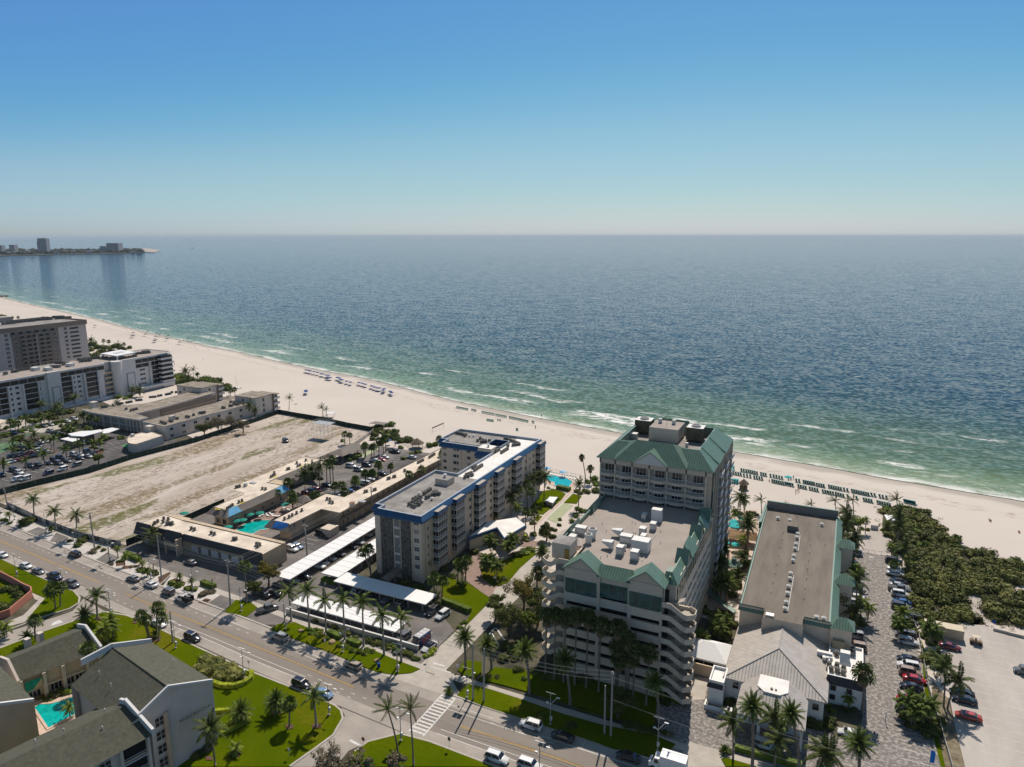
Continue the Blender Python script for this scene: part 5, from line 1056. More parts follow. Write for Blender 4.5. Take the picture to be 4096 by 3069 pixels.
# ================================================================== complexes left of the vacant lot
C1=building('motel_block','low grey-roofed block with covered gallery, below the white seven-storey building','building',(-335,255,0))
C1O=[(-357,230.5),(-344,228.6),(-321,228.8),(-311,228.8),(-311,233.5),(-324,236),(-324,251),(-327,290),(-341,290),(-339,254),(-350,240)]
mb=MB(); shell(mb,offs(C1O,-1.5),[(0,0,0),(0,6.6,0)]); mb.build('wall','tan',C1)
mb=MB(); mb.prism(C1O,6.5,7.0); mb.build('roof','roofgravel',C1)
mb=MB(); mb.ring(offs(C1O,0.08),6.3,7.15,0.3); mb.build('roof_edge','stucco_p',C1)
mb=MB()
for (a,b),(c3,d) in zip(C1O[:5],C1O[1:5]):
 for i in range(4):t=i/4; mb.box(a+(c3-a)*t-0.25,b+(d-b)*t,0,a+(c3-a)*t+0.25,b+(d-b)*t+0.5,6.5)
mb.box(-345,228.9,3.0,-312,230,3.4); mb.build('gallery_columns','stucco_p',C1)
mb=MB(); mb.box(-323.9,252,3.2,-323.6,289,3.5); mb.box(-325.4,252,0,-325.2,289,6.2); mb.build('gallery','tan_d',C1)
mb=MB(); a=P(1,990,1190,7); mb.box(a.x,a.y,0,a.x+3,a.y+3,10); mb.build('stair_tower','stucco_p',C1)
acs(C1,'1:1130,1195,3,1180,1190 1:1250,1175,1,1250,1175 1:1300,1160,3,1350,1155 1:1400,1145,3,1450,1135 1:1510,1120,3,1560,1115 1:1660,1085,3,1715,1080 1:1750,1070,2,1780,1065 1:1835,1055,3,1880,1045 1:1900,1030,3,1990,1030 1:1395,1215,1,1395,1215 1:1450,1230,3,1510,1215',7.0,sc=1.2)
def block3(lab,x0,y0,x1,y1,h,base=0):
 r=building('beach_block',lab,'building',((x0+x1)/2,(y0+y1)/2,0)); mb=MB(); mb.box(x0,y0,0,x1,y1-3,h); mb.build('wall','stucco_p',r)
 mb=MB(); mb.box(x0-0.3,y0-0.3,h,x1+0.3,y1-2,h+0.35); mb.box(x0+3,y1-2,h-0.4,x1+1.4,y1+1.4,h-0.1); mb.build('roof','roofgravel',r)
 for k in range(3):
  mb=MB(); z=h-3.0*(k+1); mb.box(x0+3,y1-3,z,x1+1.4,y1+1.4,z+0.25); mb.box(x1+1.3,y1-3,z+0.25,x1+1.4,y1+1.4,z+1.2); mb.box(x0+3,y1+1.3,z+0.25,x1+1.3,y1+1.4,z+1.2); mb.build('balcony','trim',r)
  mb=MB(); mb.box(x1-0.05,y0+5,z+0.3,x1+0.04,y0+6.4,z+2.2); mb.build('window','glass',r)
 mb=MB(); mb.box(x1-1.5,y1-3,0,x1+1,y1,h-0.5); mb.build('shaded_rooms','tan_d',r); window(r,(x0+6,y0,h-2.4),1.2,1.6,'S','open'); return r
block3('three-storey beach-end block with stacked balconies, farther of two',-353,286,-333,300,9.6); block3('three-storey beach-end block with outside stair beside the vacant lot fence',-300.5,279.7,-285.5,295,9.6)
C2=building('apartment_wing','two-storey cream wing with long flat grey roof beside the vacant lot fence','building',(-297,250,0))
C2O=[(-306,227),(-289.2,225.6),(-289.2,246),(-287,279.5),(-305,279.7)]
mb=MB(); shell(mb,C2O,[(0,0,0),(0,6.9,0)]); mb.build('wall','stucco_p',C2); mb=MB(); mb.prism(offs(C2O,0.15),6.8,7.05); mb.build('roof','roofgravel',C2)
mb=MB(); mb.ring(offs(C2O,0.2),6.75,7.25,0.25); mb.build('roof_edge','stucco_p',C2)
for i in range(7):
 for z in (1.0,4.2):window(C2,(-289.2+(0 if i<3 else 0.5+(i-3)*0.4),229+i*7,z),2.0,1.4,'E','slider')
for x in (-302,-296):window(C2,(x,226.4,4.2),1.2,1.3,'S','slider')
mb=MB(); mb.box(-297,234,7,-295.5,237,9.2); mb.build('chimney','stucco_p',C2)
acs(C2,'1:1780,1360,3,1830,1375 1:1885,1345,2,1900,1350 1:1960,1320,1,1960,1320 1:2060,1300,2,2085,1305 1:2140,1280,1,2140,1280 2:0,430,4,50,425 2:250,370,2,270,375 2:330,350,2,355,350 2:380,330,3,420,335 2:340,310,5,480,325',7.05,sc=1.2)
C3=building('corner_lounge','single-storey cream building with rounded corner and green awnings beside the lot fence','building',(-290,214,0))
c3o=[(-294.1,208.9),(-290,206.3),(-286.5,205.6),(-284.2,206.2),(-285.5,221.4),(-300,224.5),(-299.5,214)]
mb=MB(); shell(mb,c3o,[(0,0,0),(0,4.2,0)]); mb.build('wall','stucco_p',C3); mb=MB(); mb.prism(offs(c3o,-0.2),3.5,3.9); mb.build('roof','roofcream',C3); mb=MB(); mb.box(-300,223,0,-296.5,226.5,6.6); mb.build('stair_room','stucco_p',C3)
acs(C3,'1:1465,1510',3.9,HV,'rooftop_unit',1.3)
for s,nm in (('1:1350,1605,2.6 1475,1585,2.6 1480,1612,2.4 1400,1625,2.3',0),('1:1675,1560,2.9 1730,1545,2.9 1735,1565,2.1 1680,1580,2.1',1)):mb=MB(); mb.poly([tuple(v) for v in pz(s)]); mb.poly([tuple(v) for v in pz(s)][::-1]); mb.build('awning',mat('bright_green_canvas',(0.02,0.42,0.10),0.7),C3)
C4=building('reception_pavilion','single-storey reception pavilion with bright white stepped flat roofs in the left car park','building',(-318,203,0))
def P4(s,z): return [tuple(p[:2]) for p in P2(s,z)]
mb=MB(); mb.prism(P4('21:1065,910 1290,960 1410,915 1400,895 1240,860 1190,880',3.6),3.3,3.6); mb.prism(P4('21:1260,850 1480,865 1835,770 1780,740 1620,765 1440,770 1200,820',4.6),4.3,4.6); mb.build('roof','white',C4)
mb=MB(); mb.prism(P4('21:1770,800 1880,815 2110,730 1980,710 1830,740',3.8),3.5,3.8); mb.build('porte_cochere_roof','white',C4)
mb=MB(); mb.prism(offs(P4('21:1090,915 1290,955 1480,870 1700,810 1640,770 1300,850',3.6),-0.8),0,3.3); mb.build('wall','tan_d',C4); mb=MB(); a=P(21,1490,950,3); b=P(21,1580,930,3); mb.box(a.x,a.y-0.3,0,b.x,a.y,3.4); mb.build('white_panel','white',C4)
flat_shed('entrance_canopy','white entrance canopy on columns at the far left edge of the car park','canopy','21:-300,620 0,560 150,585 -20,650',4.2,0.5,'stucco','stucco')
B=building('apartment_block','long white seven-storey apartment block with dark smoked balcony bands','apartment building',(-408,270,0))
zb=21.5
BO=[(-424,190),(-397.5,190),(-397.5,272.5),(-400.5,274),(-401.5,281.5),(-397.5,284),(-397.5,317),(-401,322),(-424,322)]
mb=MB(); shell(mb,BO,[(0,0,0),(0,zb-0.8,0)]); mb.build('wall','stucco_w',B)
mb=MB(); mb.prism(BO,zb-0.9,zb-0.4); mb.build('roof','roofdeck',B); mb=MB(); mb.ring(offs(BO,0.5),zb-0.9,zb,0.5); mb.build('roof_edge','stucco_w',B)
def oy(x,y,U=-397.4,k=1): return onU(k,x,y,U).y
for (x0,x1,mi) in ((500,645,'panel'),(1240,1345,'round'),(1345,1490,'panel')):
 y0,y1=oy(x0,800),oy(x1,780); mb=MB()
 if mi=='round':mb.cyl(-398.0,(y0+y1)/2+0.5,0,zb,(y1-y0)/2,14)
 else:mb.box(-397.5,y0,0,-396.1,y1,zb+0.3)
 mb.build('stair_tower','stucco_w',B)
 if mi=='panel':
  w=y1-y0; mb=MB(); mb.box(-396.15,y0+w*0.2,1.0,-396.05,y1-w*0.12,13.4); mb.build('recess_frame',mat('grey_recess',(0.30,0.30,0.31),0.9),B); mb=MB(); mb.box(-396.1,y0+w*0.3,1.6,-395.9,y1-w*0.22,12.8); mb.build('blank_panel','stucco_w',B)
smoke=[]
def sm(y0,y1,z0,z1,x=-397.4):
 mb=MB(); mb.box(x-0.1,y0,z0,x+0.1,y1,z1); o=mb.build('balcony_glazing','glassblue',B); f=MB(); n5=max(1,int((y1-y0)/4))
 for i in range(n5+1):q=y0+(y1-y0)*i/n5; f.box(x+0.08,q-0.06,z0,x+0.16,q+0.06,z1)
 c5=f.build('frame','trim',B); c5.parent=o
FB=2.9
A1=(oy(0,890),oy(485,830)); A2=(oy(655,800),oy(1145,720)); A3=(oy(1490,690),oy(1838,625))
for y0,y1 in (A1,A2,A3):sm(y0,y1,zb-3.5,zb-1.3)
sm(205,A1[0],zb-3.5,zb-1.3)
bays_=[(oy(0,1000)-5,oy(75,1000)),(oy(250,950),oy(410,920)),(oy(660,880),oy(795,860)),(oy(945,830),oy(1080,800))]
for k in range(1,6):
 z=zb-3.5-FB*k
 for y0,y1 in bays_:sm(y0,y1,z,z+2.4)
 sm(oy(1680,780),oy(1782,770),z,z+2.4)
for k in (1,):sm(A3[0],A3[1],zb-3.5-FB,zb-3.5-FB+2.2)
for x in (78,245,418,800,935,1088,1670):
 y=oy(x,950); mb=MB(); mb.box(-397.5,y-0.35,0,-396.2,y+0.35,zb-4); mb.build('fin','stucco_w',B)
for k in range(1,6):
 z=zb-2.9-FB*k
 for x in (105,185,432,820,882,1098,1507,1577,1607):window(B,(-397.5,oy(x,950),z),1.9,1.3,'E','open')
 mb=MB(); mb.box(-400.6,273.5,z-1.2,-398.4,284,z); mb.build('walkway','stucco_y',B)
 for y2 in (286.5,): pass
for k in range(7):
 z=zb-0.9-FB*k; mb=MB(); mb.box(-397,309.5,z-2.7,-393.8,318+(k%2),z-1.5); mb.build('corner_balcony','stucco_w',B); mb=MB(); mb.box(-397,309.6,z-1.5,-394.1,317.8,z-0.1); mb.build('balcony_glazing','glassblue',B)
mb=MB(); mb.box(-397.6,200,0,-395.5,310,1.6); mb.box(-397,290,1.6,-393.5,318,3.2); mb.build('plinth','stucco_w',B)
mb=MB(); mb.box(-424,270,zb,-399,290,zb+0.4); mb.v=[]; mb.f=[]; mb.m=[]
q=P4('25:1775,1125 2060,1165 2400,1100 2130,1055',24.2); mb.prism(q,23.6,24.2); mb.build('penthouse_roof','white',B); mb=MB()
for v in offs(q,-1.0):mb.box(v[0]-0.4,v[1]-0.4,zb-0.5,v[0]+0.4,v[1]+0.4,23.6)
mb.build('penthouse_column','stucco_w',B); mb=MB()
for i in range(8):
 for j in range(3):c6=Vector(q[0]).lerp(Vector(q[1]),0.45+0.1*j).lerp(Vector(q[3]).lerp(Vector(q[2]),0.45+0.1*j),0.3+i*0.06); mb.cyl(c6.x,c6.y,24.2,24.6,0.6,8,r1=0.3)
mb.build('skylight_domes','white',B)
acs(B,'1:55,830,3,70,825 1:140,805,4,190,800 1:195,790,8,340,770 1:570,750,4,655,748 1:620,705,6,740,710 1:700,725,3,760,715 1:870,670,5,960,675 1:890,690,4,1000,680 1:930,665,8,1090,650 1:1130,655,3,1180,650 1:1400,650,5,1500,630 1:1500,605,6,1650,590 1:1580,585,3,1640,580',zb-0.4,sc=1.5)
for s in ('1:390,770','1:530,770','1:775,725'):mb=MB(); a=P2(s,zb)[0]; mb.box(a.x-2,a.y-1.5,zb-0.4,a.x+2,a.y+1.5,zb+1.4); mb.build('roof_box','metallt',B)
AT=building('apartment_tower','tall tan twelve-storey apartment tower with brown roof band at the left edge','apartment building',(-500,280,0))
za=38.2; UA=-478
mb=MB(); mb.box(-520,180,0,UA,318.2,za-2.2); mb.build('wall','tan',AT); mb=MB(); mb.box(-520.5,180,za-2.4,UA+1.4,319.0,za-0.6); mb.box(-520.5,180,za-0.6,UA+1.4,319.0,za-0.3); mb.build('roof_band','tan_d',AT); mb=MB(); mb.ring(R4(-520.5,180,UA+1.4,319.0),za-0.3,za+0.7,0.5); mb.build('parapet','tan_d',AT)
mb=MB(); mb.box(-519.8,181,za-0.3,UA+0.8,318.2,za-0.1); mb.build('roof','roofgrey',AT)
FA=2.78
def ay(x,y=300): return onU(1,x,y,UA).y
col_w=[(ay(20,330),ay(60,330)),(ay(700,265),ay(722,262))]
mb=MB(); mb.box(UA,ay(625,270),0,UA+0.6,ay(935,230),za-2.4); mb.build('end_bay',mat('pale_lilac_stucco',(0.46,0.42,0.40),0.9,0.06,0.5),AT)
mb=MB(); mb.box(UA,ay(0,330)-14,0,UA+0.6,ay(70,330)+1.5,za-2.4); mb.build('end_bay',mat('pale_stucco_bay',(0.46,0.42,0.40),0.9,0.06,0.5),AT)
for a,b in ((125,195),(555,620)):mb=MB(); mb.box(UA,ay(a,360),0,UA+0.3,ay(b,330),za-2.4-(FA if a==125 else FA)); mb.build('tan_bay','tan_d',AT)
for k in range(12):
 z=za-2.4-FA*(k+1)
 if z<3: break
 y0,y1=ay(200,350),ay(550,320)
 mb=MB(); mb.box(UA+0.02,y0 if k else ay(100,340),z,UA+1.5,y1 if k else ay(620,290),z+0.18); mb.box(UA+1.42,y0 if k else ay(100,340),z+0.18,UA+1.5,y1 if k else ay(620,290),z+1.15); mb.build('balcony','tan_d',AT)
 for i in range(5 if k else 6):
  q=y0+0.8+(y1-y0)*i/5 if k else ay(110+90*i,330); mb=MB(); mb.box(UA+0.0,q,z+0.2,UA+0.06,q+(y1-y0)*0.12,z+2.4); mb.build('balcony_door','glass',AT)
 for x in (42,142+k*0.5,590,710):
  if k or x in (42,710):window(AT,(UA+(0.6 if x in (42,710) else 0.3),ay(x,340)+0.4,z+0.4),2.2,1.7,'E','cross')
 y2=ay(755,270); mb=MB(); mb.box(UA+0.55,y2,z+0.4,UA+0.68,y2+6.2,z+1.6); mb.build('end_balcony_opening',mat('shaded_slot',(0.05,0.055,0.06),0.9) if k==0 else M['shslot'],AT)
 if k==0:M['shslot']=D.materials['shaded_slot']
mb=MB(); y=ay(378,330); mb.box(UA,y-0.3,0,UA+1.6,y+0.3,za-2.4-FA); mb.build('divider','tan',AT)
acs(AT,'25:150,600,10,600,560 25:200,580,8,560,550 25:480,555,9,790,530 25:620,550,7,900,530 25:760,515,5,900,520 25:950,500,6,1120,495 25:1000,520,6,1240,505 25:60,620,4,260,600',za-0.1,sc=1.7)
mb=MB(); a=P(25,60,560,za); mb.box(a.x-6,a.y-5,za-0.3,a.x+4,a.y+4,za+3.2); mb.build('elevator_room','tan',AT)
# ================================================================== green-shingled condominiums in the lower left
def shed_roof(root,name,quads,m):
 mb=MB()
 for q in quads:mb.poly([tuple(v) for v in q])
 return mb.build(name,m,root)
def V3(*a): return Vector(a)
KA=R(-11)
K2=building('condominium_house','four-storey pale condominium with green shingled gable roof and lettering on its street-corner wall','apartment building',(-115,79,0))
rb,rf=V3(-124.6,80.4,17),V3(-104.3,76.5,17)
eRb,eRf=V3(-125.4,89.4,12.9),V3(-103.7,85.5,12.9)
eLb,eLf=V3(-126.0,72.6,13.2),V3(-105.2,68.2,13.2)
shed_roof(K2,'roof',[(rb,rf,eRf,eRb),(rb,eLb,eLf,rf)],'kroof')
mb=MB(); mb.poly([tuple(eRf),(eRf.x,eRf.y,0),(rf.x-0.3,75.6,0),(rf.x-0.1,75.6,16.6),tuple(rf)][::-1]); mb.poly([(rf.x-0.3,75.6,0),(rf.x-0.1,75.6,16.6),tuple(eLf),(eLf.x,eLf.y,0)]); mb.poly([(eRb.x,eRb.y,0),(eRf.x,eRf.y,0),tuple(eRf),tuple(eRb)]); mb.poly([(eRb.x,eRb.y,0),tuple(eRb),tuple(rb),tuple(eLb),(eLb.x,eLb.y,0)]); mb.poly([(eLb.x+0.6,eLb.y+1.0,0),tuple(eLb+V3(0.6,1.0,0)),tuple(eLf+V3(-0.6,1.0,0)),(eLf.x-0.6,eLf.y+1.0,0)]); mb.build('wall','stucco_p',K2)
def coping(root,a,b,hgt=0.5,w=0.35,up=0.35,m='trim'):
 mb=MB(); d=(b-a); nn=Vector((-d.y,d.x,0)).normalized()*w/2; lo=V3(0,0,-hgt); u=V3(0,0,up)
 v=[a+lo-nn,b+lo-nn,b+lo+nn,a+lo+nn,a+u-nn,b+u-nn,b+u+nn,a+u+nn]; mb.add(v,[(0,3,2,1),(0,1,5,4),(1,2,6,5),(2,3,7,6),(3,0,4,7),(4,5,6,7)]); return mb.build('coping',m,root)
coping(K2,rf+V3(0.1,0,0),eRf+V3(0.1,0,0),0.2,0.4,0.25); coping(K2,rf+V3(0.1,0,0),V3(-105.0,70.9,14.7),0.2,0.4,0.25); coping(K2,rb,eRb,0.4,0.5,0.9); coping(K2,rb,V3(-127.6,76.0,15.3),0.4,0.5,0.9)
mb=MB(); mb.tube([rb+V3(0.3,0,0.05),rf+V3(-0.4,0,0.05)],0.12,4); mb.build('ridge','kroof',K2)
wall_text(K2,'PRESIDENTIAL',onU(8,-10,1045,-103.4)+V3(0.12,-0.6,0),0.85,'acbody','E',KA,1.25); wall_text(K2,'645',onU(8,45,1160,-103.4)+V3(0.12,0,0),0.9,'acbody','E',KA)
for k in range(4):o=window(K2,(-104.5,74.3,10.4-2.75*k),1.7,1.9,'E','cross'); o.rotation_euler=(0,0,math.pi/2+KA)
mb=MB(); mb.cyl(-104.3,75.5,0,12.6,0.5,12); mb.cyl(-105.2,73.1,0,12.6,0.4,12); mb.build('pilaster','stucco_y',K2)
for p in ((-118,80.6),(-121.5,75.4),(-116,73.8),(-112,84)):part(K2,'vent_pipe',PIPE,(p[0],p[1],15.2),0,1.4)
K1=building('condominium_house','three-storey rear condominium with long green shingled roof and teal mural above the courtyard','apartment building',(-150,83,0))
z1_,z2_=5.9,9.2
a1,a2=P(7,225,700,z1_),P(7,1090,375,z1_); r1_,r2_=P(7,105,460,z2_),P(7,930,130,z2_); b1_,b2_=P(7,82,428,z2_-1.2),P(7,820,130,z2_-1.2)
b1_=r1_+V3(-6.5,2.3,-2.6); b2_=r2_+V3(-6.5,2.3,-2.6)
shed_roof(K1,'roof',[(a1,a2,r2_,r1_),(r1_,r2_,b2_,b1_)],'kroof')
mb=MB()
for p,q in ((a1,a2),(b2_,b1_)):i_=(r1_-p).normalized()*0.8; i_.z=0; mb.poly([(p.x+i_.x,p.y+i_.y,0),(q.x+i_.x,q.y+i_.y,0),(q.x+i_.x,q.y+i_.y,p.z),(p.x+i_.x,p.y+i_.y,p.z)])
mb.poly([(a1.x,a1.y,0),tuple(a1),tuple(r1_),tuple(b1_),(b1_.x,b1_.y,0)]); mb.poly([(a2.x,a2.y,0),tuple(a2),tuple(r2_),tuple(b2_),(b2_.x,b2_.y,0)]); mb.build('wall','stucco_y',K1)
coping(K1,r2_+V3(0.2,0.3,0),a2+V3(0.2,0.6,0),0.6,0.5,0.9); coping(K1,r2_+V3(0.2,0.3,0),b2_+V3(0,0.3,0),0.6,0.5,0.9); coping(K1,r1_+V3(0.4,-0.5,0),a1+V3(0.3,-0.5,0),4.5,0.5,0.3,'stucco_p'); coping(K1,r1_+V3(0.4,-0.5,0),r1_+V3(-3,-0.2,-0.4),4.5,0.5,0.3,'stucco_p')
dv=(a2-a1); dv.z=0; dv.normalize(); ang=math.atan2(dv.y,dv.x)
def k1win(t,z,w,h,st='triple'):p=a1.lerp(a2,t); o=window(K1,(p.x,p.y,z),w,h,'S',st); o.rotation_euler=(0,0,ang); o.location+=Vector((math.sin(ang),-math.cos(ang),0))*-0.55; return o
for t in (0.15,0.42,0.58,0.74,0.9):k1win(t,0.6,2.2,1.7)
mb=MB()
for t in (0.0,0.28,0.52,0.84,1.0):p=a1.lerp(a2,t); mb.box(p.x-0.3,p.y-0.3,0,p.x+0.3,p.y+0.3,z1_-0.15)
p=a1.lerp(a2,0.3); mb2=[a1.lerp(a2,0.3),a1.lerp(a2,1.0)]; mb.tube([V3(mb2[0].x,mb2[0].y,2.7),V3(mb2[1].x,mb2[1].y,2.7)],0.14,4); mb.build('gallery_column','stucco',K1)
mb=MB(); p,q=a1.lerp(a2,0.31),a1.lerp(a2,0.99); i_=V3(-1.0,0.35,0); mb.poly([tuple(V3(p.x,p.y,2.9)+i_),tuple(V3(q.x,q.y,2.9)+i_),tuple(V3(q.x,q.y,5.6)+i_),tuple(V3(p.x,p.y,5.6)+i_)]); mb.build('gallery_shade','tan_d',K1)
mu=[onV(7,*xy,P(7,350,700,4.2).y) for xy in ((0,0),)]
me_=MB(); p,q=a1.lerp(a2,0.04),a1.lerp(a2,0.25); o_=V3(0.4,-0.15,0)
me_.poly([tuple(V3(p.x,p.y,3.0)+o_),tuple(V3(q.x,q.y,3.4)+o_),tuple(V3(q.x,q.y,5.2)+o_),tuple(V3(p.x,p.y,5.2)+o_)]); me_.build('mural',mat('teal_mural',(0.0,0.22,0.16),0.7,0.4,1.5),K1)
me_=MB(); o_=V3(0.43,-0.17,0); qq=p.lerp(q,0.45); me_.poly([tuple(V3(qq.x,qq.y,3.2)+o_),tuple(V3(q.x,q.y,3.4)+o_),tuple(V3(q.x,q.y,5.0)+o_)]); me_.build('mural_beach',mat('sand_mural',(0.42,0.32,0.19),0.7,0.2,2),K1)
for x,y in ((445,225),(305,290)):a=P(7,x,y,7.4); mb=MB(); mb.box(a.x-0.6,a.y-0.5,0,a.x+0.6,a.y+0.5,8.6); mb.build('chimney','stucco_p',K1)
K3=building('condominium_house','nearest four-storey condominium with green shingled roof cut by the bottom edge','apartment building',(-112,62,0))
e1,e2=P(7,1682,1305,12.3),P(7,1020,1657,12.3); rr1=P(7,1400,955,15.4); dv3=(e2-e1); dv3.z=0; dv3.normalize(); e2=e1+dv3*26; rr2=rr1+dv3*26; w3=rr1-e1; l1=rr1+V3(w3.x,w3.y,-3.0); l2=l1+dv3*26
shed_roof(K3,'roof',[(e1,rr1,rr2,e2),(rr1,l1,l2,rr2)],'kroof')
mb=MB(); inn=V3(w3.x,w3.y,0).normalized()*1.0; E1b,E2b=e1+inn,e2+inn
mb.poly([(E1b.x,E1b.y,0),tuple(E1b),tuple(E2b),(E2b.x,E2b.y,0)]); mb.poly([(e1.x,e1.y,0),(l1.x,l1.y,0),tuple(l1),tuple(rr1),tuple(e1)]); mb.poly([(l1.x,l1.y,0),(l2.x,l2.y,0),tuple(l2),tuple(l1)]); mb.build('wall','stucco_p',K3)
coping(K3,rr1+V3(-0.1,-0.1,0.2),e1+V3(0.1,0.2,0.2),0.5,0.5,0.9); coping(K3,rr1+V3(-0.1,-0.1,0.2),rr1+V3(-2.4,0.5,-0.6),0.4,0.5,0.6)
angE=math.atan2(-dv3.y,-dv3.x)
def k3(t,z,w,h,st='cross'):p=E1b.lerp(E2b,t)+dv3*0; o=window(K3,(p.x,p.y,z),w,h,'S',st); o.rotation_euler=(0,0,angE); o.location-=inn*0.05
for k in range(4):k3(0.28,9.5-2.75*k,1.9,1.9); k3(0.45,9.5-2.75*k,1.9,1.9); k3(0.62,9.5-2.75*k,1.9,1.9)
mb=MB()
for t in (0.02,0.19):p=e1.lerp(e2,t); mb.cyl(p.x+inn.x*0.4,p.y+inn.y*0.4,0,12.2,0.3,8)
mb.build('gallery_column','stucco_p',K3)
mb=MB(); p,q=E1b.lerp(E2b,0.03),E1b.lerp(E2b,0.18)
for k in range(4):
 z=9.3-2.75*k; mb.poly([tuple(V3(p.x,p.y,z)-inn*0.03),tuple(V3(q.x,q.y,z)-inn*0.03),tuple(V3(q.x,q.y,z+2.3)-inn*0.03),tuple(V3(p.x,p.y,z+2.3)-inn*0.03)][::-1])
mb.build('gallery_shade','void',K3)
mb=MB()
for k in range(4):z=9.1-2.75*k; mb.tube([V3(p.x,p.y,z)-inn*0.7,V3(q.x,q.y,z)-inn*0.7],0.12,4); mb.tube([V3(p.x,p.y,z+1.0)-inn*0.7,V3(q.x,q.y,z+1.0)-inn*0.7],0.05,4)
mb.build('gallery_rail','trim',K3)
for t,s_ in ((0.1,0.3),(0.35,0.3),(0.2,-0.3),(0.5,0.4)):p=rr1.lerp(rr2,t); part(K3,'vent_pipe',PIPE,(p.x+w3.x*s_,p.y+w3.y*s_,14.3),0,1.4)
K4=building('condominium_house','left-edge condominium whose plain cream end wall stands over the courtyard pool','apartment building',(-145,66,0))
w1,w2=P(7,373,912,10.0),P(7,0,968,10.0); dv4=V3(-0.213,-0.977,0); w2=w1+dv4*8.5+V3(0,0,3.4); w3_=w1+dv4*17; back=V3(-0.977,0.213,0)
mb=MB(); mb.poly([(w1.x,w1.y,0),tuple(w1),tuple(w2),tuple(w3_),(w3_.x,w3_.y,0)]); g_=w1+back*20+dv4*1; mb.poly([(w1.x,w1.y,0),(g_.x,g_.y,0),tuple(g_),tuple(w1)]); mb.build('wall','stucco_y',K4)
shed_roof(K4,'roof',[(w1+back*0.3,w2+back*0.3,w2+back*22,w1+back*22),(w2+back*0.3,w3_+back*0.3,w3_+back*22,w2+back*22)],'kroof'); coping(K4,w1,w2,0.3,0.5,0.3)
mb=MB(); shellp=P2('6:0,300 155,380 260,440 350,480 355,520 110,730 0,770')
r=building('garden_wall','salmon pink garden wall round a dark planted garden at the left edge','wall',tuple(shellp[2][:2])+(0,));
for a,b in zip(shellp,shellp[1:]):
 d=(b-a).normalized(); nn=V3(-d.y,d.x,0)*0.15; mb.add([a-nn,b-nn,b+nn,a+nn,a-nn+V3(0,0,2.0),b-nn+V3(0,0,2.0),b+nn+V3(0,0,2.0),a+nn+V3(0,0,2.0)],[(0,3,2,1),(0,1,5,4),(1,2,6,5),(2,3,7,6),(3,0,4,7),(4,5,6,7)])
mb.build('wall','pink',r); sheet('lawn','6:0,330 220,430 320,500 100,710 0,740',0.06,M['lawn'])
cp=P2('17:1215,0 1520,60 1540,170 1300,110',2.6)
r=building('shipping_container','cream corrugated shipping container beside the sandy path','container',tuple(cp[0][:2])+(0,)); a,b=P(17,1320,200),P(17,1535,275); mb=MB(); w=b.x-a.x; mb.box(b.x-8.2,b.y,0.1,b.x,b.y+3.0,2.7)
for i in range(40):mb.box(b.x-8.1+i*0.205,b.y-0.05,0.15,b.x-8.0+i*0.205,b.y,2.65)
mb.build('body',mat('cream_container_paint',(0.55,0.47,0.33),0.6,0.06,1),r); mb=MB(); mb.box(b.x,b.y+0.1,0.2,b.x+0.06,b.y+2.9,2.6); mb.build('door',mat('red_container_end',(0.32,0.05,0.03),0.6),r)
FARM=mat('distant_pale_wall',(0.34,0.35,0.38),0.9,0.1,0.05); FARD=mat('distant_grey_wall',(0.10,0.12,0.15),0.9,0.2,0.05)
far_pts=[P(0,x,y,0) for x,y in ((-500,290),(0,272),(120,268),(400,262),(700,256),(1000,250),(1150,245),(1268,238))]
far_top=[P(0,x,y,0) for x,y in ((1268,230),(1150,218),(900,214),(600,214),(300,216),(0,220),(-500,225))]
sheet('far_shore',[tuple(p[:2]) for p in far_pts+far_top],1.5,mat('far_shore_ground',(0.03,0.035,0.025),0.95),kerb=1)
sheet('far_beach',[tuple(P(0,x,y,0)[:2]) for x,y in ((1130,206),(1270,204),(1385,220),(1330,240),(1260,236),(1180,222))],1.8,M['sand'],kerb=1)
def farb(x0,x1,yb_,yt,lab,dpt=40,m=FARM,name='distant_tower'):
 a=P(0,x0,yb_,0); b=P(0,x1,yb_,0); f=Vector((_sa,_ca,0)); u,v,w=ray(0,x0,yt); t=a.dot(f)/(u*f.x+v*f.y); h_=CAM_H+w*t
 r=building(name,lab,'building',tuple(a[:2])+(0,)); mb=MB(); d=f*dpt; mb.prism([tuple(a[:2]),tuple(b[:2]),tuple((b+d)[:2]),tuple((a+d)[:2])],0,h_); mb.build('wall',m,r)
 g=MB(); n6=max(2,int((x1-x0)/10)); nf=max(2,int(h_/8)); e=(b-a)/n6
 for i in range(n6):
  for k in range(nf):c7=a+e*(i+0.25); d7=e*0.5; z=h_*(k+0.3)/nf; off=f*-0.6; g.quad(c7+off+V3(0,0,z),c7+d7+off+V3(0,0,z),c7+d7+off+V3(0,0,z+h_*0.4/nf),c7+off+V3(0,0,z+h_*0.4/nf))
 g.build('windows',FARD,r)
farb(328,372,240,142,'grey tower on the far shore, lower half of the tall pair'); farb(336,410,245,115,'tallest grey tower on the far shore across the bay',30)
farb(924,1025,240,157,'broad pale block on the far point near the sand spit',50); farb(865,915,240,183,'small pale block left of the broad block on the far point',30)
farb(85,130,240,172,'low pale building at the left of the far shore',30); farb(-60,20,240,176,'pale building cut by the left edge of the far shore',30)
random.seed(11)
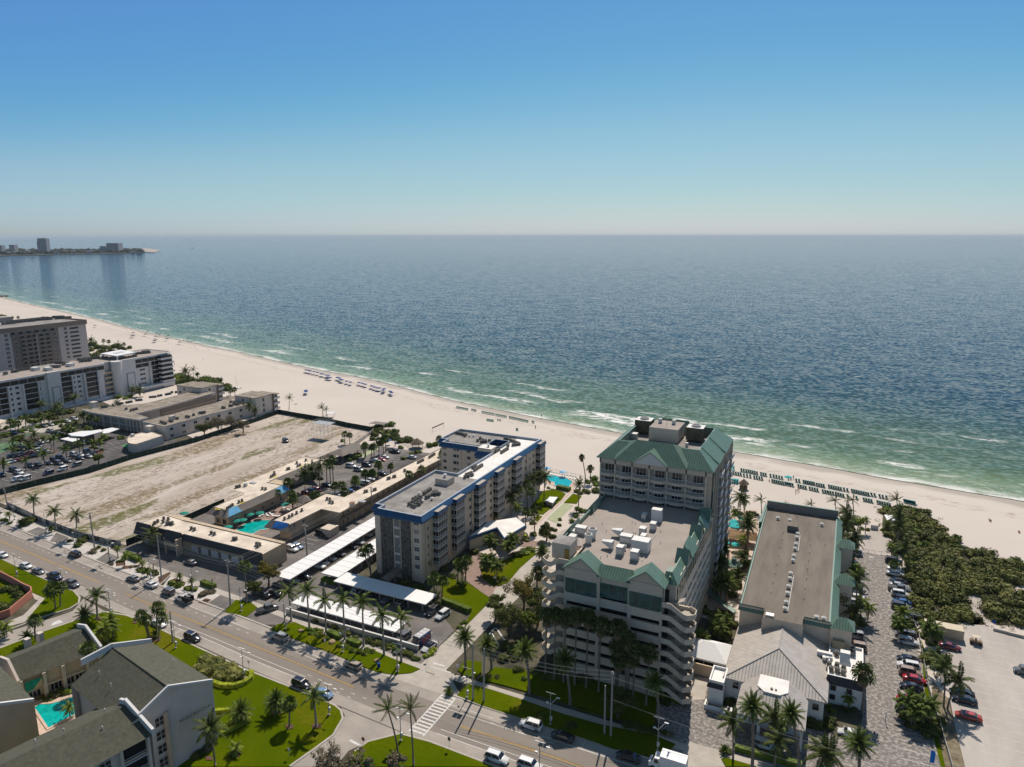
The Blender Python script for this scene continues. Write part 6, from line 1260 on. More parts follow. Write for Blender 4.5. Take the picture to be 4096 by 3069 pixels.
for i in range(26):
 x=random.uniform(0,1180); y=random.uniform(222,258); w=random.uniform(15,45)
 o_=farb(x,x+w,y,y-random.uniform(7,14),'x',20,random.choice((FARM,M['white'])),'distant_house') if False else None
 a=P(0,x,y,0); r=building('distant_house','','house',tuple(a[:2])+(0,)); mb=MB(); L=(P(0,x+w,y,0)-a).length; mb.box(a.x,a.y,0,a.x+L*0.9,a.y+16,11,0); mb.build('wall',FARM,r); mb=MB(); mb.box(a.x-2,a.y-2,11,a.x+L*0.9+2,a.y+18,13); mb.build('roof','white' if i%3 else 'tan',r); reg(r,'low pale house on the far shore across the bay','house','houses on the far shore')
# ================================================================== palms, trees, shrubs
def frond(mb,az,el,L,droop,n=8,w=0.75,wind=None,lw=0.16,org=(0,0,0),mi=0):
 """feather leaf: curved rib with leaflets on both sides"""
 p=Vector(org); d=Vector((math.cos(az)*math.cos(el),math.sin(az)*math.cos(el),math.sin(el))); pts=[p.copy()]
 for i in range(n):
  d=(d+Vector((0,0,-droop*(0.4+i/n)/n))+(Vector(wind)*(0.6/n) if wind else Vector())).normalized(); p=p+d*(L/n); pts.append(p.copy())
 mb.tube([pts[0],pts[n//2],pts[-1]],[0.05,0.035,0.01],3,mi,cap=False)
 for i in range(1,n+1):
  d=(pts[i]-pts[i-1]).normalized(); side=d.cross(Vector((0,0,1)));
  if side.length<0.05:side=Vector((1,0,0))
  side.normalize(); t=i/n; ll=w*(1.0-0.75*abs(t-0.42))*(0.6 if i==n else 1)
  for q in (0.25,0.75):
   b0=pts[i-1].lerp(pts[i],q)
   for sg in (-1,1):
    tip=b0+side*sg*ll*0.75+d*ll*0.55+Vector((0,0,-ll*random.uniform(0.25,0.6)))
    mid=b0.lerp(tip,0.5)+Vector((0,0,0.04)); o=d*lw*0.5
    mb.add([b0-o*0.4,b0+o*0.4,mid+o,mid-o,tip],[(0,1,2,3),(3,2,4)],mi)
def fan(mb,az,el,pet,rad,droop=0.3,seg=7,mi=0,org=(0,0,0)):
 d=Vector((math.cos(az)*math.cos(el),math.sin(az)*math.cos(el),math.sin(el))); c0=Vector(org)+d*pet+Vector((0,0,-droop*pet*0.5))
 side=d.cross(Vector((0,0,1))); side=Vector((1,0,0)) if side.length<0.05 else side.normalized(); up=side.cross(d).normalized()
 mb.add([Vector(org),c0,c0+side*0.05],[(0,1,2)],mi)
 for i in range(seg):
  a0=math.radians(-115+230*i/seg); a1=math.radians(-115+230*(i+0.72)/seg)
  e0=c0+(d*math.cos(a0)+side*math.sin(a0))*rad*0.95; e1=c0+(d*math.cos(a1)+side*math.sin(a1))*rad*0.95
  tp=c0+(d*math.cos((a0+a1)/2)+side*math.sin((a0+a1)/2))*rad*1.15+Vector((0,0,-rad*droop*1.1)); e0+=up*random.uniform(-0.1,0.1)
  mb.add([c0,e0,tp,e1],[(0,1,2,3)],mi)
def crown_mesh(kind,seed):
 random.seed(seed*31+len(kind)); mb=MB(); ga=2.39996
 if kind=='royal':
  for i in range(15):t=i/14; frond(mb,i*ga,R(72-88*t),random.uniform(3.0,3.6),1.5,8,0.85,(-0.35,0.1,0),0.24)
  mb.tube([(0,0,-1.3),(0,0,-0.1),(0.02,0,0.6)],[0.2,0.16,0.03],6,1)
 elif kind=='coconut':
  for i in range(19):t=i/18; frond(mb,i*ga,R(75-105*t),random.uniform(3.3,4.1),1.7,8,0.95,(-0.8,0.35,0.1),0.26)
 elif kind=='windy':
  for i in range(15):t=i/14; frond(mb,i*ga,R(66-80*t),random.uniform(3.0,3.8),1.0,8,0.5,(-1.5,0.3,0.05),0.2)
 elif kind=='date':
  for i in range(58):t=i/57; frond(mb,i*ga,R(82-125*t),random.uniform(2.6,3.1),0.9,7,0.55, None,0.2)
  mb.cyl(0,0,-0.9,0.1,0.42,8,1,r1=0.3)
 elif kind=='queen':
  for i in range(17):t=i/16; frond(mb,i*ga,R(70-95*t),random.uniform(2.3,2.9),1.9,7,0.8,(-0.3,0,0),0.22)
 elif kind=='sabal':
  for i in range(26):t=i/25; fan(mb,i*ga+random.uniform(-.4,.4),R(80-118*t),random.uniform(0.6,1.35),random.uniform(0.7,1.0),0.45,6)
  mb.cyl(0,0,-1.1,0.0,0.32,7,1,r1=0.2)
 elif kind=='wash':
  for i in range(25):t=i/24; fan(mb,i*ga+random.uniform(-.4,.4),R(78-105*t),random.uniform(0.7,1.4),random.uniform(0.8,1.1),0.6,6)
  mb.cyl(0,0,-2.0,-0.2,0.35,8,2,r1=0.75)
  for i in range(16):fan(mb,i*ga,R(-62),0.9,0.8,0.6,5,2,(0,0,-0.5))
 elif kind=='clump':
  for s in range(7):
   a=s*ga; x,y,h=0.75*math.cos(a)*(s>0),0.75*math.sin(a)*(s>0),random.uniform(-1.3,0.5)
   mb.tube([(x*0.4,y*0.4,-3.0),(x,y,h)],0.07,4,1)
   for i in range(8):frond(mb,i*ga+s,R(72-78*i/7),random.uniform(1.4,2.0),1.7,6,0.6,(-0.3,0,0),0.2,(x,y,h))
 elif kind=='tuft':
  for i in range(26):t=i/25; frond(mb,i*ga,R(80-85*t),random.uniform(1.1,1.6),1.2,6,0.35, None,0.14)
 elif kind=='deadp':
  for i in range(9):frond(mb,i*ga,R(50-90*i/8),random.uniform(2.2,3.0),2.2,7,0.25,(-0.3,0,0),0.10)
 return mb.mesh('crown',{'royal':['frond','frond'],'coconut':['fronddark'],'windy':['fronddark'],'date':['frond','dead'],'queen':['frondgold'],'sabal':['frond','trunk'],'wash':['fronddark','trunk','dead'],'clump':['frond','trunk'],'tuft':['frond'],'deadp':['dry']}[kind])
CROWN={}
TR={}
def trunk_mesh(kind,h,lean):
 r={'royal':(0.26,0.17),'coconut':(0.20,0.12),'windy':(0.19,0.12),'date':(0.30,0.26),'queen':(0.16,0.12),'sabal':(0.2,0.17),'wash':(0.22,0.15),'tuft':(0.2,0.15),'deadp':(0.16,0.1)}.get(kind,(0.2,0.14))
 mb=MB(); n=5
 pts=[(lean.x*(t**1.6),lean.y*(t**1.6),-0.1+(h+0.1)*t) for t in [i/n for i in range(n+1)]]
 mb.tube(pts,[r[0]*1.25]+[r[0]+(r[1]-r[0])*i/n for i in range(1,n+1)],7); me=mb.mesh('trunk',['trunkroyal' if kind=='royal' else 'trunk']); me.polygons.foreach_set('use_smooth',[True]*len(me.polygons)); return me
PCOUNT=0
KN={'royal':'royal palm','coconut':'coconut palm','windy':'windblown palm','date':'date palm','queen':'queen palm','sabal':'cabbage palm','wash':'fan palm','clump':'palm clump','tuft':'low palm','deadp':'dried palm'}
def palm(kind,base,h,lean=Vector((0,0,0)),sc=1.0,where=''):
 global PCOUNT; PCOUNT+=1; random.seed(PCOUNT)
 v=PCOUNT%2; key=(kind,v)
 if key not in CROWN:CROWN[key]=crown_mesh(kind,v+1)
 r=thing(KN[kind].replace(' ','_'),'','',(base.x,base.y,0),0)
 hh=max(0.3,h)
 if kind!='clump':
  tk=(kind,round(hh,1),round(lean.x,1),round(lean.y,1))
  if tk not in TR:TR[tk]=trunk_mesh(kind,hh,lean)
  o=D.objects.new('trunk',TR[tk]); COL.objects.link(o); o.parent=r
 c3=D.objects.new('crown',CROWN[key]); COL.objects.link(c3); c3.parent=r; c3.location=(lean.x,lean.y,hh); s_=sc*random.uniform(0.92,1.08); c3.scale=(s_,s_,s_*random.uniform(0.92,1.05))
 if kind not in ('windy','coconut'):c3.rotation_euler=(0,0,random.uniform(0,6.28))
 else:c3.rotation_euler=(0,0,random.uniform(-0.3,0.3))
 reg(r,KN[kind]+' '+where,'palm tree',KN[kind]+'s '+where); return r
def palms(where,spec):
 """'zone: kind,xc,yc,h  kind,xc,yc@xb,yb ...'  crown centre plus height, or plus the picture point of the trunk foot"""
 k= None
 for t in spec.split():
  if t.endswith(':'):k=int(t[:-1]); continue
  kind,x,rest=t.split(',',2); sc=1.0
  if '*' in rest:rest,sc=rest.split('*'); sc=float(sc)
  if '@' in rest:
   y,bb=rest.split('@'); xb,yb=bb.split(','); b,h,lean=mast(k,float(xb),float(yb),float(x),float(y)); palm(kind,b,h,lean,sc,where)
  elif rest.endswith(',V'):q_=onV(k,float(x),float(rest[:-2]),131.0); palm(kind,q_,q_.z,Vector((0.2,0,0)),sc,where)
  else:y,h=rest.split(','); h=float(h); palm(kind,P(k,float(x),float(y),h),h,Vector((random.uniform(-.3,.3),random.uniform(-.2,.2),0)),sc,where)
palms('on the verge before the front carport','5: royal,150,1290@180,1610 royal,350,1270@380,1680 royal,550,1380@565,1735 royal,750,1370@770,1815 royal,965,1400@980,1890 royal,1180,1550@1205,1990 royal,1390,1570@1395,2065')
palms('behind the fence row by the vacant lot front','3: royal,365,820@385,1060 royal,600,950@620,1170 royal,840,990@855,1230')
palms('on the white gravel beds before the low motel','3: queen,90,980@110,1060*.6 tuft,560,1140,1.2 4: queen,190,810@200,920*.55 queen,270,905@275,1010*.55 queen,465,965@470,1020*.55 deadp,590,985@600,1130 queen,875,1110@885,1160*.55 tuft,1010,1175,1.6 deadp,1240,1150@1245,1265*.6 tuft,520,1060,1.5')
palms('against the dark motel front','4: coconut,570,650@600,830 sabal,1600,1000@1620,1420')
palms('on the lawn beside the side street','6: sabal,590,430@615,650*1.2 sabal,670,395@670,625*.8 royal,1060,500@1080,760 date,930,715@940,815 queen,1230,760,4.5 queen,1170,850,4.5 queen,1240,850@1240,970 queen,1110,920,3.5 sabal,1560,720@1640,980 sabal,1610,770@1650,980 sabal,1735,640@1735,905 sabal,1790,745@1750,1010*.8 tuft,1700,930,1.0 sabal,380,780@395,1010 tuft,285,955,2.0*1.3 queen,30,850,3.0')
palms('in the courtyard between the shingled roofs','6: sabal,975,1090,9 7: queen,760,1000,2.5*.7')
palms('on the corner lawn by the shingled houses','8: date,450,1040@450,1160 date,835,930@840,1070 sabal,990,960@990,1210 royal,1255,870@1285,1210*.9 queen,390,1440@385,1510*.8 coconut,110,1220@170,1640 sabal,140,1180,4')
palms('leaning over the near road corner','8: windy,2070,1010@2190,1530*.85 11: windy,110,1000@150,1640*.85')
palms('around the side street mouth before the hotel','10: date,990,1240@1000,1590 date,1240,1320@1290,1590 11: date,1385,360@1430,840 date,1820,480@1880,960 date,530,820,0.8*.4 14: date,880,720@930,1165')
palms('in the tall shaded row before the garage front','22: wash,370,570,V wash,470,560,V wash,575,590,V wash,700,570,V wash,830,590,V wash,970,680,V wash,1160,700,V wash,1160,910,V wash,1270,830,V wash,1290,1030,V wash,1350,950,V wash,1500,980,V wash,1170,1050,V')
palms('in the beds at the blue-roofed condominium','10: sabal,575,400@575,560 sabal,650,580,5 sabal,750,620@740,840 sabal,910,420,6 sabal,1015,390@1000,640 sabal,960,460,5.5 clump,1250,390,4.5*1.4 clump,1350,430,4*1.3 clump,1290,160,4.5*1.3 clump,1470,210,4*1.2 clump,1530,130,5*1.2 date,1850,290,3.5 wash,1790,510,4.5 9: coconut,2020,870,9 coconut,2145,850,9 sabal,1870,985,8.5 sabal,1960,935,8.5 sabal,1990,1010,8 coconut,1780,1060,8 coconut,2090,830,9.5 queen,1600,1270,4 queen,1850,1175,6 sabal,1940,1235,6 sabal,2040,1260,6.5 sabal,985,430@985,475 5: sabal,970,850@1060,1110 sabal,1030,820@1060,1110')
palms('beside the shuffleboard path and pool','12: wash,628,490@670,780*.7 wash,722,610@722,775*.8 coconut,600,785@590,1050*.8 queen,190,1540,3')
palms('between the two motel wings','2: sabal,865,1300@850,1470*.8 sabal,960,1180,7 sabal,1010,1310,6 sabal,1020,1370,5 coconut,1150,1090,7 coconut,1230,1040,8.5 coconut,1310,1020,8.5 sabal,1390,970,8.5 sabal,1430,1000,8 sabal,1460,930,9 sabal,1720,1160,5.5 sabal,1490,1225@1490,1330 sabal,1565,1215,5 sabal,1590,1290,4 sabal,1830,1090,5.5 sabal,1900,1085,5.5 sabal,1970,990@1970,1130 sabal,2110,1010,4.5*.8 sabal,1290,1320,3.5 sabal,1230,1350,3')
palms('in the row beside the green court','2: sabal,1600,655@1600,765 sabal,1655,665@1655,765*.9 sabal,1815,780,6 sabal,1890,800,5.5 sabal,1920,790,6 sabal,1970,725,6.5 sabal,2020,720,6.5 sabal,2045,700,6.5 sabal,2150,640,6.5 9: sabal,170,510,5 sabal,310,710@315,840 sabal,445,730,4*.8 sabal,170,810,5.5 sabal,240,810,5.5 sabal,50,900,6')
palms('standing alone on the beach sand','2: windy,990,255@985,385 windy,1345,360@1360,460 windy,1395,380@1395,450*.8 15: windy,1225,600@1240,700*.8')
palms('along the right side of the long motel wing','9: sabal,1015,590,7.5 sabal,780,765,7 sabal,650,820,7.5')
palms('in front of the vacant-lot side wing','2: coconut,545,335@555,495 coconut,610,385@615,480*.8')
palms('in the dense hotel garden beside the tower','15: windy,320,420@325,670 coconut,450,530,7.5 coconut,500,540,7.5*.8 windy,670,550@680,700*.9 queen,260,600,4 queen,310,600,4 date,530,810@520,1160*1.25 coconut,280,1090,4.5*.9 queen,480,980,4 coconut,200,1260,5 date,290,1460@290,1700*1.3 coconut,400,1390,5 queen,230,930,3.5 coconut,480,1180,4 queen,390,680,4 16: clump,240,570,3.5*1.3 date,2,700,4 clump,290,480,4 13: date,2150,270,6 date,2170,500,6 clump,2130,900,4*1.3')
palms('behind the long flat-roofed annex','15: deadp,945,580@950,690 windy,1490,560@1500,720 windy,1685,555@1695,690 coconut,1600,680,9*.95 coconut,1650,740,9*.95 coconut,1610,810,8 queen,1785,775,4.5*.8 queen,1840,775,4.5*.8 tuft,1100,660,2 tuft,1370,710,2.5')
palms('along the green-trimmed right side of the annex','15: coconut,1560,940,7 coconut,1720,960,8.5 sabal,1560,1050,7 coconut,1690,1010,7 coconut,1640,1120,5 queen,1700,1290,5 coconut,1750,1440,10*1.1 sabal,1560,1440,7 sabal,1590,1590,7 queen,1770,1330,5 16: sabal,1590,220,7 queen,1790,290,4 queen,1870,350,4.5 sabal,1560,50,8 coconut,1700,400,4')
palms('near the dune shrubs by the sandy gate','18: windy,800,270@835,700*1.1 coconut,830,450,8 queen,735,780@745,880*.7 coconut,880,800,6 coconut,830,560,7 sabal,780,980,3*.8 queen,860,1510,3.5 queen,690,520,3*.7')
palms('in the planting strip between the two car parks','17: clump,860,60,4*1.2 clump,1190,100,5*1.5 coconut,1240,430,4.5*.9 coconut,1330,540@1320,990 coconut,1480,690@1360,1020 clump,930,900,4.5*1.3 clump,1040,930,4.5*1.3 clump,1160,950,5*1.2 clump,1000,1030,4*1.2')
palms('around the grey-roofed restaurant','17: wash,440,600@425,1060*1.1 queen,285,880,2.5*.7 date,385,1390@385,1720*1.1 19: coconut,630,1150@640,1580*.9 date,855,985@850,1700 coconut,1080,1100,6.5 date,1280,1060@1370,1700 coconut,1140,1370@1090,1700*.9 queen,1160,1150,5 coconut,1640,1490,4.5 coconut,1700,1500,4.5 tuft,560,1470,0.6')
palms('around the left car park','21: royal,740,285@740,490 coconut,980,350@1045,610 royal,1100,390@1118,610*.7 royal,1325,165@1340,400 royal,440,545@460,710 queen,730,565@735,660 queen,250,600,5 royal,600,830@610,1010 queen,770,880,4 royal,940,900@960,1110 royal,880,900@920,1090*.8 royal,220,945@230,1060 royal,500,1030@510,1200 royal,210,1090,4 royal,770,1165@795,1375 royal,1150,1080@1185,1260 royal,1390,990@1415,1215 queen,1650,960,4.5 queen,1750,950,4.5 queen,1830,850,3.5 royal,440,1290@470,1460*.8 royal,50,1340@75,1560 coconut,1340,640,5 coconut,2070,280,6 coconut,2100,390,5 queen,1170,200,5 coconut,1040,300,5 coconut,560,130,6 royal,-40,950,6 sabal,160,600,5 sabal,320,640,5 clump,850,520,4 coconut,700,470,5 clump,1450,470,5 clump,1560,520,5 clump,1700,560,5 clump,1820,480,5 clump,1240,740,4.5*1.5 clump,1550,730,4*1.3')
palms('between the white block and the beach','1: coconut,1540,990,4.5*1.2 coconut,1465,985@1470,1050 sabal,1140,450,7 sabal,1200,460,7 sabal,1370,490,5 windy,2135,770@2140,900 coconut,2045,780,7*1.2 coconut,2080,850,6 sabal,1640,1215@1645,1320 sabal,140,195@143,215 sabal,200,193@203,217 clump,1460,960,3 coconut,1000,440,6*1.2 coconut,1300,500,6*1.2 0: sabal,1985,1425,6 sabal,2025,1420,6 clump,1700,1285,4')
def leafball(mb,c,r,n,ls,mi=0,flat=0.75,shellf=0.55):
 for _ in range(n):
  u=Vector((random.gauss(0,1),random.gauss(0,1),random.gauss(0,1))).normalized()*(shellf+(1-shellf)*random.random()**0.5)*r; u.z*=flat
  p=Vector(c)+u; a=Vector((random.gauss(0,1),random.gauss(0,1),random.gauss(0,0.7))).normalized(); b=a.cross(u.normalized()+Vector((0.1,0.2,0.5))).normalized() if u.length>0.01 else a; s=ls*random.uniform(0.6,1.3)
  mb.add([p-a*s,p-b*s*0.5,p+a*s,p+b*s*0.5],[(0,1,2,3)],mi)
def blob(mb,c,r,mi=0,flat=0.7,n=8,m=5):
 o=len(mb.v); c=Vector(c)
 for j in range(m+1):
  th=math.pi*j/m
  for i in range(n):
   ph=2*math.pi*i/n; q=Vector((math.sin(th)*math.cos(ph),math.sin(th)*math.sin(ph),math.cos(th)*flat)); rr=r*(0.8+0.35*noise.noise(q*2+c)); mb.v.append(tuple(c+q*rr))
 for j in range(m):
  for i in range(n):k=(i+1)%n; mb.f.append((o+j*n+i,o+(j+1)*n+i,o+(j+1)*n+k,o+j*n+k)); mb.m.append(mi)
def bush_mesh(seed,lobes,leafs,m,ls=0.16,name='foliage'):
 random.seed(seed); mb=MB()
 for _ in range(lobes):
  c0=(random.uniform(-0.55,0.55),random.uniform(-0.55,0.55),random.uniform(0.2,0.5)); r0=random.uniform(0.35,0.6); blob(mb,c0,r0*0.8); leafball(mb,c0,r0,leafs,ls,shellf=0.75)
 blob(mb,(0,0,0.15),0.75,0,0.6); return mb.mesh(name,[m])
BM={}
def bush(kind,p,r,h=None,where='',group=None):
 key=(kind,int(p.x*7)%3)
 if key not in BM:BM[key]=bush_mesh(hash(kind)%100+key[1] if False else len(kind)*5+key[1],7 if kind=='scrub' else 5,70,{'scrub':'scrub','green':'bush','lime':'bushlime','dry':'dry','dark':'foliage'}[kind],0.13)
 nm={'scrub':'dune_shrub','dry':'dry_bush','lime':'lime_shrub'}.get(kind,'shrub')
 rt=thing(nm,'','',(p.x,p.y,0),0); o=D.objects.new('foliage',BM[key]); COL.objects.link(o); o.parent=rt; o.scale=(r,r,(h or r)); o.rotation_euler=(0,0,p.x*3.7+p.y); o.location=(0,0,-0.05)
 reg(rt,nm.replace('_',' ')+' '+where,'dune shrub' if 'thicket' in where else 'shrub',nm.replace('_',' ')+'s '+where); return rt
def bushes(where,spec):
 k= None
 for t in spec.split():
  if t.endswith(':'):k=int(t[:-1]); continue
  kind,x,y,r=t.split(',')[:4]; r=float(r); bush(kind,P(k,float(x),float(y),r*0.4),r, None,where)
def tree(base,h,r,kind,lab,n=5200,seed=1,sq=0.8):
 random.seed(seed); rt=thing('tree',lab,'tree',(base.x,base.y,0),0); tk=MB(); tk.tube([(0,0,-0.1),(0.15,0.1,h*0.3),(0.1,-0.1,h*0.5)],[0.32,0.24,0.2],7); mb=MB(); lobes=[]
 for i in range(11):
  a=i*2.4; rr=r*random.uniform(0.35,0.75)*(i>0); c0=Vector((rr*math.cos(a),rr*math.sin(a),h*random.uniform(0.55,0.92)-rr*0.15)); lobes.append(c0); tk.tube([(0.1,0,h*random.uniform(0.25,0.45)),tuple(c0*0.6+Vector((0,0,h*0.2))),tuple(c0)],[0.14,0.09,0.03],5)
 for c0 in lobes:
  for _ in range(4):
   c1=c0+Vector((random.gauss(0,1),random.gauss(0,1),random.gauss(0,0.6)))*r*0.2; leafball(mb,c1,r*random.uniform(0.18,0.34),n//44,0.20,0,sq,0.2)
 for o,nm in ((tk.mesh('trunk',['bark']),'trunk'),(mb.mesh('crown',[kind]),'crown')):q=D.objects.new(nm,o); COL.objects.link(q); q.parent=rt
 return rt
def tr(k,x,y,h,r,kind,lab,**kw): return tree(P(k,x,y,h*0.7),h,r,kind,lab,**kw)
tr(10,1640,720,10,5.0,'foliageauburn','large tree with rusty yellow-green crown beside the hotel left stairs',seed=3)
tr(10,1800,850,9,3.8,'foliage','dark tree between the rusty tree and the hotel stair tower',seed=13)
tr(10,1480,970,9,4.4,'foliage','tall loose dark green tree overhanging the side street',seed=4)
tr(10,1330,860,6.5,2.6,'foliage','smaller tree touching the side street edge',seed=5)
tr(10,1700,1010,6.5,2.8,'frondgold','bright broad-leaved tree before the hotel left corner',seed=6)
tr(4,1850,1050,7,3.4,'foliageauburn','yellow-green tree at the motel end wall',seed=7)
tr(12,240,1290,5.5,2.8,'foliage','round dark tree beside the pale shuffleboard court',seed=8)
tr(8,1430,1570,5.0,3.4,'dry','sparse dry tree at the bottom edge by the side street',seed=9,n=2600)
tr(8,1720,1620,4.5,3.0,'dry','second sparse dry tree at the bottom edge',seed=10,n=2600)
tr(8,2160,1590,3.5,2.2,'dry','small grey leafless shrub tree on the near corner lawn',seed=12,n=2200)
tr(2,190,520,8,5,'dry','brown thinly leaved tree against the two-storey wing',seed=14,n=4200); tr(2,350,500,7.5,4.5,'dry','brown tree beside the pair of coconut palms',seed=15,n=4200); tr(2,40,570,7,4.5,'foliage','dark tree at the left of the row behind the lot fence',seed=16); tr(2,470,550,6.5,3.0,'dry','low brown tree nearest the beach end of the lot fence',seed=17,n=2600)
tr(1,1290,910-20,6,3.0,'foliage','dark tree between the reception pavilion and the gallery block',seed=18)
tr(21,1190,690,6.5,4,'foliage','big dark round tree left of the white pavilion roofs',seed=19); tr(21,560,930,5,3.2,'dry','grey-green tree in the middle of the left car park',seed=20); tr(21,340,880,5,2.6,'bush','green tree beside the tennis court',seed=21); tr(21,1730,1240,4.5,2.2,'bush','single round tree against the lot screen fence',seed=22)
tr(14,480,880,7,3.5,'foliage','shaded tree at the foot of the garage front',seed=23)
tr(4,1690,1230,4,2.2,'foliage','small dark tree at the corner of the low motel car park',seed=24)
bushes('between the blue-roofed condominium and the side street','10: green,1660,290,2.4 green,1600,310,2.0 green,1720,270,1.6 dark,1330,620,1.6 dark,1420,590,1.5 green,960,640,1.8 dark,1210,470,1.6 dark,520,700,2.0 dark,640,760,2.2 dark,420,690,2.0 dark,700,870,1.6 dark,330,620,1.8 green,1540,320,1.4 green,940,1120,1.0 green,980,1070,1.0 dark,1540,70,1.2 green,1650,140,1.4 dark,1880,60,2.2 dark,1950,110,1.8 dark,860,560,1.6 dark,760,470,1.6 dark,1100,280,1.6')
bushes('in the beds between motel wings','2: green,1700,900,2.6 green,1740,880,2.4 green,1620,880,2.4 green,1650,930,2.0 green,2090,540,3.0 dark,1960,560,3.2 dark,1930,640,3.0 dark,2040,620,3.2 dark,2150,620,3.2 green,2160,690,2.4 dark,1250,1370,1.6 dark,1330,1130,1.8 dark,1130,1100,2.0 dark,1240,1120,2.0 dark,1000,1220,2.0 dark,960,1140,2.0 dark,980,1400,1.4 green,1580,720,1.6')
bushes('behind the beach end of the motel','9: dark,330,330,3.4 dark,420,380,3.4 dark,500,400,3.2 dark,570,440,3.0 dark,380,430,2.8 dark,640,440,2.8 dark,300,300,3.0 green,460,350,2.6 green,880,490,2.4 green,930,480,2.4 green,560,520,1.6 green,750,570,1.8 green,680,590,1.6 green,620,420,2.2 dark,270,420,2.4 dark,330,480,2.2 green,600,640,1.6')
bushes('along the right side of the long motel wing','9: green,450,1000,2.2 green,500,960,2.2 green,550,930,2.0 green,600,900,2.0 green,710,870,1.8 dark,890,720,3.2 dark,960,720,2.8 dark,1020,690,2.4 dark,1060,660,2.2 green,420,1030,1.8 dark,860,740,2.4')
bushes('along the path to the turquoise pool','12: green,770,720,2.2 green,790,780,2.2 dark,770,850,2.2 green,700,760,1.8 dark,700,870,1.6 green,610,880,1.6 dark,570,860,1.6 green,660,850,1.4 green,640,1080,1.6 green,560,1130,1.6 green,590,1060,1.4 green,520,1190,1.4 dark,320,1290,1.2 green,390,1180,1.1 dark,100,1340,1.6 dark,100,1210,1.6 green,260,830,0.9 green,300,850,0.8 dark,40,1500,1.4 dark,380,1230,1.2 dark,20,1400,1.6 dark,60,1100,2.2 dark,130,1050,1.8')
bushes('in the gravel beds by the road','4: green,800,1180,1.5 green,850,1210,1.6 green,900,1200,1.2 green,780,1210,1.0 green,970,1250,1.4 green,1040,1250,1.4 dark,500,1050,1.6 green,450,1050,1.4 dark,570,1060,1.5 dark,600,1090,1.3 green,230,940,1.2 dry,340,1015,0.8 dry,410,1005,0.8 dry,120,980,0.9 dry,1120,1310,1.5 dry,1180,1290,1.5 dry,1240,1290,1.2 dry,1170,1380,0.7 3: dark,270,1070,2.6 dark,320,1050,2.4 green,70,1050,1.2 green,100,1080,1.2 green,560,1150,1.2 dark,900,1260,2.2 dark,950,1230,2.2 dark,870,1310,1.8 green,1090,1340,1.2 green,1150,1370,1.2 dry,1020,1390,1.6 dark,230,1110,1.6 dark,30,1040,1.2 dark,780,1270,1.2')
bushes('along the verge of royal palms','8: green,1215,120,1.1 green,1260,140,1.1 green,1300,130,1.0 green,1340,150,1.0 green,1240,170,1.2 green,1290,180,1.0 green,1330,200,1.1 green,1400,230,1.0 green,1620,310,0.9 green,1620,340,1.0 green,1700,360,1.3 green,1780,370,1.2 green,1830,400,1.1 green,1860,360,1.2 green,1900,380,1.1 dark,1380,240,0.9 green,1540,310,1.0 dark,1500,80,1.3 dark,1580,150,1.3 dark,1640,170,1.3 dark,1720,210,1.3 dark,1850,260,1.3 dark,1920,290,1.2 dark,2080,330,1.2 dark,2160,380,1.2 dark,1960,250,1.2 dark,1400,60,1.2 dark,1300,30,1.2 10: green,200,1320,1.4 dark,150,1350,1.2 green,240,1370,1.3 dark,330,1400,1.3 dark,400,1420,1.2 green,470,1480,0.9 dark,100,1330,1.2 dark,60,1310,1.1 lime,600,1400,1.2 lime,640,1375,1.2 lime,570,1430,1.0 dark,420,1470,1.0')
bushes('in the shaded garden before the hotel','11: dark,1180,300,2.0 dark,1230,360,2.0 dark,1150,430,1.6 dark,1270,440,1.6 green,1380,660,1.2 dark,1080,650,1.0 dark,1000,640,1.0 dark,1290,560,1.6 dark,1500,600,1.8 dark,1650,640,1.8 dark,1800,660,1.8 dark,1960,660,1.8 dark,2100,660,1.8 dark,1560,1090,1.4 dark,1900,1180,1.6 14: dark,620,720,1.6 dark,690,740,1.6 dark,760,760,1.6 dark,1000,930,1.2 dark,900,1230,1.3 dark,820,1240,1.3 dark,740,1210,1.3 dark,660,1190,1.3 dark,1010,1270,1.0 dry,1050,1290,0.9 dark,560,1170,1.3')
bushes('around the grey-roofed restaurant','19: dark,430,870,1.3 dark,500,880,1.2 dark,610,920,1.5 dark,650,900,1.2 dark,1500,1150,1.7 dark,1560,1170,1.5 dark,1470,1130,1.3 dark,1720,1120,1.4 dark,1720,1200,1.2 green,1730,1030,0.9 dark,1970,1010,1.0 dark,1850,990,1.0 dark,1900,1020,0.9 green,1700,960,1.0 dry,540,1460,1.0 dry,600,1470,0.9')
bushes('in the hotel garden by the tower','15: dark,240,720,2.2 dark,420,680,2.0 dark,560,700,2.0 dark,620,700,1.8 dark,210,1200,2.2 dark,180,1350,2.4 dark,440,1250,2.4 dark,500,1230,2.2 dark,430,1350,2.4 dark,220,1460,2.2 dark,400,1480,2.4 dark,150,1570,2.4 dark,330,1570,2.2 dark,250,1120,1.8 dark,470,1130,2.0 16: dark,350,60,2.2 dark,250,420,2.2 dark,330,430,2.0 dark,300,620,2.0 dark,200,640,1.8 dark,340,520,2.0 dark,150,420,2.2 dark,60,380,2.4')
bushes('beside the annex cars','15: dark,1590,1300,2.2 dark,1660,1330,2.2 dark,1740,1310,2.0 dark,1600,800,2.6 dark,1660,850,2.6 dark,1700,780,2.4 dark,1560,900,2.2 dark,1620,1000,2.2 16: dark,1640,430,2.2 green,1700,450,1.8 dark,1740,490,2.0 dark,1780,510,1.8 dark,1620,470,2.0')
